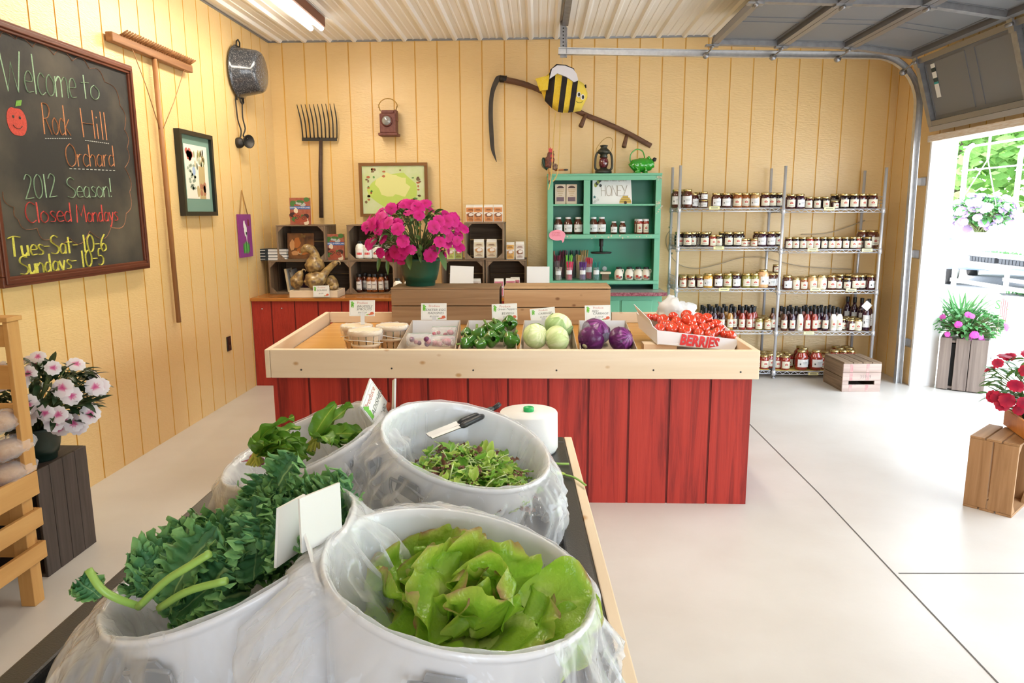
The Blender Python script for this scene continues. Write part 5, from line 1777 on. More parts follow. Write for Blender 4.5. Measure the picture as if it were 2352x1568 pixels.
for k in range(4):
    blob(b, hp(0.08 + 0.035 * k, 0.72 + 0.06 * k, 0.001 + 0.0003 * k), 0.014, 0.018, Rh, 0.0006, k % 2, seed=k)
blob(b, hp(0.2, 0.70, 0.002), 0.012, 0.012, Rh, 0.0006, 1)
for k in range(5):
    a = k * 2 * PI / 5 + PI / 2
    b.bar(hp(0.05, 0.26, 0.0015), hp(0.05, 0.26, 0.0015) + ex * (0.013 * math.cos(a)) + ey * (0.013 * math.sin(a)), 0.006, 0.0008, up=nrm, m=2)
b.build('bee_drawing', [mat('bee_olive', (0.36, 0.36, 0.08), rough=0.7), M_embk, mat('star_teal', (0.02, 0.18, 0.18))], hs, world=True)
# tall tea boxes
def tea_box(lab, x):
    k = 'teabox'
    loc = (x, 6.56, z_s1)
    if k in PROTO:
        return dup(PROTO[k], loc, 0.0, lab)
    t = thing('honey_candy_box', lab, 'box', loc, 0.04, 'cream boxes in the hutch')
    PROTO[k] = t
    w, h, d = 0.094, 0.172, 0.06
    b = MB()
    b.box(-w / 2, w / 2, 0, d, 0, h)
    b.build('carton', mat('cream_carton', (0.66, 0.54, 0.40), rough=0.5), t, bevel=0.002)
    b = MB()
    b.prism([(0.032 * math.cos(a), 0.022 * math.sin(a)) for a in [PI * i / 12 for i in range(13)]], 0.001, (0, 0, h * 0.80), FR_FRONT)
    b.build('arch_print', mat('dark_brown_print', (0.06, 0.02, 0.01), rough=0.5), t)
    b = MB()
    b.box(-0.033, 0.033, -0.001, 0, h * 0.14, h * 0.36)
    b.build('window_print', mat('wine_print', (0.09, 0.015, 0.015), rough=0.3), t)
    b = MB()
    for z, ww in ((0.70, 0.034), (0.62, 0.028), (0.54, 0.022), (0.43, 0.016)):
        b.box(-ww, ww, -0.001, 0, h * z, h * z + 0.006)
    b.build('print', mat('tan_print', (0.42, 0.28, 0.12)), t)
    return t
for i, x in enumerate([0.192, 0.292]):
    tea_box(['cream carton with a dark arch, on the hutch shelf by the stile', 'cream carton with a dark arch, beside the honey sign in the hutch'][i], x)
# honey jars
for i, x in enumerate([0.175, 0.264, 0.354, 0.490, 0.563]):
    jar([ 'first', 'second', 'third', 'fourth', 'fifth'][i] + ' large honey jar from the bee ribbons, on the middle hutch shelf', (x, 6.58, z_s2 + 0.001), 'honey', 'brown', 'white', 'white', 'large honey jars')
for i, x in enumerate([0.672, 0.749]):
    t = jar(['smaller honey jar next to the five large ones in the hutch', 'smaller honey jar next to the salsa jars in the hutch'][i], (x, 6.58, z_s2 + 0.001), 'honey', 'brown', 'white', 'white', 'smaller honey jars')
    t.scale = (0.78, 0.78, 0.74)
for i, (x, y) in enumerate(zip([0.899, 0.957, 0.891, 0.946], (6.58, 6.58, 6.66, 6.66))):
    t = jar(['front salsa jar nearer the honey jars on the middle hutch shelf', 'front salsa jar nearest the hutch side', 'salsa jar behind the first salsa jar in the hutch', 'salsa jar behind the second salsa jar in the hutch'][i], (x, y, z_s2 + 0.001), 'half', 'red', 'cream', 'white', 'salsa jars in the hutch')
    t.scale = (0.85, 0.85, 1.28)
# syrup jugs
def syrup(lab, x):
    loc = (x, 6.56, z_s3 + 0.001)
    if 'syrup' in PROTO:
        return dup(PROTO['syrup'], loc, 0.0, lab)
    t = thing('syrup_jug', lab, 'jug', loc, 0, 'syrup jugs on the lower hutch shelf')
    PROTO['syrup'] = t
    b = MB()
    b.lathe([(0.030, 0), (0.038, 0.006), (0.040, 0.04), (0.037, 0.07), (0.026, 0.092), (0.020, 0.098)], n=18)
    b.build('body', mat('cream_plastic', (0.72, 0.66, 0.54), rough=0.35), t)
    b = MB()
    b.lathe([(0.024, 0.098), (0.025, 0.100), (0.025, 0.112), (0.022, 0.115)], n=16)
    b.build('cap', M_blacklid, t)
    b = MB()
    b.tube([(0.022, 0, 0.092), (0.040, 0, 0.092), (0.044, 0, 0.075), (0.037, 0, 0.055)], 0.005, 8)
    b.build('handle', mat('cream_plastic', (0, 0, 0)), t)
    b = MB()
    for a0, a1, z0, z1, m in ((-.7, -.1, .022, .044, 0), (-.05, .4, .014, .032, 0), (.3, .7, .018, .036, 1), (-.6, .3, .012, .017, 1)):
        vs = []
        for z in (z0, z1):
            for i in range(4):
                a = -PI / 2 + a0 + (a1 - a0) * i / 3
                vs.append((0.0408 * math.cos(a), 0.0408 * math.sin(a), z))
        b.add(vs, [(i, i + 1, 5 + i, 4 + i) for i in range(3)], m, True)
    b.build('scene_print', [M_emb, M_embk], t)
    return t
for i, x in enumerate([0.722, 0.816, 0.897, 0.968]):
    syrup(ORD[i] + ' cream syrup jug from the wooden block, on the low hutch shelf', x)
# jars of coloured honey sticks
def sticks(lab, px, y, zb, col, h=0.15, sh=0.07, r=0.03, glass=None, labelm=None, seed=0):
    t = thing('honey_stick_jar', lab, 'jar', (px, y, zb), 0, 'jars of honey sticks')
    b = MB()
    b.lathe([(r * 0.9, 0), (r, 0.004), (r, h * 0.8), (r * 0.93, h)], n=14)
    b.build('jar', mat('jar_tint_' + col, tuple(0.35 + 0.55 * x for x in STK[col]), rough=0.08, spec=0.6, coat=0.5, alpha=0.42), t)
    r_ = random.Random(seed)
    b = MB()
    for k in range(18):
        a, q = r_.uniform(0, 2 * PI), r_.uniform(0.1, 0.8) * r
        d = V((math.cos(a), math.sin(a), 0))
        b.tube([d * (q * 0.7) + V((0, 0, 0.006)), d * (q + 0.014) + V((0, 0, h + sh * r_.uniform(0.75, 1.05)))], 0.0042, 5, sm=False)
    b.build('sticks', mat('honey_stick_' + col, STK[col], rough=0.25), t)
    if labelm:
        b = MB()
        vs = []
        for z in (h * 0.45, h * 0.78):
            for i in range(7):
                a = -PI / 2 - 0.9 + 1.8 * i / 6
                vs.append(((r + 0.001) * math.cos(a), (r + 0.001) * math.sin(a), z))
        b.add(vs, [(i, i + 1, 8 + i, 7 + i) for i in range(6)], 0, True)
        b.build('label', M_labelw, t)
    return t
STK = {'maroon': (0.16, 0.01, 0.03), 'black': (0.015, 0.012, 0.02), 'gold': (0.55, 0.36, 0.12), 'lime': (0.22, 0.62, 0.06), 'red': (0.62, 0.05, 0.07), 'pink': (0.72, 0.05, 0.12), 'purple': (0.13, 0.04, 0.22), 'teal': (0.01, 0.24, 0.20), 'wine': (0.20, 0.02, 0.04), 'tan': (0.40, 0.22, 0.12), 'clear': (0.45, 0.36, 0.30)}
zc = z_s3 + 0.001
XS_ = [0.130, 0.212, 0.299, 0.393, 0.169, 0.263, 0.365, 0.459]
for i, (col, x, y, dz, nm) in enumerate((('tan', XS_[0], 6.78, 0.06, 'tan honey sticks at the back by the hutch side'), ('maroon', XS_[1] + 0.02, 6.78, 0.06, 'maroon honey sticks at the back of the hutch'), ('black', XS_[2] + 0.03, 6.78, 0.06, 'black honey sticks at the back of the hutch'), ('gold', XS_[3] + 0.03, 6.78, 0.06, 'pale gold honey sticks at the back of the hutch'),
        ('wine', XS_[4], 6.68, 0.025, 'wine-coloured honey sticks in the second row'), ('lime', XS_[5] + 0.01, 6.68, 0.025, 'lime green honey sticks'), ('gold', XS_[6] + 0.01, 6.68, 0.025, 'gold honey sticks in the second row'), ('red', XS_[7], 6.66, 0.0, 'red honey sticks beside the purple ones'))):
    sticks('glass jar of ' + nm, x, y, zc, col, h=0.14 + dz, sh=0.055, r=0.032, labelm=(col == 'red'), seed=i)
XS_ = [0.177, 0.275, 0.396, 0.518]
for i, (col, x, nm) in enumerate((('clear', XS_[0], 'short jar of clear honey sticks in front by the hutch side'), ('pink', XS_[1], 'jar of bright pink honey sticks in front'), ('purple', XS_[2], 'jar of purple honey sticks in front'), ('teal', XS_[3], 'jar of teal honey sticks with a white wrap in front'))):
    sticks(nm, x, 6.545, zc, col, h=0.115 if i != 0 else 0.105, sh=0.05 if i else 0.012, r=0.03, labelm=True, seed=20 + i)
# wooden block and white round lid
c = V((0.605, 6.6, 0.898))
t = thing('wooden_block', 'small two-piece wooden block beside the honey sticks on the low hutch shelf', 'block', (c.x, 6.6, z_s3 + 0.001))
b = MB()
b.box(-0.032, 0.032, -0.03, 0.03, 0, 0.052)
b.build('base', M_oldx, t)
b = MB()
b.box(-0.048, 0.048, -0.04, 0.04, 0.0525, 0.07)
b.build('top', M_pinex, t)
c = V((0.62, 6.83, 0.96))
t = thing('white_disc', 'white round disc fixed on the hutch back above the wooden block', 'disc', c)
b = MB()
b.cyl((c.x, 6.847, c.z), (c.x, 6.84, c.z), 0.022, n=20)
b.build('disc', M_white_paint, t, world=True, bevel=0.002)

# rooster on the hutch edge
r0 = V((0.105, 6.5, 1.83))
ro_ = thing('rooster_figure', 'painted wooden rooster sitting on the hutch edge with dangling legs', 'figurine', (r0.x, r0.y, HZ1))
b = MB()
b.tube(spline([(0.086, 6.52, 1.868), (0.094, 6.52, 1.916), (0.101, 6.52, 1.961), (0.109, 6.52, 1.998), (0.112, 6.52, 2.016)], 3), [0.035] * 3 + [0.04] * 3 + [0.03] * 3 + [0.022] * 3 + [0.015], 12)
b.build('body', mat('brown_rooster_paint', (0.22, 0.06, 0.04), rough=0.5, var=0.8, vscale=60, var2=(0.05, 0.02, 0.02)), ro_, world=True)
b = MB()
b.ball((0.109, 6.51, 1.96), (0.022, 0.022, 0.034))
b.prism([(-0.014, 0), (0.016, 0), (0.018, 0.036), (0.006, 0.028), (0.0, 0.046), (-0.006, 0.03), (-0.016, 0.042)], 0.012, V((0.101, 6.5, 1.996)), FR_FRONT)
b.ball((0.116, 6.49, 1.929), (0.012, 0.012, 0.02))
b.build('head', mat('rooster_red', (0.55, 0.05, 0.05), rough=0.45), ro_, world=True)
b = MB()
for k in range(4):
    b.tube(spline([V((0.079, 6.53, 1.858)) + V((0, 0.008 * k, 0)), V((0.048, 6.53, 1.895)) + V((-0.004 * k, 0.008 * k, 0)), V((0.04, 6.53, 1.955)) + V((0.006 * k, 0.008 * k, 0.0))], 4), [0.016] * 8 + [0.008], 8, m=k % 2)
b.build('tail', [mat('tail_dark_green', (0.012, 0.05, 0.035), rough=0.4), mat('tail_cream', (0.45, 0.42, 0.28), rough=0.5)], ro_, world=True)
b = MB()
b.ball((0.139, 6.49, 1.873), (0.034, 0.018, 0.028))
b.build('wing', mat('wing_stripes', (0.05, 0.015, 0.015), rough=0.5, var=1.0, vscale=40, var2=(0.40, 0.26, 0.16), stretch=(3, 1, 1)), ro_, world=True)
for q in ([(0.143, 6.5, 1.844), (0.199, 6.46, 1.845), (0.236, 6.44, 1.844)], [(0.094, 6.485, 1.825), (0.09, 6.47, 1.773), (0.094, 6.47, 1.743)]):
    b = MB()
    b.tube(q, 0.008, 8)
    lg = b.build('leg', mat('orange_leg', (0.48, 0.20, 0.07), rough=0.5), ro_, world=True)
    b = MB()
    b.ball(q[-1], (0.008, 0.010, 0.022) if q[0][0] > q[2][0] - 0.05 and q[2][2] > 1.7 else (0.02, 0.02, 0.008))
    b.build('foot', M_embk, lg, world=True)
# barn lantern
lc = V((0.575, 6.62, 1.833))
la = thing('barn_lantern', 'dark barn lantern with a red glass globe on top of the hutch', 'lantern', (lc.x, 6.62, HZ1 + 0.001))
M_lan = mat('dark_olive_tin', (0.05, 0.05, 0.038), rough=0.4, metal=0.5)
b = MB()
b.lathe([(0.066, 0), (0.073, 0.006), (0.073, 0.022), (0.066, 0.034), (0.035, 0.045), (0.03, 0.055)], n=22)
b.build('tank', M_lan, la)
b = MB()
b.lathe([(0.028, 0.053), (0.040, 0.075), (0.044, 0.10), (0.038, 0.125), (0.030, 0.14)], n=20)
b.build('globe', mat('red_glass', (0.11, 0.008, 0.018), rough=0.05, spec=0.9, coat=1.0), la)
b = MB()
b.lathe([(0.033, 0.14), (0.036, 0.145), (0.030, 0.165), (0.040, 0.172), (0.054, 0.18), (0.054, 0.20), (0.030, 0.222), (0.028, 0.235), (0.036, 0.238), (0.034, 0.246), (0.01, 0.25)], n=20)
b.build('chimney', M_lan, la)
for s in (-1, 1):
    b = MB()
    b.tube(spline([(s * 0.055, 0, 0.03), (s * 0.074, 0, 0.06), (s * 0.07, 0, 0.15), (s * 0.052, 0, 0.19)], 4), 0.010, 8)
    b.build('side_tube', M_lan, la)
b = MB()
b.tube(spline([(-0.068, 0, 0.19), (-0.06, 0, 0.23), (-0.01, 0, 0.29), (0.035, 0, 0.315), (0.07, 0, 0.30), (0.078, 0, 0.25), (0.062, 0, 0.19)], 4), 0.0025, 6)
b.build('bail', mat('brass_wire', (0, 0, 0)), la)
# frog watering can
fc = V((0.913, 6.62, 1.838))
fr = thing('frog_watering_can', 'glossy green frog-shaped watering can on top of the hutch', 'watering can', (fc.x, 6.62, HZ1 + 0.001))
M_frog = mat('glossy_green_paint', (0.025, 0.34, 0.015), rough=0.12, coat=1.0)
b = MB()
b.tube(spline([(-0.095, 0, 0.045), (-0.07, 0, 0.065), (-0.02, 0, 0.074), (0.03, 0, 0.076), (0.075, 0, 0.088), (0.105, 0, 0.10)], 4), [0.02] + [0.045] * 3 + [0.058] * 4 + [0.062] * 4 + [0.058] * 4 + [0.046] * 3 + [0.028, 0.018], 16)
b.build('body', M_frog, fr)
b = MB()
b.tube([(0.088, -0.012, 0.110), (0.108, -0.012, 0.122), (0.122, -0.012, 0.118)], [0.012, 0.02, 0.014], 10)
b.build('mouth', M_blk, fr)
for s in (-1, 1):
    b = MB()
    b.ball((0.055, s * 0.03, 0.135), 0.014)
    b.build('eye', M_frog, fr)
    b = MB()
    b.tube(spline([(0.02, s * 0.05, 0.06), (0.03, s * 0.055, 0.03), (0.022, s * 0.052, 0.0065), (0.045, s * 0.058, 0.006)], 3), 0.011, 8)
    b.build('leg', M_frog, fr)
    b = MB()
    b.tube(spline([(-0.06, s * 0.045, 0.06), (-0.035, s * 0.062, 0.03), (-0.06, s * 0.058, 0.0085), (-0.02, s * 0.062, 0.008)], 3), 0.014, 8)
    b.build('leg', M_frog, fr)
b = MB()
b.tube(spline([(-0.085, 0, 0.075), (-0.105, 0, 0.12), (-0.095, 0, 0.175), (-0.05, 0, 0.21), (0.0, 0, 0.195), (0.02, 0, 0.15), (0.022, 0, 0.13)], 5), 0.0055, 8)
b.build('handle', M_frog, fr)


# ------------------------------------------------------------------ wire shelving with preserves
M_chrome = mat('zinc_wire', (0.60, 0.61, 0.64), rough=0.3, metal=0.45)
RY0, RY1 = 6.45, 6.82
ZL = [1.515, 1.178, 0.815, 0.437, 0.075]
ZR = [1.502, 1.155, 0.797, 0.428, 0.068]
def wire_shelf(x0, x1, z, unit):
    b = MB()
    y0, y1 = RY0 + 0.004, RY1
    for zz in (z - 0.004, z - 0.032):
        b.tube([(x0, y0, zz), (x1, y0, zz)], 0.0038, 6)
        b.tube([(x0, y1, zz), (x1, y1, zz)], 0.0038, 6)
        b.tube([(x0, y0, zz), (x0, y1, zz)], 0.0038, 6)
        b.tube([(x1, y0, zz), (x1, y1, zz)], 0.0038, 6)
    n = int((x1 - x0) / 0.024)
    for k in range(1, n):
        x = x0 + (x1 - x0) * k / n
        b.tube([(x, y0, z - 0.0018), (x, y1, z - 0.0018)], 0.0018, 4, caps=False)
    for yy in (y0 + 0.125, y0 + 0.25):
        b.tube([(x0, yy, z - 0.006), (x1, yy, z - 0.006)], 0.003, 5)
    m_ = int((x1 - x0) / 0.034)
    for yy in (y0, y1):
        b.tube([(x0 + (x1 - x0) * k / m_, yy, z - (0.006 if k % 2 else 0.030)) for k in range(m_ + 1)], 0.0024, 5)
    for xx in (x0, x1):
        b.tube([(xx, y0 + (y1 - y0) * k / 10, z - (0.006 if k % 2 else 0.030)) for k in range(11)], 0.0024, 5)
    return b.build('wire_shelf', M_chrome, unit, world=True)
def post(x, y, unit, zs, top=1.865):
    b = MB()
    b.tube([(x, y, 0.03), (x, y, top)], 0.0125, 12)
    p = b.build('post', M_chrome, unit, world=True)
    for z in zs:
        b = MB()
        b.lathe([(0.0185, z - 0.04), (0.0165, z + 0.006)], (x, y, 0), 12)
        b.build('collar', M_chrome, p, world=True)
    b = MB()
    b.lathe([(0.018, 0), (0.018, 0.008), (0.006, 0.012), (0.006, 0.03)], (x, y, 0), 12)
    b.build('foot', M_steel_dk, p, world=True)
def side_guard(x, zs, unit):
    b = MB()
    for z in zs:
        for zz in (0.0, 0.03, 0.06, 0.09):
            b.tube([(x, RY0 + 0.03, z + zz), (x, RY1 - 0.03, z + zz)], 0.0022, 5)
        for k in range(6):
            y = RY0 + 0.03 + (RY1 - RY0 - 0.06) * k / 5
            b.tube([(x, y, z - 0.01), (x, y, z + 0.092)], 0.0022, 5)
    return b.build('side_guard', M_chrome, unit, world=True)
PX = (1.222, 2.117, 2.968)
ul = thing('wire_shelving_unit', 'five-shelf chrome wire rack of preserves beside the green hutch', 'shelving', (1.65, 6.63, 0))
ur = thing('wire_shelving_unit', 'five-shelf chrome wire rack of preserves beside the garage doorway', 'shelving', (2.54, 6.63, 0))
for z in ZL:
    wire_shelf(PX[0] + 0.015, PX[1] - 0.03, z, ul)
for z in ZR:
    wire_shelf(PX[1] + 0.015, PX[2] - 0.015, z, ur)
post(PX[0], RY0, ul, ZL, 1.875)
post(PX[0], RY1, ul, ZL, 1.88)
post(PX[1], RY0, ur, ZR, 1.865)
post(PX[1] - 0.005, RY1, ur, ZR, 1.865)
post(PX[2], RY0, ur, ZR, 1.845)
post(PX[2] - 0.02, RY1, ur, ZR, 1.84)
side_guard(PX[0] - 0.008, (ZL[1] + 0.012, ZL[2] + 0.012), ul)
side_guard(PX[2] + 0.006, (ZR[0] + 0.012, ZR[1] + 0.012, ZR[2] + 0.012), ur)
for u_, zz, x0, x1 in ((ul, ZL[4], PX[0] + 0.02, PX[1] - 0.035), (ur, ZR[4], PX[1] + 0.02, PX[2] - 0.02)):
    b = MB()
    b.box(x0, x1, RY0 + 0.012, RY1 - 0.008, zz + 0.0003, zz + 0.003)
    b.build('shelf_liner', mat('yellow_card_liner', (0.62, 0.46, 0.12), rough=0.6), u_, world=True)
for u_, p in ((ul, (1.524, 6.444, 1.515)), (ur, (2.508, 6.444, 1.503)), (ul, (1.577, 6.444, 1.17)), (ur, (2.39, 6.444, 1.152)), (ur, (2.857, 6.444, 1.147)), (ul, (1.639, 6.444, 0.806)), (ur, (2.436, 6.444, 0.806)), (ur, (2.746, 6.444, 0.798)), (ul, (1.66, 6.444, 0.444)), (ur, (2.405, 6.444, 0.417)), (ur, (2.468, 6.444, 0.045))):
    b = MB()
    b.box(p[0] - 0.045, p[0] + 0.045, 6.4432, 6.4450, p[2] - 0.014, p[2] + 0.012)
    tg = b.build('price_tag', mat('pale_yellow_tag', (0.76, 0.72, 0.36), rough=0.6), u_, world=True)
    b = MB()
    b.box(p[0] - 0.03, p[0] + 0.03, 6.4426, 6.4431, p[2] - 0.004, p[2] + 0.002)
    b.build('tag_print', M_ink, tg, world=True)

SHN = ['top', 'second', 'third', 'fourth', 'bottom']
def row(unit, sh, items, y=6.505, rname='front row', scale=1.0):
    """items: (x, kind, content, label, extra y)"""
    zz = (ZL if unit == 'L' else ZR)[sh] + 0.0005 + (0.003 if sh == 4 else 0)
    rk_ = 'rack beside the hutch' if unit == 'L' else 'rack beside the doorway'
    for i, it in enumerate(items):
        x, kind, cont, lab = it[:4]
        dy = it[4] if len(it) > 4 else 0
        nm = 'bottle' if kind in ('sauce', 'wine') else 'jar'
        label = '%s %s, %s from the hutch, %s, %s shelf, %s' % (cont, nm, ORD[i] if i < 20 else 'last', rname, SHN[sh], rk_)
        lid = None
        if len(it) > 5:
            lid = it[5]
        jar(label, (x, y + dy, zz), kind, cont, lab or None, lid, 'preserves on the %s shelf, %s' % (SHN[sh], rk_), rz=rnd.uniform(-0.35, 0.35))
def mk(xs, spec):
    """spec letters: kind+content+label codes"""
    K = {'q': 'quart', 'p': 'pint', 'h': 'half', 's': 'small', 'b': 'big', 'c': 'sauce', 'w': 'wine'}
    Cc = {'d': 'dark red', 'k': 'black-red', 'a': 'amber', 'r': 'red', 'b': 'brown', 'u': 'purple', 'y': 'yellow', 't': 'tan', 'g': 'green', 'c': 'cream', 'm': 'mustard', 'o': 'peach', 'w': 'white'}
    Lc = {'c': 'cream', 'w': 'white', '-': None}
    return [(x, K[s[0]], Cc[s[1]], Lc[s[2]]) + ((float(s[3:]),) if len(s) > 3 else ()) for x, s in zip(xs, spec.split())]
row('L', 0, mk([1.218, 1.301, 1.370, 1.449, 1.551, 1.637, 1.735, 1.810, 1.889, 1.972, 2.039, 2.107], 'qbw.06 qbw pdw.05 sdw pbw pdw pac pac.03 ptw pdc pkc.02 pkc.05'))
row('R', 0, mk([2.193, 2.272, 2.350, 2.421, 2.492, 2.574, 2.649, 2.734, 2.809, 2.898], 'pdc puw hdc hkc hkc sdc.-0 pkc pkc pdc.02 pdc'.replace('.-0', '')))
row('L', 1, mk([1.250, 1.315, 1.368, 1.414, 1.464, 1.532, 1.589, 1.669, 1.745, 1.810, 1.852, 1.897, 1.965, 2.045, 2.117], 'pkc.05 pkc pkc.04 pkc.09 pkc hrc hkc pkc pkc sac skc.04 sac puw puw pkc.06'))
row('R', 1, mk([2.197, 2.258, 2.318, 2.379, 2.439, 2.499, 2.563, 2.624, 2.688, 2.755, 2.804, 2.838, 2.883, 2.939], 'hdc hkc hkc hrc hdc hkc hkc hdc hkc hkc hrc.03 hkc.06 hkc qbc.05'))
row('L', 2, mk([1.290, 1.363, 1.436, 1.510, 1.598, 1.683, 1.755, 1.844, 1.916, 1.993, 2.073, 2.127], 'hac hdc hdc pyw pdw pgc puw pgc pgc qow pbw.02 pbw.06'))
row('R', 2, mk([2.207, 2.283, 2.352, 2.424, 2.508, 2.592, 2.660, 2.732, 2.797, 2.857, 2.933], 'pbw hcc hac poc pcc pbc hdc.02 hkc pdc pkc.02 pdw'))
row('L', 3, mk([1.350, 1.416, 1.498, 1.580, 1.650, 1.719, 1.766, 1.828, 1.894, 1.936, 1.979, 2.021, 2.056], 'htc htc cuc cuw cdc cmc cdc.03 crc crc crc.04 hgc hgc.06 htc'))
row('R', 3, mk([2.114, 2.203, 2.272, 2.341, 2.403, 2.468, 2.518, 2.564, 2.634, 2.691, 2.741, 2.791, 2.856, 2.932], 'cbc.05 cbc cuc cwc crc crc cuc.04 cuc cwc cwc.01 hdc.05 hdc hcc wuw.02'))
row('L', 4, mk([1.400, 1.486, 1.573, 1.659, 1.745, 1.831, 1.917, 1.995, 2.046, 2.112], 'prc prc prc prc prc prc prc prc.03 prc prc.06'))
row('R', 4, mk([2.167, 2.233, 2.377, 2.505, 2.583, 2.668, 2.742, 2.812], 'prc.04 prc brw brw prc.02 brw brw brw'))
# rows behind, where the lids show over the front row
def behind(unit, sh, xs, spec, y, rname):
    row(unit, sh, mk(xs, spec), y, rname)
for k, y in enumerate((6.60, 6.69)):
    rn = ['second row', 'third row'][k]
    behind('L', 2, [1.314, 1.388, 1.462, 1.537, 1.618, 1.704, 1.786, 1.867, 1.945, 2.018, 2.100], 'hac hdc hdc hyc hdw hgc puw hgc hgc poc pbw', y, rn)
    behind('R', 2, [2.316, 2.386, 2.459, 2.544, 2.629, 2.706, 2.783, 2.852, 2.921, 2.982], 'hcc hac hoc hcc hbc pdc pkc pdc pkc pdw', y, rn)
    behind('L', 3, [1.375, 1.441, 1.508, 1.575, 1.642, 1.709, 1.772, 1.850, 1.909, 1.964, 2.022, 2.085], 'htc htc cuc cuc cdc cmc cdc crc crc crc hgc htc', y, rn)
    behind('R', 3, [2.230, 2.296, 2.366, 2.432, 2.498, 2.565, 2.635, 2.704, 2.778, 2.836, 2.895], 'cbc cuc cuc crc crc cuc cdc cuc hdc hcc hdc', y, rn)
    behind('R', 4, [2.217, 2.304, 2.435, 2.541, 2.671, 2.762, 2.848], 'prc prc brw prc prc brw brw', y + 0.02, rn)
    behind('L', 4, [1.999, 2.082, 2.158], 'prc prc prc', y, rn)
behind('L', 3, [1.584, 1.657, 1.725, 1.798], 'cuc cuc cdc cuc', 6.76, 'fourth row')
behind('R', 3, [2.338, 2.478, 2.558, 2.621, 2.697], 'cuc cuc crc cuc cuc', 6.76, 'fourth row')
behind('R', 0, [2.463, 2.607, 2.728, 2.897], 'hdc pkc pkc pdc', 6.60, 'second row')
behind('L', 0, [1.245, 1.398, 1.597, 1.685, 1.875, 2.047], 'qbw pdw pbw pdw pac pkc', 6.60, 'second row')
behind('L', 1, [1.298, 1.414, 1.510, 1.645, 1.799, 1.953, 2.107], 'pkc pkc pkc pkc pkc pdc puw', 6.60, 'second row')
behind('R', 1, [2.298, 2.421, 2.547, 2.661, 2.775, 2.870, 2.927, 2.969], 'hdc hkc hkc hkc hkc qbc qbc qbc', 6.60, 'second row')
# stacked small jars
xa = [1.444, 1.406]
jar('small dark jar stacked on another on the top shelf, rack beside the hutch', (xa[0], 6.505, ZL[0] + 0.069), 'small', 'dark red', 'white', group='stacked small jars')
jar('small dark jar stacked second, just behind the stacked jar on the top shelf', (xa[1], 6.575, ZL[0] + 0.069), 'small', 'dark red', 'white', group='stacked small jars')
jar('small dark jar under the second stacked jar on the top shelf', (xa[1], 6.575, ZL[0] + 0.0005), 'small', 'dark red', 'white', group='stacked small jars')
xa = [2.136]
jar('lone brown jar stacked on the lids by the middle post, third shelf', (xa[0], 6.60, ZL[2] + 0.129), 'small', 'brown', 'cream', group='stacked small jars')
# tall purple juice bottles, two with square tags on the neck
for i, (x, y) in enumerate(zip([2.850, 2.889, 2.928, 2.964], (6.79, 6.73, 6.67, 6.61))):
    t = jar(['tall purple juice bottle at the very back by the doorway end, fourth shelf', 'tall purple juice bottle third behind the white-tagged one', 'tall purple juice bottle second behind the white-tagged one', 'tall purple juice bottle just behind the white-tagged one'][i], (x + 0.02, y, ZR[3] + 0.001), 'wine', 'purple', 'white', None, 'tall juice bottles')
p = V((2.909, 6.48, 0.654))
tg = thing('hang_tag', 'white square tag hanging on the front tall purple juice bottle', 'tag', p)
b = MB()
b.obox(p, (0.034, 0.001, 0.034), Matrix.Rotation(0.7, 3, 'Y'))
b.build('card', M_paper, tg, world=True)
# clear cable tied along the back of the racks
cb_ = thing('cable', 'clear looped cable hung along the back of the wire racks', 'cable', (1.674, 6.83, 1.006))
b = MB()
b.tube(spline([(1.241, 6.835, 1.341), (1.185, 6.84, 1.249), (1.218, 6.84, 1.108), (1.322, 6.84, 0.994), (1.497, 6.84, 0.961), (1.697, 6.84, 1.005), (1.883, 6.84, 1.058), (2.075, 6.84, 1.061), (2.237, 6.84, 1.024), (2.48, 6.84, 0.975), (2.9, 6.84, 0.95)], 5), 0.0045, 6)
b.tube(spline([(2.421, 6.84, 1.272), (2.658, 6.84, 1.283), (2.851, 6.84, 1.342), (2.982, 6.835, 1.396), (2.954, 6.83, 1.373)], 5), 0.0045, 6)
b.build('cord', mat('dull_clear_vinyl', (0.50, 0.38, 0.24), rough=0.3), cb_, world=True)
b = MB()
for p in ((1.218, 6.82, 1.341), (1.23, 6.82, 1.101)):
    b.tube([V(p) + V((0.016 * math.cos(a), 0, 0.01 * math.sin(3 * a))) for a in [i * 0.7 for i in range(9)]], 0.003, 5)
b.build('green_tie', mat('green_twist_tie', (0.02, 0.12, 0.05), rough=0.6), cb_, world=True)

# ------------------------------------------------------------------ apple crate on the floor by the racks
cr = thing('apple_crate', 'worn apple crate with pink stripes lying upside down on the floor by the wire rack', 'crate', (2.682, 5.96, 0), 0.03)
L_, Wd, Hh = 0.315, 0.38, 0.25
M_pinkx = wood('pinkish_crate_wood', (0.50, 0.40, 0.34), (0.36, 0.26, 0.21), 0, rough=0.75, c3=(0.44, 0.33, 0.28))
for k in range(4):
    b = MB()
    b.box(-L_ / 2 + k * L_ / 4 + 0.003, -L_ / 2 + (k + 1) * L_ / 4 - 0.003, 0, 0.38, Hh - 0.012, Hh)
    b.build('top_slat', M_oldy, cr, bevel=0.002)
def pts_(name, x0, x1, y0, y1, z0, z1, mm):
    b = MB()
    b.box(x0, x1, y0, y1, z0, z1)
    return b.build(name, mm, cr, bevel=0.002)
E = L_ / 2
pts_('front_board', -E, E, -0.0, 0.014, 0.165, 0.237, M_pinkx)
pts_('front_board', -E, E, -0.0, 0.014, 0.093, 0.162, M_pinkx)
pts_('front_board', -E, E, -0.0, 0.014, 0.0, 0.06, M_pinkx)
for s in (-1, 1):
    b = MB()
    x = s * (E - 0.025)
    b.box(x - 0.025, x + 0.025, 0.0, 0.014, 0.0605, 0.0925)
    b.build('front_block', M_pinkx, cr)
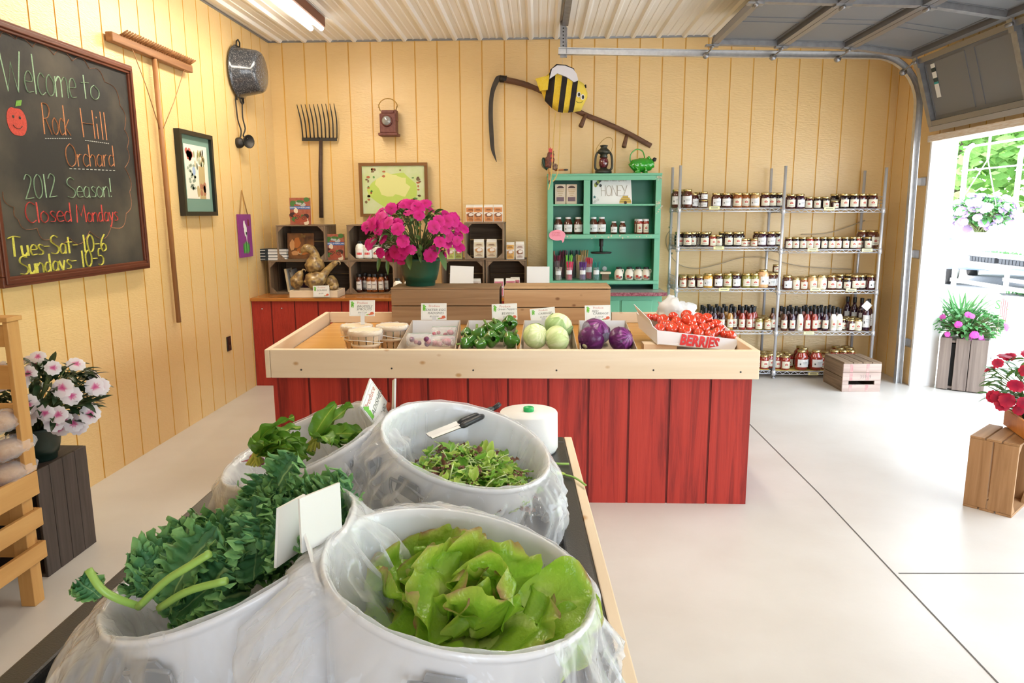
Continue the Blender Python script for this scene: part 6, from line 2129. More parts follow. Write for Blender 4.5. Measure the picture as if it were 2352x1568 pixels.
for s, nm in ((-1, 'left'), (1, 'right')):
    for z0, z1 in ((0.0, 0.115), (0.12, 0.237)):
        pts_('side_board', s * E - (0.010 if s > 0 else -0.010) - 0.007, s * E - (0.010 if s > 0 else -0.010) + 0.007, 0.0145, 0.367, z0, z1, M_oldy)
pts_('back_board', -E, E, 0.368, 0.38, 0.0, 0.237, M_oldx)
b = MB()
for x in (-0.09, 0.045):
    for z0, z1 in ((0.165, 0.237), (0.093, 0.162), (0.0, 0.06)):
        b.box(x - 0.012, x + 0.012, -0.0008, 0.0002, z0 + 0.002, z1 - 0.002)
put_text(b, '35919', 0.038, (0.03, -0.001, 0.127), FR_FRONT, m=1)
b.build('stripes_and_stamp', [mat('faded_pink_stain', (0.48, 0.22, 0.22), rough=0.8, var=1.0, vscale=30, var2=(0.46, 0.34, 0.29)), mat('faded_stamp', (0.30, 0.22, 0.2), rough=0.8)], cr)


# ------------------------------------------------------------------ produce table
M_tablered = wood('rough_barn_red_board', (0.46, 0.038, 0.022), (0.19, 0.013, 0.009), 2, rough=0.5, grain=22, bump=0.7, c3=(0.40, 0.030, 0.018))
M_golden = wood('golden_varnished_pine', (0.64, 0.33, 0.08), (0.54, 0.25, 0.05), 0, rough=0.25, grain=12, bump=0.03)
ZS = 0.735
tb = thing('produce_table', 'long produce table with rough red board sides and a pale pine rim', 'table', (-0.14, 4.2, 0))
b = MB()
gx0 = (-1.17, 3.56, 0.583)[0]
siding(b, (-1.355, 3.56, 0), (1.065, 3.56, 0), 0.0, 0.70, (0, -1, 0), 0, gro(gx0 + 1.355, 2.42))
siding(b, (1.065, 3.56, 0), (1.05, 4.93, 0), 0.0, 0.70, (1, 0, 0), 0, gro(0.1, 1.37))
siding(b, (-1.43, 4.93, 0), (-1.355, 3.56, 0), 0.0, 0.70, (-1, 0, 0), 0, gro(0.1, 1.37))
siding(b, (1.05, 4.93, 0), (-1.43, 4.93, 0), 0.0, 0.70, (0, 1, 0), 0, gro(0.1, 2.4))
b.build('base', [M_tablered, M_redgroove], tb, world=True)
b = MB()
b.hexa([(-1.36, 3.57, ZS - 0.03), (1.07, 3.57, ZS - 0.03), (1.06, 5.16, ZS - 0.03), (-1.44, 5.16, ZS - 0.03), (-1.36, 3.57, ZS), (1.07, 3.57, ZS), (1.06, 5.16, ZS), (-1.44, 5.16, ZS)])
b.build('deck', M_golden, tb, world=True)
M_piney2 = M_piney
for nm, q, mm in (('front_rail', [(-1.352, 3.53), (1.089, 3.53), (1.089, 3.568), (-1.352, 3.568)], M_pinex), ('side_rail', [(-1.379, 3.53), (-1.3535, 3.53), (-1.452, 4.95), (-1.482, 4.95)], M_piney), ('side_rail', [(1.062, 3.5685), (1.089, 3.5685), (1.089, 4.95), (1.062, 4.95)], M_piney),
                  ('back_rail', [(-1.45, 4.93), (-0.985, 4.93), (-0.985, 4.965), (-1.45, 4.965)], M_pinex), ('back_rail', [(0.50, 4.93), (1.0615, 4.93), (1.0615, 4.965), (0.50, 4.965)], M_pinex)):
    b = MB()
    z0, z1 = (0.664, 0.808) if nm != 'back_rail' else (ZS + 0.0005, 0.806)
    b.hexa([(x, y, z0) for x, y in q] + [(x, y, z1) for x, y in q])
    b.build(nm, mm, tb, world=True, bevel=0.0025)
for p in ((-1.196, 3.53, 0.706), (-0.736, 3.53, 0.714), (-0.326, 3.53, 0.706), (0.09, 3.53, 0.707), (0.57, 3.53, 0.709), (0.998, 3.53, 0.701)):
    b = MB()
    b.cyl((p[0], 3.5315, p[2]), (p[0], 3.5285, p[2]), 0.0045, n=10)
    b.build('screw', M_blk, tb, world=True)

def closed_crate(label, x0, x1, y0, y1, z0, z1, fm, splits, gap):
    t = thing('long_wooden_crate', label, 'crate', ((x0 + x1) / 2, y0, z0))
    zc = z0
    for f0, f1 in splits:
        b = MB()
        b.box(x0, x1, y0, y0 + 0.012, z0 + (z1 - z0) * f0, z0 + (z1 - z0) * f1)
        b.build('front_board', fm, t, world=True, bevel=0.002)
        b = MB()
        b.box(x0, x1, y1 - 0.012, y1, z0 + (z1 - z0) * f0, z0 + (z1 - z0) * f1)
        b.build('back_board', M_oldx, t, world=True, bevel=0.002)
    for x in (x0 + 0.001, x1 - 0.013):
        b = MB()
        b.box(x, x + 0.012, y0 + 0.0125, y1 - 0.0125, z0, z1 - 0.001)
        b.build('end_board', M_oldy, t, world=True)
    n = 2
    for k in range(n):
        b = MB()
        w_ = (y1 - y0) / n
        b.box(x0 - 0.002, x1 + 0.002, y0 - 0.004 + k * w_ + 0.002, y0 - 0.004 + (k + 1) * w_ - 0.002, z1 + gap, z1 + gap + 0.011)
        b.build('top_board', fm, t, world=True, bevel=0.002)
    return t
M_crate1 = wood('weathered_tan_board', (0.34, 0.23, 0.135), (0.20, 0.125, 0.065), 0, rough=0.7, c3=(0.28, 0.18, 0.10), grain=18)
M_crate2 = wood('light_tan_board', (0.50, 0.34, 0.19), (0.38, 0.235, 0.12), 0, rough=0.7, c3=(0.45, 0.29, 0.155), grain=18, knots=(0.16, 0.07, 0.03))
xa = [-0.996, -0.263, -0.231, 0.481]
closed_crate('long weathered crate on the produce table carrying the magenta plant', xa[0], xa[1], 4.84, 5.15, ZS + 0.001, 0.975, M_crate1, ((0, 0.52), (0.54, 1)), 0.001)
closed_crate('long lighter crate on the produce table in front of the hutch', xa[2], xa[3], 4.84, 5.15, ZS + 0.001, 0.972, M_crate2, ((0, 0.48), (0.5, 1)), 0.006)

# ------------------------------------------------------------------ leaves and flowers
def leaf(mb, base, d, up, L, W, bend=0.3, cup=0.15, ruffle=0.0, freq=3.0, nu=6, nv=4, shape='lance', m=0, ph=0.0, tf=None, twist=0.0):
    """leaf from base along d; up = side its upper face looks to; bend droops the tip"""
    d = V(d).normalized()
    s = d.cross(V(up)).normalized()
    u0 = s.cross(d)
    base = V(base)
    def prof(a):
        if shape == 'lance':
            return math.sin(PI * min(1, a * 0.96 + 0.04)) ** 0.8 * (1 - 0.25 * a)
        if shape == 'round':
            return (math.sin(PI * min(1.0, a ** 0.7 * 0.97 + 0.02)) ** 0.6)
        if shape == 'fan':
            return 0.16 + 0.84 * math.sin(PI * min(1.0, (a ** 1.3) * 0.92 + 0.02)) ** 0.55
        return math.sin(PI * a)
    def fn(i, j):
        a, c = i, (j - 0.5) * 2
        an = bend * a
        pos = base + (d * math.cos(an * 0.5) + u0 * (-math.sin(an * 0.5))) * (L * a) if abs(bend) > 1e-6 else base + d * (L * a)
        nrm = u0 * math.cos(an) + d * math.sin(an)
        w = prof(a) * W / 2
        sd = s * math.cos(twist * a) + nrm * math.sin(twist * a)
        r = ruffle * abs(c) ** 1.5 * math.sin(freq * 2 * PI * a + ph + (1.7 if c > 0 else 0)) * (0.35 + 0.65 * a)
        r += ruffle * 0.6 * (a ** 4) * math.sin(freq * 2.2 * c + ph)
        return pos + sd * (c * w) + nrm * (cup * abs(c) ** 2 * w * 1.2 + r)
    mb.grid(fn, nu, nv, m, tf=tf or (lambda i, j: max(abs(j - 0.5) * 2, i ** 3)))
    return mb
def flower_mesh(name, r, mats):
    b = MB()
    for k in range(5):
        a = 2 * PI * k / 5 + PI / 2
        R = Matrix.Rotation(a, 3, 'Z')
        def fn(i, j, R=R, k=k):
            w = (j - 0.5) * 2
            q = math.sin(PI * (0.12 + 0.80 * i)) ** 0.7 * 0.60
            ln = i * (1 - 0.12 * (1 - abs(w)) * (i ** 3) * 1.5 - 0.10 * w * w)
            p = V((ln * r, w * q * r * (0.55 + 0.5 * i), 0.10 * r * i - 0.20 * r * i * i + 0.03 * r * ((k % 2) * 2 - 1) * i))
            return R @ p
        b.grid(fn, 4, 4, 0, tf=lambda i, j: i)
    me = b.build(name, mats)
    d = me.data
    bpy.data.objects.remove(me)
    return d
def plant(name, label, cat, loc, pot, leaf_m, fl_data, nfl, ext, ctr, nleaf, leafL, seed, frs=1.0, group=None, front_bias=0.5, stem_m=None, shape='lance', extra=()):
    """potted plant; ext = radii of the leafy mass, ctr = its centre above the pot base"""
    r_ = random.Random(seed)
    t = thing(name, label, cat, loc, 0, group)
    if pot:
        prof, pm = pot
        b = MB()
        b.lathe(prof, n=28)
        b.build('pot', pm, t)
        b = MB()
        top = prof[-2]
        b.lathe([(0.0, top[1] - 0.03), (top[0] * 0.9, top[1] - 0.03), (top[0] * 0.9, top[1] - 0.025), (0, top[1] - 0.022)], n=20)
        b.build('soil', mat('potting_soil', (0.03, 0.02, 0.014), rough=0.95), t)
        org = V((0, 0, top[1] - 0.02))
    else:
        org = V((0, 0, 0))
    ctr = V(ctr)
    def pt(k=1.0):
        while True:
            q = V((r_.uniform(-1, 1), r_.uniform(-1, 1), r_.uniform(-0.75, 1)))
            if 0.2 < q.length <= 1:
                q = q.normalized() * (q.length ** 0.5) * k
                return V((q.x * ext[0], q.y * ext[1], q.z * ext[2]))
    st, lf = MB(), MB()
    for k in range(nleaf):
        q = pt(0.92)
        p = ctr + q
        if k % 3 == 0:
            st.tube([org + V((r_.uniform(-.04, .04), r_.uniform(-.04, .04), 0)), org.lerp(p, 0.55) + V((0, 0, 0.03)), p], [0.005, 0.004, 0.0025], 5)
        d = V((q.x / ext[0], q.y / ext[1], 0.25 + r_.uniform(-0.5, 0.4)))
        L_ = leafL * r_.uniform(0.65, 1.2)
        tv = r_.random()
        leaf(lf, p - d.normalized() * (L_ * 0.3), d, V((r_.uniform(-.4, .4), r_.uniform(-.4, .4), 1)), L_, L_ * (0.36 if shape == 'lance' else 0.62), bend=r_.uniform(0.2, 1.2), cup=0.25, nu=5, nv=2, shape=shape, tf=lambda i, j, tv=tv: 0.25 + 0.5 * tv + (0.2 if abs(j - 0.5) < 0.1 else 0))
    for e in extra:
        leaf(lf, *e[:5], bend=e[5], cup=0.2, nu=7, nv=4, tf=lambda i, j: 0.75)
    st.build('stems', stem_m or mat('plant_stem', (0.12, 0.16, 0.05), rough=0.6), t)
    lf.build('leaves', leaf_m, t)
    for k in range(nfl):
        for _ in range(30):
            q = pt(1.0)
            if q.y < ext[1] * front_bias * r_.uniform(0.2, 1.6):
                break
        n_ = V((q.x / ext[0], q.y / ext[1] - 0.5, 0.35 + 0.5 * q.z / ext[2])).normalized()
        o = bpy.data.objects.new('flower', fl_data)
        COL.objects.link(o)
        o.parent = t
        qn = V((q.x / ext[0], q.y / ext[1], q.z / ext[2])).normalized()
        o.location = ctr + V((qn.x * ext[0], qn.y * ext[1], qn.z * ext[2])) * r_.uniform(0.9, 1.08)
        o.rotation_euler = (n_ + V((r_.uniform(-.4, .4), r_.uniform(-.4, .4), r_.uniform(-.3, .3)))).to_track_quat('Z', 'Y').to_euler()
        o.rotation_euler.rotate_axis('Z', r_.uniform(0, 6))
        o.scale = (frs * r_.uniform(0.8, 1.15),) * 3
    return t
M_mag = ramp_mat('magenta_petal', [(0.0, (0.42, 0.0, 0.10)), (0.25, (0.58, 0.006, 0.20)), (1.0, (0.64, 0.012, 0.27))], rough=0.55, noise_amt=0.1, trans=0.3, bump=0.0)
M_bronze = ramp_mat('bronze_green_leaf', [(0.0, (0.035, 0.07, 0.02)), (0.5, (0.05, 0.14, 0.03)), (1.0, (0.14, 0.22, 0.06))], rough=0.35, noise_amt=0.2, trans=0.15)
M_potg = mat('dark_green_plastic', (0.012, 0.075, 0.045), rough=0.3)
F_mag = flower_mesh('flower_magenta', 0.052, [M_mag])
POT = [(0.098, 0), (0.101, 0.004), (0.104, 0.035), (0.112, 0.037), (0.125, 0.08), (0.140, 0.165), (0.147, 0.17), (0.148, 0.188), (0.142, 0.190), (0.136, 0.15)]
POT2 = POT[:-1] + [(0.138, 0.188), (0.132, 0.16)]
pl_ = (-0.819, 4.99, 0.988)
plant('magenta_impatiens', 'magenta impatiens in a dark green pot on the long weathered crate', 'plant', (pl_[0], 4.995, 0.988), (POT2, M_potg), M_bronze, F_mag, 84, (0.33, 0.30, 0.20), (-0.03, -0.02, 0.36), 330, 0.085, 5, 0.98,
      extra=((V((-0.06, -0.12, 0.26)), V((0.12, -0.35, -0.9)), V((0, -1, 0.3)), 0.15, 0.055, 0.2), (V((0.02, -0.15, 0.26)), V((0.1, -0.3, -0.5)), V((0, -0.7, 0.6)), 0.1, 0.035, 0.6), (V((0.15, -0.1, 0.24)), V((0.35, -0.2, -0.8)), V((0.5, -0.8, 0.2)), 0.14, 0.05, 0.3), (V((-0.25, -0.12, 0.22)), V((-0.15, -0.2, -0.9)), V((0, -1, 0.2)), 0.12, 0.03, 0.3), (V((-0.2, -0.12, 0.2)), V((0.0, -0.2, -0.9)), V((0, -1, 0.2)), 0.12, 0.03, 0.3)))

# ------------------------------------------------------------------ boxes of produce
M_boxw = mat('white_cardboard', (0.76, 0.77, 0.80), rough=0.55)
M_boxk = mat('brown_cardboard_inside', (0.42, 0.33, 0.24), rough=0.7)
def quad_wall(mb, a, b_, c, d, th, m=0):
    """slab between the corner points a,b,c,d with thickness vector th"""
    mb.hexa([V(a), V(b_), V(c), V(d), V(a) + th, V(b_) + th, V(c) + th, V(d) + th], m)
def tray(label, x0, x1, text=None):
    y0, y1 = 3.625, 4.02
    z0, z1 = ZS + 0.002, ZS + 0.045
    t = thing('white_produce_box', label, 'box', ((x0 + x1) / 2, y0, ZS + 0.001), 0, 'white produce boxes')
    ins = 0.014
    zf, zb = 0.796, 0.885
    for nm, a, c, e, g, th in (('front_flap', (x0 + ins, y0 + 0.005, z0), (x1 - ins, y0 + 0.005, z0), (x1 - 0.002, y0, zf), (x0 + 0.002, y0, zf), V((0, 0.004, 0))),
                               ('back_flap', (x0 + ins, y1 - 0.01, z1), (x1 - ins, y1 - 0.01, z1), (x1 - ins * 1.3, y1, zb), (x0 + ins * 1.3, y1, zb), V((0, 0.004, 0))),
                               ('side_flap', (x0 + ins, y0 + 0.01, z0), (x0 + ins, y1 - 0.011, z1), (x0 + ins * 1.3, y1 - 0.001, zb), (x0 + 0.002, y0 + 0.0045, zf), V((0.004, 0, 0))),
                               ('side_flap', (x1 - ins, y0 + 0.01, z0), (x1 - ins, y1 - 0.011, z1), (x1 - ins * 1.3, y1 - 0.001, zb), (x1 - 0.002, y0 + 0.0045, zf), V((-0.004, 0, 0)))):
        b = MB()
        quad_wall(b, a, c, e, g, th)
        b.build(nm, M_boxw if nm != 'side_flap' else M_boxk, t, world=True)
    b = MB()
    b.hexa([(x0 + ins, y0 + 0.01, z0), (x1 - ins, y0 + 0.01, z0), (x1 - ins, y1 - 0.01, z1), (x0 + ins, y1 - 0.01, z1), (x0 + ins, y0 + 0.01, z0 + 0.004), (x1 - ins, y0 + 0.01, z0 + 0.004), (x1 - ins, y1 - 0.01, z1 + 0.004), (x0 + ins, y1 - 0.01, z1 + 0.004)])
    b.build('bottom', M_boxk, t, world=True)
    b = MB()
    b.box(x0 + ins + 0.02, x1 - ins - 0.02, y1 - 0.06, y1 - 0.03, ZS + 0.001, ZS + 0.030)
    b.build('back_prop', M_boxk, t, world=True)
    return t
tx = [-0.731, -0.422, -0.413, -0.108, -0.099, 0.202, 0.208, 0.505]
tray('white box of bagged radishes, first box from the splint baskets', tx[0], tx[1])
tray('white box of green bell peppers on the produce table', tx[2], tx[3])
tray('white box of green cabbages on the produce table', tx[4], tx[5])
tray('white box of red cabbages on the produce table', tx[6], tx[7])
def pz(v):      # how far back a piece of produce lies, from how high it shows
    return 3.70 + max(0, min(1, (790 - v) / 50.0)) * 0.25
# peppers
M_pep = mat('green_pepper_skin', (0.022, 0.125, 0.008), rough=0.12, coat=1.0, var=0.8, vscale=14, var2=(0.06, 0.22, 0.012))
M_pepst = mat('pepper_stem', (0.16, 0.26, 0.04), rough=0.5)
def pepper_proto():
    t = thing('bell_pepper', '', 'pepper', (0, 0, 0), 0, 'green bell peppers')
    b = MB()
    n_, k_ = 28, 14
    def fn(i, j):
        a = 2 * PI * i
        s = j
        r = 0.041 * math.sin(PI * (0.04 + 0.93 * s)) ** 0.55 * (1 - 0.18 * (1 - s))
        lob = 1 + 0.11 * math.cos(4 * a + 0.3 * math.sin(a)) * (0.5 + 0.5 * s) + 0.03 * math.cos(a)
        z = 0.086 * s - 0.014 * math.exp(-((1 - s) * 6) ** 2) * 1.0
        z += 0.006 * math.cos(4 * a) * ((s < 0.15) * 1.0)
        return V((r * lob * math.cos(a), r * lob * math.sin(a), z))
    b.grid(fn, n_, k_, 0, closeu=True)
    b.build('flesh', M_pep, t)
    b = MB()
    b.tube([(0, 0, 0.062), (0.001, 0, 0.078), (0.008, 0.002, 0.094)], [0.012, 0.006, 0.0065], 8)
    b.build('stem', M_pepst, t)
    return t
pp0 = pepper_proto()
PEP = [(1073,764,12,'bottom'), (1100,767,17,'x'), (1079,784,13,'x'), (1129,777,19,'x'), (1104,788,9,'x'), (1139,751,18,'x'), (1171,741,17,'x'), (1175,778,18,'x'), (1120,752,14,'x'), (1068,790,11,'x'), (1154,771,13,'x')]
pnames = ['pale green bell pepper at the back corner of its box near the radishes', 'big dark bell pepper with a yellow streak, behind the pepper-box front corner', 'bell pepper lying low near the radish-box side', 'round shiny bell pepper front and centre in the pepper box', 'small bell pepper end peeping over the front flap of the pepper box', 'bell pepper in the second layer in the middle of the heap', 'highest bell pepper, topmost of the heap under the pepper card', 'bell pepper in the front corner nearest the green cabbages', 'bell pepper behind the big dark one', 'bell pepper almost hidden in the front corner by the radishes', 'bell pepper wedged between the front two big peppers']
pepxy = [(-0.384, 3.84, 0.84), (-0.318, 3.8, 0.842), (-0.36, 3.73, 0.821), (-0.246, 3.74, 0.829), (-0.3, 3.69, 0.812), (-0.23, 3.86, 0.87), (-0.157, 3.92, 0.885), (-0.141, 3.74, 0.827), (-0.278, 3.9, 0.861), (-0.383, 3.7, 0.81), (-0.194, 3.84, 0.828)]
for i, p in enumerate(pepxy):
    e = (rnd.uniform(-0.9, -0.3) if i % 3 else rnd.uniform(1.2, 1.9), rnd.uniform(-0.5, 0.5), rnd.uniform(0, 6))
    sc = PEP[i][2] / 17.0
    sc = max(0.9, min(1.22, sc * 1.15))
    o = pp0 if i == 0 else dup(pp0, (0, 0, 0), label=pnames[i])
    o['label'] = pnames[i]
    R = Matrix.Rotation(e[2], 3, 'Z') @ Matrix.Rotation(e[0], 3, 'X')
    o.rotation_euler = R.to_euler()
    o.scale = (sc,) * 3
    o.location = V(p) - R @ V((0, 0, 0.043 * sc))
# cabbages
def cabbage(label, c, r, base, vein, seed, group, leafcol=None, tilt=(0, 0, 0), squash=0.9):
    t = thing('cabbage', label, 'cabbage', c, 0, group)
    t.rotation_euler = tilt
    b = MB()
    r_ = random.Random(seed)
    off = V((r_.uniform(0, 9), r_.uniform(0, 9), r_.uniform(0, 9)))
    def wob(d):
        a = math.atan2(d.y, d.x)
        return 1 + 0.03 * noise.noise(d * 2.2 + off) + 0.012 * math.sin(a * 9 + 4 * d.z + 3 * noise.noise(d * 2 + off))
    b.ball((0, 0, 0), (r, r, r * squash), 40, 24, wob=wob)
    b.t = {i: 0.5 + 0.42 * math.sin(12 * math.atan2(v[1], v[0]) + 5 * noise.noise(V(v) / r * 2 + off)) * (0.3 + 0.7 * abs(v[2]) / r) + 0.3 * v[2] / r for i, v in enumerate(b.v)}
    b.build('head', base, t)
    for k in range(4):       # wrapper leaves
        b = MB()
        a0 = k * 1.6 + r_.uniform(-.3, .3)
        rr = r * (1.012 + 0.008 * k)
        def fn(i, j, a0=a0, rr=rr):
            w = (j - 0.5) * 2
            el = -1.1 + i * 1.75
            sp_ = 0.95 * math.sin(PI * min(1, 0.15 + 0.83 * i)) ** 0.6
            a = a0 + w * sp_
            lift = 1 + 0.05 * (max(0, i - 0.75) * 4) ** 2 * (0.5 + 0.5 * abs(w)) + 0.02 * math.sin(w * 7 + a0) * i
            d = V((math.cos(a) * math.cos(el), math.sin(a) * math.cos(el), math.sin(el) * squash))
            return d * (rr * lift)
        b.grid(fn, 12, 12, 0, tf=lambda i, j: 0.35 + 0.5 * (1 - min(1, abs(j - 0.5) * 7)) * (1 - i * 0.5) + 0.25 * math.sin(j * 30 + i * 6) * 0.5)
        b.build('outer_leaf', leafcol or base, t)
    b = MB()
    b.cyl((0, 0, -r * squash * 1.05), (0, 0, -r * squash * 0.8), r * 0.2, r * 0.25, 12)
    b.build('stump', mat('cut_cabbage_stump', (0.55, 0.50, 0.30), rough=0.7), t)
    return t
M_cab = ramp_mat('green_cabbage', [(0.0, (0.42, 0.56, 0.20)), (0.5, (0.62, 0.72, 0.36)), (1.0, (0.80, 0.84, 0.58))], rough=0.45, noise_amt=0.18, nscale=22, bump=0.25)
M_cabo = ramp_mat('green_cabbage_wrapper', [(0.0, (0.24, 0.42, 0.13)), (0.5, (0.42, 0.58, 0.26)), (1.0, (0.74, 0.80, 0.55))], rough=0.45, noise_amt=0.2, nscale=22, bump=0.25)
M_rcab = ramp_mat('red_cabbage', [(0.0, (0.055, 0.006, 0.055)), (0.55, (0.10, 0.012, 0.09)), (1.0, (0.26, 0.05, 0.24))], rough=0.3, noise_amt=0.22, nscale=24, bump=0.3)
M_rcabo = ramp_mat('red_cabbage_bloom', [(0.0, (0.16, 0.13, 0.20)), (0.5, (0.24, 0.22, 0.30)), (1.0, (0.34, 0.32, 0.40))], rough=0.55, noise_amt=0.25, nscale=24, bump=0.5)
GC = 'green cabbages in the white box'
cabbage('pale green cabbage leaning on the pepper-box side', (-0.015, 3.74, 0.845), 0.066, M_cab, None, 1, GC, tilt=(0.9, 0.5, 0.3))
cabbage('darkest, topmost green cabbage with a curled leaf under the cabbage card', (0.109, 3.9, 0.871), 0.077, M_cab, None, 2, GC, leafcol=M_cabo, tilt=(0.5, 0.3, 1.2))
cabbage('yellow-tinged green cabbage at the front flap nearest the red cabbages', (0.098, 3.72, 0.833), 0.068, M_cab, None, 3, GC, tilt=(1.2, -0.4, 2.0))
RC = 'red cabbages in the white box'
cabbage('greyish red cabbage at the back of its box below the card', (0.311, 3.88, 0.848), 0.078, M_rcab, None, 4, RC, leafcol=M_rcabo, tilt=(0.5, 0.2, 0.5), squash=0.8)
cabbage('deep purple cabbage at the front of the box nearest the green cabbages', (0.272, 3.72, 0.829), 0.069, M_rcab, None, 5, RC, tilt=(1.0, 0.3, 2.2), squash=0.82)
cabbage('purple cabbage with a ragged stem end at the front by the open table top', (0.429, 3.73, 0.829), 0.067, M_rcab, None, 6, RC, tilt=(0.8, 0.9, 0.2), squash=0.85)
# radishes in zip bags
M_film = film('clear_plastic', base=0.12)
M_rad = mat('radish_skin', (0.42, 0.04, 0.10), rough=0.3, var=0.8, vscale=10, var2=(0.60, 0.42, 0.42))
for i, (c, lab, w_, h_) in enumerate((((-0.625, 3.72, 0.823), 'clear bag of purple radishes at the front of the radish box by the baskets', 0.13, 0.06), ((-0.504, 3.72, 0.818), 'clear zip bag of pink radishes at the front of the radish box by the peppers', 0.125, 0.05), ((-0.515, 3.88, 0.828), 'clear zip bag of radishes lying against the back flap', 0.13, 0.07))):
    c = V(c)
    t = thing('radish_bag', lab, 'bag', c, 0, 'bags of radishes')
    r_ = random.Random(i + 40)
    for k in range(9):
        b = MB()
        q = V((r_.uniform(-.42, .42) * w_, r_.uniform(-.03, .03), r_.uniform(-.3, .25) * h_))
        b.ball(q, r_.uniform(0.011, 0.016), 10, 7)
        b.build('radish', M_rad if i != 0 or k % 2 else mat('purple_radish_skin', (0.16, 0.03, 0.10), rough=0.3), t)
    b = MB()
    def fn(u, v, w_=w_, h_=h_):
        a = 2 * PI * u
        k = math.sin(PI * (0.08 + 0.84 * v)) ** 0.5 if v < 0.99 else 0.3
        rx = w_ * 0.55 * (0.85 + 0.15 * k)
        ry = 0.048 * math.sin(PI * min(1, 0.16 + 0.84 * v)) ** 0.7
        z = (-0.45 + 1.05 * v) * h_
        wr = 1 + 0.08 * noise.noise(V((math.cos(a) * 2, math.sin(a) * 2, v * 4 + i * 7)))
        return V((rx * wr * math.copysign(abs(math.cos(a)) ** 0.7, math.cos(a)), ry * wr * math.sin(a) + 0.02 * v, z))
    b.grid(fn, 28, 9, 0, closeu=True)
    b.build('plastic', M_film, t)
    b = MB()
    b.bar((-w_ * 0.5, 0.02, 0.56 * h_), (w_ * 0.5, 0.02, 0.58 * h_), 0.003, 0.004)
    b.build('zip', mat('zip_line_green', (0.25, 0.42, 0.30), rough=0.3), t)
# splint baskets
M_splint = wood('pale_splint', (0.66, 0.48, 0.28), (0.55, 0.36, 0.18), 2, rough=0.55, bump=0.05)
M_sprout = mat('brussels_sprout_skin', (0.30, 0.42, 0.10), rough=0.5, var=0.6, vscale=60, var2=(0.45, 0.52, 0.22))
def basket(label, c, r, h):
    c = V(c)
    t = thing('splint_basket', label, 'basket', (c.x, c.y, ZS + 0.001), 0, 'splint baskets of brussels sprouts')
    rb = r * 0.76
    n = 12
    for k in range(n):
        b = MB()
        a = 2 * PI * k / n
        hw = PI / n * 0.86
        vs = []
        for (rr, z) in ((rb, 0.003), (r, h)):
            for s in (-1, -0.33, 0.33, 1):
                for th in (0, -0.002):
                    vs.append(((rr + th) * math.cos(a + s * hw), (rr + th) * math.sin(a + s * hw), z))
        fs = []
        for s in range(3):
            fs += [(s * 2, s * 2 + 2, 8 + s * 2 + 2, 8 + s * 2), (s * 2 + 1, 8 + s * 2 + 1, 8 + s * 2 + 3, s * 2 + 3)]
        b.add(vs, fs, 0, True)
        b.build('stave', M_splint, t)
    for z, hh, th in ((h - 0.022, 0.024, 0.004), (h * 0.40, 0.016, 0.003), (0.0, 0.014, 0.003)):
        b = MB()
        r0 = rb + (r - rb) * z / h + 0.0005
        r1 = rb + (r - rb) * (z + hh) / h + 0.0005
        b.lathe([(r0, z), (r0 + th, z), (r1 + th, z + hh), (r1, z + hh)], n=28)
        b.build('hoop', mat('pale_hoop', (0.76, 0.62, 0.44), rough=0.5), t)
    b = MB()
    b.lathe([(0, 0.002), (rb * 0.98, 0.002), (rb * 0.98, 0.005), (0, 0.006)], n=20)
    b.build('bottom', M_splint, t)
    b = MB()
    b.tube([((r * 1.03 + 0.006) * math.cos(a), (r * 1.03 + 0.006) * math.sin(a) , h * 0.62 - 0.012 * math.sin(a * 1.5 + c.x * 9)) for a in [PI + PI * i / 16 for i in range(17)]], 0.0022, 6)
    b.build('wire_handle', mat('white_coated_wire', (0.80, 0.80, 0.78), rough=0.3), t)
    b = MB()
    def fn(u, v):
        a = 2 * PI * u
        wr = 0.006 * noise.noise(V((math.cos(a) * 4, math.sin(a) * 4, v * 6 + c.x * 5)))
        if v < 0.5:
            k = v / 0.5
            rr = (r + 0.005) + 0.004 * math.sin(PI * k)
            z = h * 0.66 + (h * 0.36 + 0.004) * k
        else:
            k = (v - 0.5) / 0.5
            rr = (r + 0.003) * (1 - 0.30 * k)
            z = h + 0.006 - 0.03 * k
        return V(((rr + wr) * math.cos(a), (rr + wr) * math.sin(a), z + wr))
    b.grid(fn, 40, 10, 0, closeu=True)
    b.build('bag_liner', film('basket_film', base=0.09), t)
    r_ = random.Random(int(c.x * 100))
    for k in range(16):
        b = MB()
        a, q = r_.uniform(0, 6.28), r * 0.75 * math.sqrt(r_.random())
        b.ball((q * math.cos(a), q * math.sin(a), h - 0.034 + r_.uniform(-.006, .006)), r_.uniform(0.012, 0.016), 9, 6)
        b.build('sprout', M_sprout, t)
    return t
basket('splint basket of sprouts in front, nearest the table rim', (-0.913, 3.74, 0.835), 0.083, 0.138)
basket('splint basket of sprouts half hidden behind the front one', (-1.004, 3.92, 0.84), 0.080, 0.135)
basket('splint basket of sprouts beside the radish box', (-0.809, 3.93, 0.851), 0.083, 0.135)

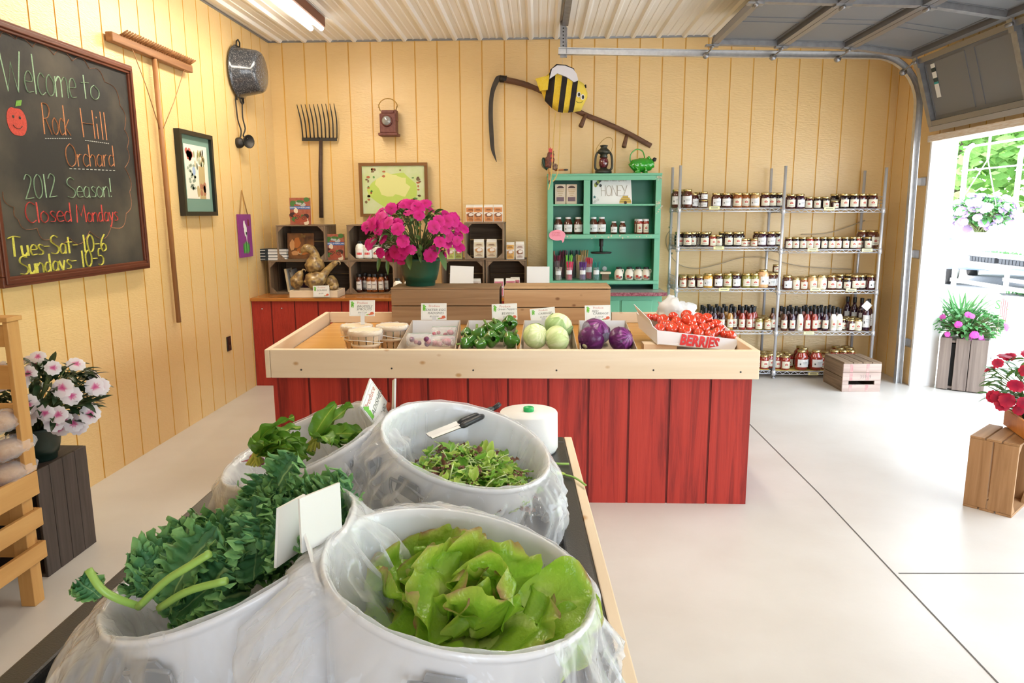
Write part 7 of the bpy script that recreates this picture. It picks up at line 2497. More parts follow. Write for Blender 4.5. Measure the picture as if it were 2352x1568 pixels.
# tomato box
fTL, fTR, fBR, fBL = V((0.626, 3.8, 0.866)), V((1.075, 3.86, 0.805)), V((1.043, 3.84, 0.747)), V((0.63, 3.8, 0.789))
bTL, bBL = V((0.576, 4.24, 0.899)), V((0.588, 4.22, 0.814))
bTR, bBR = V((1.072, 4.26, 0.847)), V((1.057, 4.24, 0.791))
tm = thing('tomato_box', 'white fruit box printed BERRIES, filled with tomatoes, tilted on a wooden block', 'box', (fBL + bBR) / 2)
for nm, q, th, mm in (('front_panel', (fBL, fBR, fTR, fTL), V((0, 0.005, 0)), M_boxw), ('side_panel', (bBL, fBL, fTL, bTL), V((0.005, 0, 0)), M_boxw), ('back_panel', (bBL, bBR, bTR, bTL), V((0, 0.005, 0)), M_boxk), ('side_panel', (fBR, bBR, bTR, fTR), V((-0.005, 0, 0)), M_boxw), ('bottom', (fBL, fBR, bBR, bBL), V((0, 0, 0.004)), M_boxk)):
    b = MB()
    quad_wall(b, *q, th)
    b.build(nm, mm, tm, world=True)
b = MB()
quad_wall(b, bTL.lerp(fTL, 0.15), bTL.lerp(fTL, 0.8), bTL.lerp(fTL, 0.75) + V((-0.01, 0, 0.03)), bTL.lerp(fTL, 0.1) + V((-0.03, 0, 0.06)), V((0.004, 0, 0)))
b.build('side_flap', M_boxw, tm, world=True)
ex = (fTR - fTL).normalized()
ey = ((fTL - fBL) + (fTR - fBR)).normalized()
nz = ex.cross(ey).normalized()
Rb = frame(ex, nz.cross(ex))
b = MB()
cc = (fTL + fTR + fBR + fBL) / 4
put_text(b, 'BERRIES', 0.077, cc + nz * 0.002 + ex * 0.012 + ey * -0.002, Rb, shear=0.12, bold=0.0035, sx=0.80)
b.build('lettering', mat('berry_red_ink', (0.62, 0.02, 0.02), rough=0.5), tm, world=True)
bl_ = thing('wooden_block', 'pine block propping up the tomato box on the table', 'block', (0.624, 3.9, 0.761))
p = (0.559, 3.95, 0.789)
b = MB()
zt_ = min(fBL.z, bBL.z) - 0.004
b.box(p[0] + 0.005, p[0] + 0.18, 3.83, 3.92, ZS + 0.001, zt_)
b.build('block', M_pinex, bl_, world=True)
M_tom = mat('tomato_skin', (0.66, 0.055, 0.018), rough=0.12, coat=0.8, var=0.6, vscale=8, var2=(0.58, 0.03, 0.012))
to = thing('tomato', '', 'tomato', (0, 0, 0), 0, 'tomatoes in the berries box')
b = MB()
b.ball((0, 0, 0), (0.032, 0.032, 0.029), 22, 14, wob=lambda d: 1 + 0.025 * math.cos(5 * math.atan2(d.y, d.x)) * max(0, d.z) - 0.10 * math.exp(-((1 - d.z) * 9) ** 2))
b.build('fruit', M_tom, to)
b = MB()
b.tube([(0, 0, 0.024), (0, 0, 0.027)], [0.004, 0.003], 6)
b.build('stem_scar', mat('tomato_scar', (0.20, 0.16, 0.05), rough=0.8), to)
TOM = [(0.643, 4.19, 0.878), (0.68, 4.19, 0.878), (0.713, 4.13, 0.871), (0.781, 4.18, 0.882), (0.778, 4.08, 0.866), (0.661, 3.93, 0.855), (0.729, 3.94, 0.851), (0.86, 4.2, 0.889), (0.849, 4.08, 0.871), (0.796, 3.92, 0.842), (0.858, 3.98, 0.845), (0.924, 4.18, 0.877), (0.92, 4.1, 0.861), (0.969, 4.16, 0.877), (0.918, 4, 0.844), (0.967, 4.08, 0.844), (1.015, 4.12, 0.85), (0.868, 3.91, 0.83), (0.931, 3.92, 0.819), (0.976, 3.98, 0.823), (1.007, 4.04, 0.823), (1.026, 3.97, 0.815), (1.051, 3.93, 0.817), (0.719, 4.02, 0.858), (0.79, 4.01, 0.852), (0.861, 4.04, 0.855), (0.705, 4.05, 0.861), (1.041, 4.13, 0.819)]
TS = [9, 9, 13.5, 12, 13, 11, 14, 13, 17, 14, 11, 12, 11, 12.5, 12, 9.5, 12.5, 11, 11.5, 10, 9.5, 10, 11, 11, 10, 11, 10, 11]
for i, p in enumerate(TOM):
    v_ = ['back', 'back', 'middle', 'back', 'middle', 'front', 'front', 'back', 'middle', 'front', 'middle', 'back', 'middle', 'back', 'middle', 'middle', 'back', 'front', 'front', 'middle', 'middle', 'front', 'front', 'middle', 'middle', 'middle', 'middle', 'back'][i]
    nth = sum(1 for k in range(len(TOM)) if k != i and TOM[k][0] < p[0])
    sz = 'small' if TS[i] < 10.5 else ('large' if TS[i] > 13 else 'medium')
    lab = '%s red tomato in the %s of the berries box, %s from the raised side flap' % (sz, v_, (ORD + ['twenty-first', 'twenty-second', 'twenty-third', 'twenty-fourth', 'twenty-fifth', 'twenty-sixth', 'twenty-seventh', 'twenty-eighth'])[nth])
    o = to if i == 0 else dup(to, p, label=lab)
    o['label'] = lab
    o.location = p
    o.scale = (TS[i] / 12.0,) * 3
    o.rotation_euler = (rnd.uniform(-1, 1), rnd.uniform(-1, 1), rnd.uniform(0, 6))
# crumpled white bags behind the tomatoes
c = V((0.85, 4.42, 0.847))
t = thing('plastic_bag', 'crumpled white plastic bag on the table behind the tomatoes', 'bag', (c.x, 4.42, ZS + 0.001))
b = MB()
b.ball((0, 0, 0.10), (0.105, 0.075, 0.10), 30, 18, wob=lambda d: 1 + 0.5 * abs(noise.noise(d * 2.6)) + 0.2 * noise.noise(d * 7) + (0.25 if d.z > 0.6 and d.x < 0 else 0))
b.v = [(x, y, max(0.0, z)) for x, y, z in b.v]
b.build('plastic', mat('milky_plastic', (0.80, 0.80, 0.80), rough=0.3, trans=0.2), t)

# price cards on the table
def pcard(lab, c4, y, text, foot):
    c4 = [V(q) for q in c4]
    lo = (c4[2] + c4[3]) / 2
    return card(lab, c4, text=text, stem=[(lo + V((0, 0.003, 0.02)), V(foot))], group='price cards on the produce table')
PR = 'price cards'
pcard('brussels sprouts price card above the splint baskets', [(-1.056, 3.98, 1.003), (-0.914, 3.98, 1.003), (-0.908, 3.96, 0.92), (-1.05, 3.96, 0.917)], 3.9, [('BRUSSELS', 0.2, 0.10, 0.10), ('SPROUTS', 0.2, 0.07, -0.08), ('$4.00/LB', 0.13, 0.0, -0.28)], (-0.973, 3.93, 0.876))
pcard('easter egg radishes price card above the radish box', [(-0.667, 4.06, 0.976), (-0.523, 4.06, 0.976), (-0.519, 4.04, 0.886), (-0.663, 4.04, 0.884)], 4.0, [('EASTER EGG', 0.19, 0.07, 0.10), ('RADISHES', 0.19, 0.07, -0.09), ('$2.00/LB', 0.13, 0.0, -0.29)], (-0.588, 4.026, 0.834))
pcard('green peppers price card behind the bell peppers', [(-0.266, 4.06, 0.971), (-0.123, 4.06, 0.976), (-0.117, 4.04, 0.889), (-0.26, 4.04, 0.882)], 4.0, [('Green Peppers', 0.17, 0.10, 0.16), ('$2.00/Lb', 0.19, 0.12, -0.10)], (-0.188, 4.026, 0.834))
pcard('tilted cabbage price card behind the green cabbages', [(-0.049, 4.06, 0.941), (0.091, 4.06, 0.956), (0.098, 4.04, 0.887), (-0.041, 4.04, 0.869)], 4.0, [('CABBAGE', 0.2, 0.08, 0.08), ('$1.00/LB', 0.13, 0.02, -0.18)], (0.032, 4.026, 0.834))
pcard('red cabbage price card behind the red cabbages', [(0.26, 4.06, 0.963), (0.404, 4.06, 0.966), (0.406, 4.04, 0.884), (0.265, 4.04, 0.879)], 4.0, [('RED', 0.2, -0.10, 0.12), ('CABBAGE', 0.2, 0.10, -0.04), ('$1.00/LB', 0.13, 0.04, -0.26)], (0.335, 4.026, 0.835))


# ------------------------------------------------------------------ ice table in front
M_tray = mat('black_moulded_plastic', (0.016, 0.015, 0.015), rough=0.36, spec=0.5, bump=0.12, bscale=300)
RX0, RX1, CYN, CYF, RZ = -0.89, 0.085, 0.78, 2.31, 0.75
it = thing('ice_table', 'black plastic ice table with a pine trim rail in front of the produce table', 'table', (-0.4, 1.5, 0))
def sk(x, y):          # the table stands very slightly askew
    return x + (2.31 - y) * (0.038 if x > -0.4 else 0.017)
def ring_bars(b, x0, x1, y0, y1, w, z0, z1):
    for q in ([(x0, y0), (x1, y0), (x1, y0 + w), (x0, y0 + w)], [(x0, y1 - w), (x1, y1 - w), (x1, y1), (x0, y1)], [(x0, y0 + w), (x0 + w, y0 + w), (x0 + w, y1 - w), (x0, y1 - w)], [(x1 - w, y0 + w), (x1, y0 + w), (x1, y1 - w), (x1 - w, y1 - w)]):
        b.hexa([(sk(x, y), y, z0) for x, y in q] + [(sk(x, y), y, z1) for x, y in q])
b = MB()
ring_bars(b, RX0, RX1, CYN, CYF, 0.058, RZ - 0.05, RZ)
b.build('rim', M_tray, it, world=True, bevel=0.006)
b = MB()
ring_bars(b, RX0 + 0.058, RX1 - 0.058, CYN + 0.058, CYF - 0.058, 0.008, 0.60, RZ - 0.02)
q = [(RX0 + 0.06, CYN + 0.06), (RX1 - 0.06, CYN + 0.06), (RX1 - 0.06, CYF - 0.06), (RX0 + 0.06, CYF - 0.06)]
b.hexa([(sk(x, y), y, 0.585) for x, y in q] + [(sk(x, y), y, 0.60) for x, y in q])
b.build('basin', M_tray, it, world=True)
b = MB()
q = [(RX1 + 0.001, CYN), (RX1 + 0.026, CYN), (RX1 + 0.026, CYF + 0.01), (RX1 + 0.001, CYF + 0.01)]
b.hexa([(sk(x, y), y, RZ - 0.10) for x, y in q] + [(sk(x, y), y, RZ - 0.004) for x, y in q])
b.build('trim_rail', M_piney, it, world=True, bevel=0.003)
b = MB()
ring_bars(b, RX0 + 0.02, RX1 - 0.01, CYN + 0.02, CYF - 0.02, 0.02, 0.42, RZ - 0.051)
b.build('skirt', M_tray, it, world=True)
for x in (RX0 + 0.07, RX1 - 0.07):
    for y in (CYN + 0.07, CYF - 0.07):
        b = MB()
        b.box(sk(x, y) - 0.03, sk(x, y) + 0.03, y - 0.03, y + 0.03, 0, 0.584)
        b.build('leg', M_tray, it, world=True)
# ice
r_ = random.Random(2)
b = MB()
for k in range(520):
    x, y = r_.uniform(RX0 + 0.09, RX1 - 0.075), r_.uniform(CYN + 0.08, CYF - 0.09)
    off = V((r_.uniform(0, 50), 0, 0))
    s_ = r_.uniform(0.012, 0.026)
    b.ball((sk(x, y), y, r_.uniform(0.61, 0.655)), (s_ * r_.uniform(.8, 1.5), s_, s_ * 0.8), 7, 5, R=Matrix.Rotation(r_.uniform(0, 3), 3, 'Z') @ Matrix.Rotation(r_.uniform(0, 3), 3, 'X'), wob=lambda d: 1 + 0.35 * noise.noise(d * 2 + off))
ice = b.build('ice', mat('melting_ice', (0.80, 0.84, 0.88), rough=0.06, trans=0.9, spec=0.6))
tag(ice, 'melting ice chunks in the black basin around the white tubs', 'ice', kind='stuff')

M_tub = mat('white_enamel', (0.80, 0.81, 0.84), rough=0.25, coat=0.3)
M_hdl = mat('dull_zinc_handle', (0.20, 0.21, 0.23), rough=0.4, metal=0.7)
M_bag = film('tub_liner_film', base=0.17, rough=0.06)
def tub(label, liner_label, c, tilt_x, tilt_y, R0, hgt, handle_a, flare, seed, drape=0.13, low=None):
    """round tub; c = rim centre; tilt about y (leans to the side) and about x (leans to the viewer); flare(a) = how far the bag stands off"""
    c = V(c)
    Rt = Matrix.Rotation(tilt_y, 3, 'Y') @ Matrix.Rotation(tilt_x, 3, 'X')
    t = thing('enamel_tub', label, 'tub', c, 0, 'white tubs in the ice table')
    rb = R0 * 0.80
    b = MB()
    prof = [(rb * 0.97, -hgt), (rb, -hgt + 0.006), (R0 * 0.985, -0.012), (R0 * 1.0, -0.006), (R0 * 1.022, 0.0), (R0 * 1.015, 0.008), (R0 * 0.995, 0.006), (R0 * 0.975, -0.008), (rb * 0.97, -hgt + 0.012), (0.0, -hgt + 0.012)]
    b.lathe(prof, c, 48, R=Rt)
    b.build('body', M_tub, t, world=True)
    for a in (handle_a, handle_a + PI):
        d = V((math.cos(a), math.sin(a), 0))
        s_ = V((-d.y, d.x, 0))
        b = MB()
        rr = R0 * 0.955
        o_ = c + Rt @ (d * (rr + 0.004) + V((0, 0, -0.05)))
        Rp = frame(Rt @ s_, Rt @ (V((0, 0, 1)) + d * 0.2))
        b.prism([(-0.034, -0.022), (0.034, -0.022), (0.026, 0.022), (-0.026, 0.022)], 0.004, o_, Rp)
        hp_ = b.build('handle_plate', M_hdl, t, world=True)
        b = MB()
        b.tube([c + Rt @ (d * (rr + 0.012) + s_ * (0.045 * math.cos(q)) + V((0, 0, -0.045 + 0.045 * math.sin(q)))) for q in [-0.05 - (PI - 0.1) * i / 12 for i in range(13)]], 0.0035, 6)
        b.tube([c + Rt @ (d * (rr + 0.012) + s_ * 0.047 + V((0, 0, -0.045))), c + Rt @ (d * (rr + 0.008) + V((0, 0, -0.042))), c + Rt @ (d * (rr + 0.012) - s_ * 0.047 + V((0, 0, -0.045)))], 0.0035, 6)
        b.build('ring_handle', M_hdl, hp_, world=True)
    l = thing('bag_liner', liner_label, 'bag', c, 0, 'plastic bags lining the tubs')
    b = MB()
    off = V((seed * 3.7, seed * 1.3, 0))
    def fn(u, v):
        a = 2 * PI * u
        ca, sa = math.cos(a), math.sin(a)
        n1 = noise.noise(V((ca * 1.6, sa * 1.6, v * 1.5)) + off)
        n2 = noise.noise(V((ca * 5, sa * 5, v * 2.5)) + off)
        n3 = noise.noise(V((ca * 13, sa * 13, v * 5)) + off)
        if v < 0.34:                    # inside
            k = v / 0.34
            z = -0.12 * (1 - k) ** 1.2
            r = (R0 * 0.972 + (R0 - rb) / hgt * z * 1.0) * (1 - 0.012) - 0.012 * max(0, n2) - 0.010 * max(0, n3) * (1 - k)
        elif v < 0.46:                  # over the rim
            k = (v - 0.34) / 0.12
            r = R0 * 0.962 + (0.075 * R0) * k
            z = 0.013 * math.sin(PI * k * 0.9) + 0.004 * n2
            r += 0.004 * n3 * k
        else:                           # hanging outside
            k = (v - 0.46) / 0.54
            fl = flare(a) * 1.45
            ln = drape * (1.1 + 0.4 * n1)
            n4 = noise.noise(V((ca * 3.2 + v * 0.8, sa * 3.2 - v * 0.8, v * 3.0)) + off * 2)
            n5 = noise.noise(V((ca * 8 + v * 2.0, sa * 8, v * 2.0)) + off * 3)
            cre = (0.055 * (0.30 - abs(n4)) + 0.030 * (0.28 - abs(n5)))
            r = R0 * 1.037 + fl * (k ** 0.7) * (0.8 + 0.6 * n1) + (cre + 0.008 * n3) * min(1, k * 2.2)
            r = max(r, R0 * 1.03 - (R0 - rb) / hgt * ln * k + 0.003)
            z = 0.004 - ln * k + fl * 0.25 * math.sin(PI * k)
        p = c + Rt @ V((r * ca, r * sa, z))
        if p.z < 0.648:
            p.z = 0.648
        return p
    b.grid(fn, 220, 46, 0, closeu=True)
    b.build('plastic', M_bag, l, world=True)
    return Rt
def lobe(a, a0, w):
    d = (a - a0 + PI) % (2 * PI) - PI
    return math.exp(-(d / w) ** 2)
HT = 0.235
Rs = tub('white tub of salad mix at the far end, beside the white roll', 'clear plastic bag lining the salad mix tub', (-0.167, 1.607, 0.952), 0.14, 0.26, 0.197, HT, -PI / 2 - 0.5, lambda a: 0.03 + 0.05 * lobe(a, -0.5, 0.7) + 0.03 * lobe(a, -2.2, 0.6), 1, 0.15)
Rl = tub('white tub of lettuce heads at the near end by the pine rail', 'clear plastic bag lining the lettuce tub', (-0.117, 1.01, 0.945), 0.0, 0.20, 0.203, HT, -PI / 2 + 0.05, lambda a: 0.035 + 0.09 * lobe(a, 1.75, 0.8) + 0.07 * lobe(a, -2.5, 0.7) + 0.02 * lobe(a, 0, 0.7), 2, 0.17)
Rr = tub('white tub of radish bunches at the far end by the left wall aisle', 'clear plastic bag lining the radish tub', (-0.565, 1.665, 0.930), 0.10, -0.335, 0.20, HT, -PI / 2 + 0.9, lambda a: 0.02 + 0.06 * lobe(a, PI, 0.7) + 0.02 * lobe(a, -1.2, 0.6), 3, 0.16)
Rk = tub('white tub of curly kale at the near end, leaning to the left aisle', 'milky bunched plastic bag lining the kale tub', (-0.495, 1.085, 0.928), 0.06, -0.32, 0.205, HT, -PI / 2 - 0.35, lambda a: 0.03 + 0.08 * lobe(a, -2.5, 0.9) + 0.06 * lobe(a, PI - 0.4, 0.6), 4, 0.18)

# salad mix
M_sal = [ramp_mat('salad_lime', [(0, (0.36, 0.60, 0.06)), (1, (0.60, 0.76, 0.20))], rough=0.4, trans=0.25, bump=0.1), ramp_mat('salad_green', [(0, (0.18, 0.44, 0.05)), (1, (0.32, 0.56, 0.10))], rough=0.4, trans=0.25, bump=0.1), ramp_mat('salad_maroon', [(0, (0.14, 0.04, 0.035)), (1, (0.26, 0.12, 0.08))], rough=0.4, trans=0.2, bump=0.1), mat('salad_stem', (0.55, 0.66, 0.30), rough=0.4)]
cs = V((-0.167, 1.607, 0.952))
r_ = random.Random(8)
b = MB()
b.ball(cs + Rs @ V((0.035, -0.02, -0.085)), (0.135, 0.14, 0.02), 20, 8, 1, R=Rs)
for k in range(620):
    a, q = r_.uniform(0, 6.28), math.sqrt(r_.random())
    p = cs + Rs @ V((0.038 + 0.138 * q * math.cos(a), -0.02 + 0.142 * q * math.sin(a), -0.078 + 0.028 * (1 - q * q) + r_.uniform(-0.004, 0.018)))
    d = V((r_.uniform(-1, 1), r_.uniform(-1, 1), r_.uniform(-0.1, 0.5)))
    m = r_.choices([0, 1, 2, 3], [4, 3, 2.0, 2])[0]
    if m == 3:
        d.normalize()
        b.tube([p, p + d * 0.02 + V((0, 0, 0.002)), p + d * 0.038], 0.0016, 5, 3)
    else:
        L_ = r_.uniform(0.018, 0.04)
        leaf(b, p, d, (r_.uniform(-.5, .5), r_.uniform(-.5, .5), 1), L_, L_ * 0.55, r_.uniform(-0.6, 1), 0.2, 0.003 if m != 2 else 0.005, 2.5, 6, 4, 'round', m, r_.uniform(0, 6))
sm = b.build('salad_mix', M_sal)
tag(sm, 'loose lime green and maroon salad leaves in the far right tub', 'salad', kind='stuff')

# lettuce heads
M_let = ramp_mat('lettuce_leaf', [(0.0, (0.64, 0.76, 0.24)), (0.22, (0.38, 0.60, 0.06)), (0.5, (0.24, 0.46, 0.03)), (0.74, (0.40, 0.54, 0.07)), (0.9, (0.42, 0.34, 0.11)), (1.0, (0.34, 0.17, 0.08))], rough=0.3, noise_amt=0.22, nscale=26, trans=0.35, bump=0.8)
def lettuce(label, c, R, seed, sc=1.0, extra=()):
    t = thing('lettuce_head', label, 'lettuce', c, 0, 'lettuce heads in the tub')
    r_ = random.Random(seed)
    c = V(c)
    for ringi, (n_, el, L_, W_, cup, bend) in enumerate(((4, 1.2, 0.09, 0.11, 0.6, -1.5), (5, 0.92, 0.135, 0.16, 0.45, -0.9), (7, 0.62, 0.16, 0.18, 0.25, 0.0), (7, 0.30, 0.175, 0.185, 0.15, 0.8))):
        for k in range(n_):
            a = 2 * PI * k / n_ + ringi * 0.7 + r_.uniform(-.2, .2)
            e = el + r_.uniform(-.28, .22)
            d = V((math.cos(a) * math.cos(e), math.sin(a) * math.cos(e), math.sin(e)))
            up = R @ V((-math.cos(a) * math.sin(e), -math.sin(a) * math.sin(e), math.cos(e)))
            b = MB()
            ph = r_.uniform(0, 6)
            leaf(b, c + R @ (V((math.cos(a), math.sin(a), 0)) * 0.012), R @ d, up, L_ * sc * r_.uniform(0.9, 1.12), W_ * sc * r_.uniform(0.9, 1.1), bend + r_.uniform(-.5, .5), cup, 0.017 * sc, r_.uniform(1.6, 3.0), 22, 18, 'fan', 0, ph, tf=lambda i, j: max(0.05, min(1, (i ** 2.5) * 0.72 + 0.26 * (abs(j - 0.5) * 2) ** 3 + (0.06 if abs(j - 0.5) > 0.06 else -0.25 * (1 - i)))))
            b.v = [tuple(V(p) + V((1, 1, 1)) * (0.006 * noise.noise(V(p) * 55 + V((seed, 0, 0)))) + V((0.8, 0.4, 1)) * (0.021 * noise.noise(V(p) * 20 + V((k, seed, 0))))) for p in b.v]
            b.build('leaf', M_let, t, world=True)
    for e in extra:
        b = MB()
        leaf(b, *e[:5], bend=e[5], cup=e[6], ruffle=0.014, freq=1.4, nu=16, nv=14, shape='fan', ph=e[7], tf=lambda i, j: max(0.05, min(1, (i ** 2.5) * 0.66 + 0.3 * (abs(j - 0.5) * 2) ** 3 + (0.05 if abs(j - 0.5) > 0.05 else -0.2))))
        b.v = [tuple(V(p) + V((0, 0, 1)) * (0.006 * noise.noise(V(p) * 30))) for p in b.v]
        b.build('leaf', M_let, t, world=True)
    return t
lettuce('big green lettuce head with brown leaf edges at the front of its tub', (-0.092, 0.995, 0.866), Matrix.Rotation(0.35, 3, 'X') @ Matrix.Rotation(0.12, 3, 'Y'), 3, 0.72,
        extra=((V((-0.03, 0.985, 0.885)), V((1.0, 0.1, 0.36)), V((-0.35, -0.55, 0.75)), 0.125, 0.13, 0.35, 0.25, 1.0), (V((-0.02, 0.96, 0.87)), V((1.0, -0.2, 0.22)), V((-0.2, -0.3, 1)), 0.10, 0.10, 0.7, 0.3, 3.0)))
lettuce('smaller lettuce head behind the big one, at the back of its tub', (-0.150, 1.075, 0.862), Matrix.Rotation(0.25, 3, 'X') @ Matrix.Rotation(-0.1, 3, 'Y'), 9, 0.70)

# kale
M_kale = ramp_mat('kale_leaf', [(0.0, (0.34, 0.52, 0.22)), (0.12, (0.075, 0.22, 0.09)), (0.6, (0.085, 0.26, 0.095)), (1.0, (0.26, 0.50, 0.16))], rough=0.5, noise_amt=0.12, nscale=30, trans=0.18, bump=0.5)
M_kst = mat('kale_stem', (0.30, 0.50, 0.10), rough=0.4)
ck = V((-0.495, 1.085, 0.928))
def kale(label, base, d, spread, n_, seed, stem_pts=None, Lr=(0.09, 0.135)):
    t = thing('kale_bunch', label, 'kale', base, 0, 'kale bunches in the tub')
    r_ = random.Random(seed)
    base, d = V(base), V(d).normalized()
    for k in range(n_):
        dd = (d + V((r_.uniform(-1, 1), r_.uniform(-1, 1), r_.uniform(-0.35, 0.8))) * spread).normalized()
        p = base + V((r_.uniform(-.06, .06), r_.uniform(-.06, .06), r_.uniform(-.01, .035)))
        L_ = r_.uniform(*Lr)
        b = MB()
        up = V((r_.uniform(-.5, .5), r_.uniform(-.8, .2), 1))
        leaf(b, p, dd, up, L_, L_ * r_.uniform(0.75, 1.0), r_.uniform(-0.2, 1.3), 0.25, 0.016, r_.uniform(6, 8.5), 60, 24, 'fan', 0, r_.uniform(0, 6), tf=lambda i, j: (0.0 if abs(j - 0.5) < 0.03 else 0.15 + 0.8 * (abs(j - 0.5) * 2) ** 1.5))
        off = V((k * 3.1, seed, 0))
        b.v = [tuple(V(q) + V((noise.noise(V(q) * 95 + off), noise.noise(V(q) * 95 + off * 2), noise.noise(V(q) * 95 + off * 3))) * 0.011 * (0.15 + tt * tt)) for q, tt in zip(b.v, [b.t[i] for i in range(len(b.v))])]
        b.build('leaf', M_kale, t, world=True)
    for sp_ in stem_pts or ():
        b = MB()
        b.tube(spline(sp_, 5), 0.0058, 8)
        b.build('stem', M_kst, t, world=True)
    return t
kale('kale bunch at the low front end of its tub with thick pale stems', (-0.560, 1.03, 0.875), (0.45, 0.45, 0.30), 0.7, 14, 1, ([(-0.657, 0.96, 0.97), (-0.637, 0.953, 0.945), (-0.619, 0.96, 0.925), (-0.601, 0.982, 0.9)], [(-0.595, 0.971, 0.905), (-0.542, 0.956, 0.955), (-0.505, 0.951, 0.98), (-0.472, 0.956, 1)], [(-0.562, 0.969, 0.905), (-0.51, 0.956, 0.94), (-0.449, 0.952, 0.96)]))
kale('kale bunch heaped in the middle of its tub', (-0.48, 1.11, 0.905), (0.15, 0.35, 0.50), 0.8, 16, 2, Lr=(0.09, 0.13))
kale('kale bunch at the high end of its tub by the blank cards', (-0.455, 1.155, 0.938), (0.45, 0.40, 0.35), 0.6, 11, 3, Lr=(0.08, 0.115))
t = kale('small curly kale leaf hanging over the front left of the tub', (-0.615, 0.99, 0.9), (-0.75, 0.45, 0.35), 0.4, 3, 7, Lr=(0.045, 0.065))

# radish bunches
M_rgr = ramp_mat('radish_leaf', [(0.0, (0.52, 0.64, 0.12)), (0.15, (0.20, 0.42, 0.04)), (0.7, (0.12, 0.30, 0.03)), (1.0, (0.15, 0.34, 0.045))], rough=0.4, noise_amt=0.2, nscale=14, trans=0.2, bump=0.6)
M_rst = mat('radish_stalk', (0.50, 0.50, 0.07), rough=0.4)
def radish(label, base, d, n_, seed, roots):
    t = thing('radish_bunch', label, 'radishes', base, 0, 'radish bunches in the tub')
    r_ = random.Random(seed)
    base, d = V(base), V(d).normalized()
    for k in range(n_):
        dd = (d + V((r_.uniform(-.8, .8), r_.uniform(-.8, .6), r_.uniform(-0.1, 0.9))) * 0.75).normalized()
        q = base + dd * r_.uniform(0.02, 0.05) + V((0, 0, 0.01))
        b = MB()
        b.tube(spline([base + V((r_.uniform(-.02, .02), r_.uniform(-.02, .02), 0)), (base + q) / 2 + V((0, 0, 0.012)), q], 4), 0.0032, 6)
        b.build('stalk', M_rst, t, world=True)
        b = MB()
        L_ = r_.uniform(0.07, 0.105)
        leaf(b, q, dd + V((0, 0, -0.15)), (r_.uniform(-.5, .5), r_.uniform(-.7, .2), 1), L_, L_ * 0.52, r_.uniform(0.2, 1.5), 0.3, 0.008, 2.2, 14, 8, 'round', 0, r_.uniform(0, 6), tf=lambda i, j: 0.0 if abs(j - 0.5) < 0.04 else 0.25 + abs(j - 0.5))
        b.build('leaf', M_rgr, t, world=True)
    for p in roots:
        b = MB()
        b.ball(p, 0.0125, 12, 8)
        b.tube([p, V(p) + V((-0.016, -0.006, -0.003)), V(p) + V((-0.03, -0.004, -0.006))], [0.006, 0.002, 0.0008], 6)
        b.build('root', mat('pink_radish', (0.50, 0.10, 0.22), rough=0.4), t, world=True)
    return t
radish('radish bunch at the low end of its tub with a pink root showing', (-0.675, 1.62, 0.895), (0.6, 0.1, 0.35), 24, 4, [(-0.684, 1.644, 0.9), (-0.68, 1.665, 0.885)])
radish('radish bunch of dark leaves at the high end of its tub by the price card', (-0.55, 1.66, 0.92), (0.85, 0.1, 0.3), 24, 5, [(-0.599, 1.669, 0.9)])

# cards in the tubs
card('radish price card twisted sideways between the two far tubs', [(-0.412, 1.6, 1.039), (-0.406, 1.68, 1.086), (-0.363, 1.74, 1.001), (-0.371, 1.66, 0.953)], text=[('RADISHES', 0.17, 0.05, 0.08), ('$2.00', 0.16, 0.05, -0.2)], stem=[((-0.374, 1.69, 0.962), (-0.347, 1.606, 0.93))])
card('price card seen edge-on above the salad tub rim', [(-0.347, 1.7, 1.083), (-0.374, 1.8, 1.055), (-0.377, 1.8, 0.974), (-0.353, 1.7, 0.998)], stem=[((-0.365, 1.75, 0.989), (-0.349, 1.665, 0.97))])
card('blank back of a card standing in the kale, nearer the kale leaves', [(-0.385, 0.99, 1.055), (-0.372, 1.07, 1.045), (-0.376, 1.07, 0.951), (-0.389, 0.99, 0.965)], name='blank_card')
card('blank card back above the pair of near tubs, taller and whiter', [(-0.343, 0.98, 1.078), (-0.303, 1.05, 1.076), (-0.311, 1.05, 0.985), (-0.341, 0.98, 0.995)], name='blank_card')
card('narrow slanted card seen nearly edge-on beside the lettuce tub', [(-0.344, 0.99, 1.023), (-0.347, 1.05, 0.961), (-0.319, 1, 0.913), (-0.306, 0.94, 0.957)], name='blank_card')

# roll of produce bags with a green core cap
rc = V((-0.03, 2.14, 0.792))
t = thing('white_roll', 'white roll with a green centre plug at the far corner of the ice table', 'roll', (rc.x, 2.17, RZ + 0.001))
ztop = (-0.033, 2.17, 0.874)[2] - RZ
b = MB()
b.lathe([(0.085, 0.0), (0.091, 0.012), (0.0895, ztop - 0.004), (0.087, ztop), (0.018, ztop + 0.001)], n=48)
b.build('roll', mat('white_film_roll', (0.80, 0.80, 0.79), rough=0.45, bump=0.05, bscale=80), t)
b = MB()
b.lathe([(0.0165, ztop - 0.004), (0.0165, ztop + 0.012), (0.0145, ztop + 0.014), (0.013, ztop + 0.010), (0, ztop + 0.010)], n=24)
b.build('core_plug', mat('green_plastic_plug', (0.01, 0.42, 0.10), rough=0.4), t)
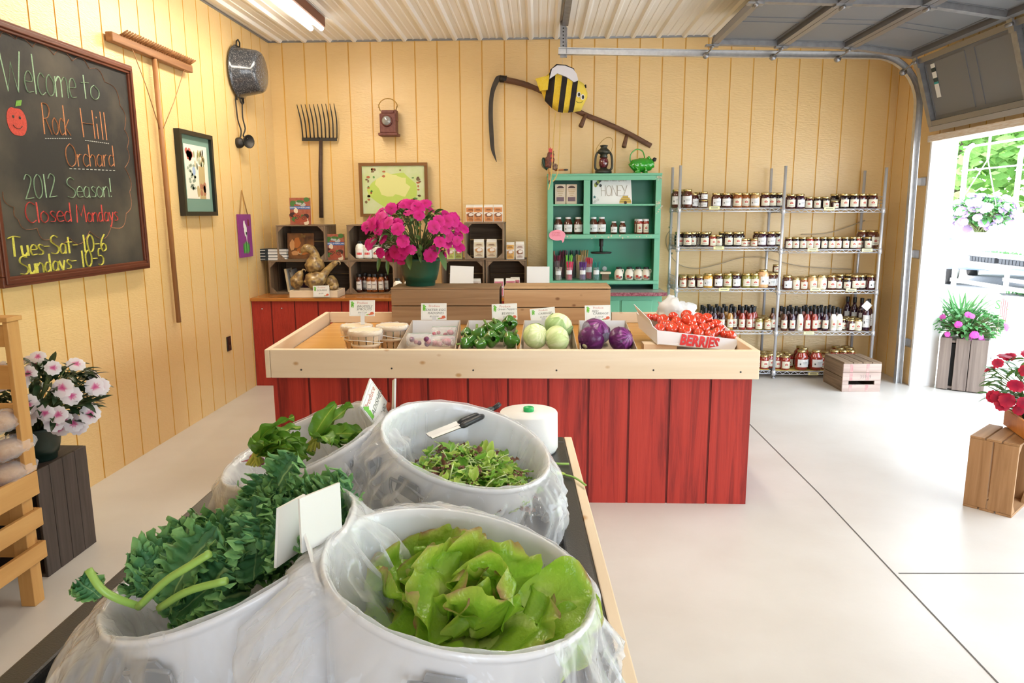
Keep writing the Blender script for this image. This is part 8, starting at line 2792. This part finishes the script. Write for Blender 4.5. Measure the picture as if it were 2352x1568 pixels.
# tongs
t = thing('tongs', 'steel tongs with black grips resting across the salad tub', 'tongs', (-0.173, 1.72, 0.977))
for k, (p0, p1, p2) in enumerate((((-0.265, 1.66, 0.956), (-0.201, 1.74, 0.963), (-0.117, 1.86, 0.97)), ((-0.252, 1.63, 0.96), (-0.194, 1.72, 0.96), (-0.12, 1.84, 0.966)))):
    b = MB()
    b.bar(p0, V(p1).lerp(V(p0), 0.0), 0.014 if k == 0 else 0.009, 0.003, up=(0.2, -0.6, 1))
    arm = b.build('arm', mat('brushed_steel', (0.30, 0.30, 0.30), rough=0.45, metal=0.85), t, world=True)
    b = MB()
    b.tube([p1, V(p1).lerp(V(p2), 0.1), V(p1).lerp(V(p2), 0.9), p2], [0.004, 0.0085, 0.0075, 0.004], 10)
    b.build('grip', mat('black_rubber_grip', (0.02, 0.02, 0.022), rough=0.45), arm, world=True)
b = MB()
b.tube([(-0.121, 1.855, 0.968), (-0.109, 1.87, 0.973), (-0.103, 1.875, 0.978)], [0.006, 0.007, 0.006], 8)
b.build('hinge', M_blk, t, world=True)
# stray leaves on the rim
t = thing('stray_sprout', 'stray sprout with a pale root lying across the black rim', 'sprout', (0.05, 2.02, 0.753))
b = MB()
b.tube(spline([(0.075, 1.935, 0.757), (0.099, 1.916, 0.757), (0.114, 1.89, 0.757), (0.128, 1.858, 0.757)], 4), 0.003, 6)
b.build('stem', M_kst, t, world=True)
b = MB()
leaf(b, (0.078, 1.938, 0.756), (-1, 0.1, 0.15), (0, 0, 1), 0.04, 0.025, 0.3, 0.2, 0.002, 2, 6, 4, 'round')
b.build('leaf', M_sal[0], t, world=True)
t = thing('stray_sprout', 'stray pale stalk on the black rim just behind the other sprout', 'sprout', (0.05, 2.08, 0.753))
b = MB()
b.tube([(0.037, 2.031, 0.757), (0.062, 2.025, 0.757), (0.09, 2.025, 0.757)], 0.0035, 6)
b.build('stalk', M_kst, t, world=True)


# ------------------------------------------------------------------ left side: slatted bread rack, crate, white impatiens
rk = thing('slatted_rack', 'orange pine slatted rack with bread at the left wall, cut by the picture edge', 'rack', (-2.17, 2.1, 0))
M_opx = wood('orange_pine', (0.60, 0.33, 0.11), (0.46, 0.22, 0.06), 0, rough=0.5, knots=(0.28, 0.11, 0.03), grain=14, bump=0.08)
M_opy = wood('orange_pine', (0.60, 0.33, 0.11), (0.46, 0.22, 0.06), 1, rough=0.5, knots=(0.28, 0.11, 0.03), grain=14, bump=0.08)
M_opz = wood('orange_pine', (0.60, 0.33, 0.11), (0.46, 0.22, 0.06), 2, rough=0.5, knots=(0.28, 0.11, 0.03), grain=14, bump=0.08)
def rb_(nm, m, *a):
    b = MB()
    b.box(*a)
    return b.build(nm, m, rk, world=True, bevel=0.003)
for z0, z1 in ((0.43, 0.522), (0.303, 0.374), (0.172, 0.24)):
    rb_('front_slat', M_opy, -1.928, -1.91, 1.5, 2.565, z0, z1)
    rb_('end_slat', M_opx, -2.44, -1.929, 2.547, 2.565, z0, z1)
for y in (1.52, 2.49):
    rb_('post', M_opz, -1.985, -1.929, y, y + 0.056, 0.0, 0.50)
    rb_('post', M_opz, -2.44, -2.385, y, y + 0.056, 0.0, 0.50)
rb_('bin_floor', M_opy, -2.44, -1.93, 1.58, 2.488, 0.43, 0.445)
rb_('upright', M_opz, -1.933, -1.913, 2.51, 2.57, 0.523, 1.10)
rb_('upright', M_opz, -2.44, -2.40, 2.51, 2.57, 0.523, 1.10)
for z0, z1 in ((1.005, 1.085), (0.845, 0.935), (0.70, 0.79), (0.56, 0.645)):
    rb_('panel_slat', M_opx, -2.399, -1.934, 2.535, 2.553, z0, z1)
rb_('top_board', M_opx, -2.44, -1.905, 2.50, 2.58, 1.101, 1.118)
M_loaf = mat('brown_bread_crust', (0.30, 0.13, 0.05), rough=0.7, var=0.8, vscale=18, var2=(0.48, 0.30, 0.16), bump=0.4, bscale=60)
for i, (c, lab) in enumerate((((-1.98, 2.513, 0.729), 'bagged loaf, topmost in the slatted rack'), ((-1.965, 2.511, 0.629), 'bagged loaf in the middle of the bread heap'), ((-1.965, 2.504, 0.537), 'bagged loaf at the bottom of the bread heap'))):
    c = V(c)
    t = thing('bread_loaf', lab + ' by the white impatiens', 'bread', c, 0, 'bagged loaves in the slatted rack')
    b = MB()
    b.ball((0, 0, 0), (0.052, 0.10, 0.034), 18, 10, wob=lambda d: 1 + 0.12 * noise.noise(d * 3 + c * 9))
    b.build('loaf', M_loaf, t)
    b = MB()
    b.ball((0, 0, 0.003), (0.062, 0.12, 0.042), 26, 14, wob=lambda d: 1 + 0.16 * noise.noise(d * 4 + c * 5) + 0.07 * noise.noise(d * 11))
    b.build('plastic', film('bread_bag_film', base=0.05, rough=0.08), t)
dk = thing('dark_crate', 'dark weathered crate standing on end by the left wall under the white impatiens', 'crate', (-2.2, 2.9, 0))
M_dkz = wood('dark_weathered_board', (0.085, 0.062, 0.05), (0.040, 0.028, 0.022), 2, rough=0.7)
M_dky = wood('dark_weathered_board', (0.085, 0.062, 0.05), (0.040, 0.028, 0.022), 1, rough=0.7)
for x in (-2.042, -2.402):
    for k in range(4):
        b = MB()
        b.box(x, x + 0.012, 2.715 + k * 0.0835, 2.715 + (k + 1) * 0.0835 - 0.0035, 0, 0.462)
        b.build('side_board', M_dkz, dk, world=True, bevel=0.002)
for z in (0.0, 0.447):
    b = MB()
    b.box(-2.3895, -2.0425, 2.716, 3.045, z + 0.001, z + 0.015)
    b.build('end_panel', M_dky, dk, world=True)
b = MB()
b.box(-2.3895, -2.0425, 3.032, 3.045, 0.0165, 0.4465)
b.build('bottom_panel', M_dkz, dk, world=True)
M_wpet = ramp_mat('white_pink_petal', [(0.0, (0.62, 0.05, 0.22)), (0.16, (0.70, 0.20, 0.38)), (0.34, (0.82, 0.72, 0.76)), (1.0, (0.84, 0.80, 0.82))], rough=0.5, noise_amt=0.06, trans=0.3, bump=0.0)
M_dleaf = ramp_mat('dark_impatiens_leaf', [(0.0, (0.010, 0.022, 0.010)), (0.6, (0.018, 0.045, 0.016)), (1.0, (0.05, 0.06, 0.03))], rough=0.3, noise_amt=0.2, trans=0.08)
F_wh = flower_mesh('flower_white', 0.033, [M_wpet])
POTK = [(r * 0.68, z * 0.78) for r, z in POT2]
plant('white_impatiens', 'white and pink impatiens in a dark pot on the dark crate by the left wall', 'plant', (-2.115, 2.86, 0.464), (POTK, mat('near_black_plastic', (0.006, 0.018, 0.013), rough=0.35)), M_dleaf, F_wh, 46, (0.235, 0.18, 0.165), (0.06, 0.0, 0.285), 300, 0.085, 12, 1.25)

# ------------------------------------------------------------------ right side: crate, cedar box and red impatiens
M_hx = wood('honey_crate_wood', (0.40, 0.22, 0.10), (0.26, 0.13, 0.05), 0, rough=0.6, c3=(0.34, 0.18, 0.075))
M_hz = wood('honey_crate_wood', (0.40, 0.22, 0.10), (0.26, 0.13, 0.05), 2, rough=0.6, c3=(0.34, 0.18, 0.075))
crate('honey-coloured crate standing on the floor at the right, under the red impatiens', (2.418, 3.519, 0), 0.30, 0.216, 0.372, rz=0.763, mats=(M_hx, M_hz, M_hz), gap=0.008)
a0 = V((2.435, 3.752, 0.374))
a1 = V((2.376, 3.492, 0.374))
dx_ = (a1 - a0).normalized()
dy_ = V((-dx_.y, dx_.x, 0))
t = thing('cedar_box', 'shallow orange cedar box on top of the honey-coloured crate', 'box', a0)
M_ced = wood('orange_cedar', (0.56, 0.22, 0.045), (0.42, 0.14, 0.025), 0, rough=0.45, grain=14, bump=0.05)
R_ = Matrix((dx_, dy_, V((0, 0, 1)))).transposed()
for nm, x0, x1, y0, y1, z0, z1 in (('front_board', 0, 0.36, 0, 0.016, 0.002, 0.088), ('back_board', 0, 0.36, 0.164, 0.18, 0.002, 0.088), ('side_board', 0, 0.016, 0.0165, 0.1635, 0.002, 0.088), ('side_board', 0.344, 0.36, 0.0165, 0.1635, 0.002, 0.088), ('bottom', 0.0165, 0.3435, 0.0165, 0.1635, 0.002, 0.012)):
    b = MB()
    b.obox(a0 + R_ @ V(((x0 + x1) / 2, (y0 + y1) / 2, (z0 + z1) / 2)), ((x1 - x0) / 2, (y1 - y0) / 2, (z1 - z0) / 2), R_)
    b.build(nm, M_ced, t, world=True, bevel=0.003)
M_redp = ramp_mat('crimson_petal', [(0.0, (0.30, 0.0, 0.03)), (1.0, (0.56, 0.012, 0.045))], rough=0.5, noise_amt=0.15, trans=0.3, bump=0.0)
F_red = flower_mesh('flower_red', 0.043, [M_redp])
M_gleaf = ramp_mat('green_impatiens_leaf', [(0.0, (0.03, 0.08, 0.02)), (0.6, (0.06, 0.18, 0.03)), (1.0, (0.20, 0.28, 0.09))], rough=0.35, noise_amt=0.2, trans=0.2)
plant('red_impatiens', 'crimson impatiens in a green pot standing behind the honey-coloured crate', 'plant', (2.60, 3.74, 0.30), (POTK, M_potg), M_gleaf, F_red, 48, (0.27, 0.24, 0.19), (-0.02, -0.02, 0.28), 230, 0.075, 21, 0.9)
st_ = thing('plant_stool', 'low wooden stool holding the red impatiens behind the crate', 'stool', (2.62, 3.72, 0))
b = MB()
b.box(2.50, 2.74, 3.62, 3.84, 0.275, 0.298)
b.build('seat', M_oldx, st_, world=True)
for x in (2.52, 2.72):
    for y in (3.64, 3.82):
        b = MB()
        b.box(x - 0.015, x + 0.015, y - 0.015, y + 0.015, 0, 0.2745)
        b.build('leg', M_oldz, st_, world=True)

# ------------------------------------------------------------------ outside
g = MB()
g.box(3.39, 60, -30, 60, -0.14, -0.02)
struct(g.build('ground_outside', mat('pale_gravel', (0.50, 0.48, 0.46), rough=0.9, var=0.8, vscale=60, var2=(0.34, 0.33, 0.33), bump=0.6, bscale=120)))
g = MB()
g.box(3.392, 4.3, 0.6, 7.0, -0.0195, -0.004)
struct(g.build('concrete_apron', M_conc))
g = MB()
g.box(-1.6, 3.0, -14, -2.66, -0.12, -0.01)
struct(g.build('ground_front', M_conc))
# planter
M_plx = wood('grey_planter_wood', (0.30, 0.24, 0.20), (0.17, 0.13, 0.11), 2, rough=0.75)
pt_ = thing('crate_planter', 'greyish crate planter with trailing green and magenta flowers in the doorway', 'planter', (3.60, 6.12, 0))
pa, pb = V((3.36, 6.09, 0)), V((3.655, 5.90, 0))
ex = (pb - pa).normalized()
ey = V((-ex.y, ex.x, 0))
R_ = Matrix((ex, ey, V((0, 0, 1)))).transposed()
Wp = (pb - pa).length
def pb_(nm, x0, x1, y0, y1, z0, z1, m=M_plx):
    b = MB()
    b.obox(pa + R_ @ V(((x0 + x1) / 2, (y0 + y1) / 2, (z0 + z1) / 2)), ((x1 - x0) / 2, (y1 - y0) / 2, (z1 - z0) / 2), R_)
    b.build(nm, m, pt_, world=True, bevel=0.002)
for x0, x1 in ((0.0, 0.085), (0.115, 0.215), (0.22, Wp - 0.01)):
    pb_('front_slat', x0, x1, 0, 0.012, 0.004, 0.44)
    pb_('back_slat', x0, x1, 0.318, 0.33, 0.004, 0.44)
for y0, y1 in ((0.025, 0.13), (0.16, 0.30)):
    pb_('side_slat', 0.0, 0.012, y0, y1, 0.004, 0.44)
    pb_('side_slat', Wp - 0.012, Wp, y0, y1, 0.004, 0.44, mat('white_planter_slat', (0.75, 0.72, 0.66), rough=0.6))
pb_('gap_filler', 0.03, Wp - 0.03, 0.03, 0.30, 0.031, 0.39, mat('dark_gap_filler', (0.012, 0.012, 0.011), rough=0.8))  # dark box added inside so the gaps between slats read dark
pb_('end_panel', 0.0125, Wp - 0.0125, 0.0125, 0.3175, 0.01, 0.03)
pb_('end_panel', 0.0125, Wp - 0.0125, 0.0125, 0.3175, 0.40, 0.42)
M_vin = ramp_mat('bright_vine_leaf', [(0.0, (0.05, 0.18, 0.05)), (0.6, (0.09, 0.30, 0.08)), (1.0, (0.22, 0.44, 0.18))], rough=0.5, noise_amt=0.25, trans=0.25)
F_pk = flower_mesh('flower_pink', 0.032, [mat('magenta_vinca', (0.62, 0.07, 0.42), rough=0.5)])
plant('planter_flowers', 'bushy green plant with small magenta flowers growing from the crate planter', 'plant', (3.60, 6.14, 0.425), None, M_vin, F_pk, 16, (0.30, 0.26, 0.14), (0.0, 0.0, 0.12), 520, 0.05, 31, 1.0, shape='round')
gr = MB()
r_ = random.Random(4)
for k in range(60):
    a = r_.uniform(0, 6.28)
    leaf(gr, (3.56 + r_.uniform(-.06, .06), 6.16 + r_.uniform(-.05, .05), 0.50), (math.cos(a) * 0.7, math.sin(a) * 0.7, 1.2), (-math.cos(a), -math.sin(a), 0.8), r_.uniform(0.30, 0.46), 0.022, r_.uniform(0.15, 1.1), 0.2, nu=8, nv=2, tf=lambda i, j: 0.35)
go = gr.build('spiky_grass', M_vin)
tag(go, 'spiky grass fountain rising from the middle of the crate planter', 'grass')
fl = thing('small_flag', 'small striped flag on a stick in the crate planter', 'flag', (3.76, 6.0, 0.55))
b = MB()
b.tube([(3.76, 6.0, 0.45), (3.765, 6.0, 0.80)], 0.003, 6)
b.build('stick', M_pinez, fl, world=True)
b = MB()
for k in range(7):
    b.hexa([(3.765 + k * 0.008, 6.0, 0.65 - 0.012 * k), (3.765 + k * 0.008 + 0.008, 6.0, 0.64 - 0.012 * k), (3.765 + k * 0.008 + 0.008, 6.002, 0.64 - 0.012 * k), (3.765 + k * 0.008, 6.002, 0.65 - 0.012 * k), (3.765 + k * 0.008, 6.0, 0.79 - 0.006 * k), (3.765 + k * 0.008 + 0.008, 6.0, 0.785 - 0.006 * k), (3.765 + k * 0.008 + 0.008, 6.002, 0.785 - 0.006 * k), (3.765 + k * 0.008, 6.002, 0.79 - 0.006 * k)], k % 2)
b.build('cloth', [mat('flag_red', (0.55, 0.10, 0.10)), M_white_paint], fl, world=True)
# white pipe bench of plant flats
wb = thing('plant_bench', 'white pipe plant bench with slatted shelves of seedling flats outside the doorway', 'plant stand', (5.2, 8.0, 0))
M_wp = mat('white_pipe_paint', (0.82, 0.82, 0.82), rough=0.4)
BX, BY0, BY1 = 5.0, 6.3, 8.93
for y in (BY1 - 0.03, BY0 + 0.2):
    for x in (BX, BX + 0.62):
        b = MB()
        b.tube([(x, y, -0.02), (x, y, 2.1)] + [(x, y - 0.12 + 0.12 * math.cos(q), 2.1 + 0.12 * math.sin(q)) for q in [0.3, 0.7, 1.1, 1.5]] if y > 8 else [(x, y, -0.02), (x, y, 2.2)], 0.028, 10)
        b.build('post', M_wp, wb, world=True)
for z, hh in ((2.22, 0.02), (1.95, 0.014), (1.33, 0.045), (1.02, 0.05), (0.86, 0.028), (0.68, 0.04), (0.50, 0.04), (0.38, 0.05)):
    for x in (BX, BX + 0.62):
        b = MB()
        b.box(x - 0.018, x + 0.018, BY0, BY1 + 0.02, z - hh, z)
        b.build('rail', M_wp, wb, world=True)
for z in (0.90, 0.52):
    b = MB()
    b.box(BX + 0.019, BX + 0.60, BY0, BY1, z - 0.02, z - 0.005)
    b.build('shelf', M_wp, wb, world=True)
M_flat = mat('black_flat_tray', (0.03, 0.03, 0.035), rough=0.5)
for i, (y, z) in enumerate(((8.55, 0.896), (8.0, 0.896), (7.45, 0.896), (7.9, 0.516), (7.3, 0.516))):
    t = thing('seedling_flat', ['far', 'middle', 'near', 'far', 'near'][i] + ' black seedling flat on the ' + ('upper' if z > 0.8 else 'lower') + ' shelf of the white plant bench', 'plant tray', (BX + 0.25, y, z), 0, 'seedling flats')
    b = MB()
    for k in range(8):
        b.box(-0.16, 0.16, -0.24 + k * 0.06, -0.19 + k * 0.06, 0, 0.065)
    b.box(-0.165, 0.165, -0.25, 0.25, 0.055, 0.07)
    b.build('tray', M_flat, t)
    b = MB()
    r_ = random.Random(i)
    for k in range(120):
        leaf(b, (r_.uniform(-.15, .15), r_.uniform(-.23, .23), 0.07), (r_.uniform(-1, 1), r_.uniform(-1, 1), 1.5), (r_.uniform(-1, 1), r_.uniform(-1, 1), 0.5), 0.06, 0.03, 0.5, nu=3, nv=2)
    b.build('seedlings', M_vin, t)
# hanging basket
hc = V((4.5, 7.63, 1.464))
M_lil = mat('lilac_petals', (0.42, 0.30, 0.60), rough=0.6)
F_lil = flower_mesh('flower_lilac', 0.05, [M_lil])
hbk = plant('hanging_basket', 'hanging basket of lilac flowers outside the doorway', 'plant', (hc.x, hc.y, hc.z - 0.2), None, M_vin, F_lil, 90, (0.31, 0.31, 0.17), (0, 0, 0.2), 420, 0.08, 41, 1.0, front_bias=0.9, shape='round')
b = MB()
for a in (0.5, 2.6, 4.7):
    b.tube([(0.25 * math.cos(a), 0.25 * math.sin(a), 0.2), (0, 0, 0.72)], 0.005, 5)
b.tube([(0, 0, 0.72), (0, 0, 1.2)], 0.012, 6)
b.build('hanger', M_wp, hbk)
# cars
def car(label, loc, rz, col, s=1.0):
    t = thing('car', label, 'car', loc, rz)
    b = MB()
    side = [(-2.1, 0.35), (-2.15, 0.75), (-1.9, 0.92), (-1.2, 0.98), (-0.6, 1.40), (0.75, 1.42), (1.35, 1.0), (2.0, 0.90), (2.15, 0.65), (2.1, 0.35)]
    b.prism(side, 1.6, (0, 0.8, 0), FR_FRONT)
    b.build('body', mat('car_paint_' + col, {'blue': (0.16, 0.24, 0.38), 'silver': (0.45, 0.47, 0.5)}[col], rough=0.2, coat=1.0), t, bevel=0.05)
    b = MB()
    for sy_ in (-0.815, 0.805):
        b.prism([(-1.0, 1.0), (-0.55, 1.33), (0.05, 1.35), (0.05, 1.0)], -0.01, (0, sy_ + 0.0, 0), FR_FRONT)
        b.prism([(0.12, 1.0), (0.12, 1.35), (0.7, 1.34), (1.15, 1.0)], -0.01, (0, sy_, 0), FR_FRONT)
    b.build('windows', mat('car_glass', (0.03, 0.04, 0.05), rough=0.05), t)
    for x in (-1.35, 1.3):
        for y in (-0.8, 0.62):
            b = MB()
            b.cyl((x, y, 0.32), (x, y + 0.19, 0.32), 0.33, n=18)
            w_ = b.build('wheel', M_blk, t)
            b = MB()
            b.cyl((x, y - 0.005, 0.32), (x, y + 0.195, 0.32), 0.19, n=14)
            b.build('hubcap', M_steel, w_)
    return t
p = (9, 15.433, 0.243)
car('blue car parked outside close behind the plant bench', (p[0] + 1.0, p[1] + 0.6, -0.02), 0.9, 'blue')
p = (15, 25.037, 0.839)
car('distant silver car under the trees beyond the plant bench', (p[0], p[1], -0.02), 0.7, 'silver')
# wooded bank
g = MB()
g.hexa([(22, -10, -0.1), (60, -10, -0.1), (60, 70, -0.1), (14, 70, -0.1), (22, -10, 0.0), (60, -10, 6), (60, 70, 6), (14, 70, 0.3)])
struct(g.build('ground_bank', mat('grassy_bank', (0.16, 0.30, 0.07), rough=0.9, var=0.7, vscale=2, var2=(0.26, 0.36, 0.12))))
M_tree = ramp_mat('sunlit_tree_leaf', [(0.0, (0.14, 0.30, 0.07)), (0.5, (0.27, 0.46, 0.13)), (1.0, (0.44, 0.62, 0.24))], rough=0.6, noise_amt=0.3, trans=0.4, bump=0)
for i, (x, y, h, r) in enumerate(((20, 36, 11, 5), (26, 40, 12, 6), (28, 33, 11, 5.5), (30, 28, 12, 6), (17, 44, 12, 6), (33, 45, 14, 7), (24, 30, 5, 2.6))):
    t = thing('tree', ['broad green tree far outside, closest to the doorway edge', 'broad tree behind the hanging basket outside', 'rounded tree outside, right of the hanging basket', 'tall tree outside at the picture edge', 'tall tree at the back of the wooded bank, partly behind the jamb', 'tallest tree at the very back of the wooded bank', 'low bushy tree in front of the wooded bank'][i], 'tree', (x, y, 0), 0, 'trees outside the doorway')
    b = MB()
    b.tube([(0, 0, 0), (0.1, 0, h * 0.4), (0, 0.1, h * 0.8)], [0.3, 0.2, 0.06], 8)
    b.build('trunk', mat('bark', (0.10, 0.07, 0.05), rough=0.9), t)
    r_ = random.Random(i + 60)
    b = MB()
    cl = [V((r_.uniform(-.6, .6) * r, r_.uniform(-.6, .6) * r, h * r_.uniform(0.28, 0.9))) for _ in range(12)]
    for k in range(2600):
        c = r_.choice(cl)
        d = V((r_.gauss(0, 1), r_.gauss(0, 1), r_.gauss(0, 0.8))).normalized() * (r * 0.42)
        n_ = V((r_.uniform(-1, 1), r_.uniform(-1, 1), r_.uniform(-.3, 1)))
        s_ = r_.uniform(0.2, 0.42)
        x_, y_ = perp(n_)
        p = c + d
        tv = r_.random()
        b.add([p - x_ * s_, p - y_ * s_ * 0.6, p + x_ * s_, p + y_ * s_ * 0.6], [(0, 1, 2, 3)], 0, False, [tv] * 4)
    b.build('crown', M_tree, t)
# sign with green letters
c = V((4.75, 7.321, 0.508))
t = thing('white_sign', 'white sign with green letters standing behind the planter outside', 'sign', (c.x, c.y, -0.02))
b = MB()
R_ = frame((0.6, -0.8, 0), (0, 0, 1))
b.obox(c, (0.22, 0.13, 0.008), R_)
b.build('board', M_white_paint, t, world=True)
b = MB()
put_text(b, 'SL', 0.13, c + R_ @ V((-0.13, 0.03, 0.010)), R_)
b.build('lettering', mat('sign_green', (0.05, 0.40, 0.06), rough=0.6), t, world=True)
for s in (-0.18, 0.18):
    b = MB()
    q = c + R_ @ V((s, 0, 0))
    b.tube([(q.x, q.y, -0.02), (q.x, q.y, c.z - 0.131)], 0.012, 6)
    b.build('leg', M_steel, t, world=True)
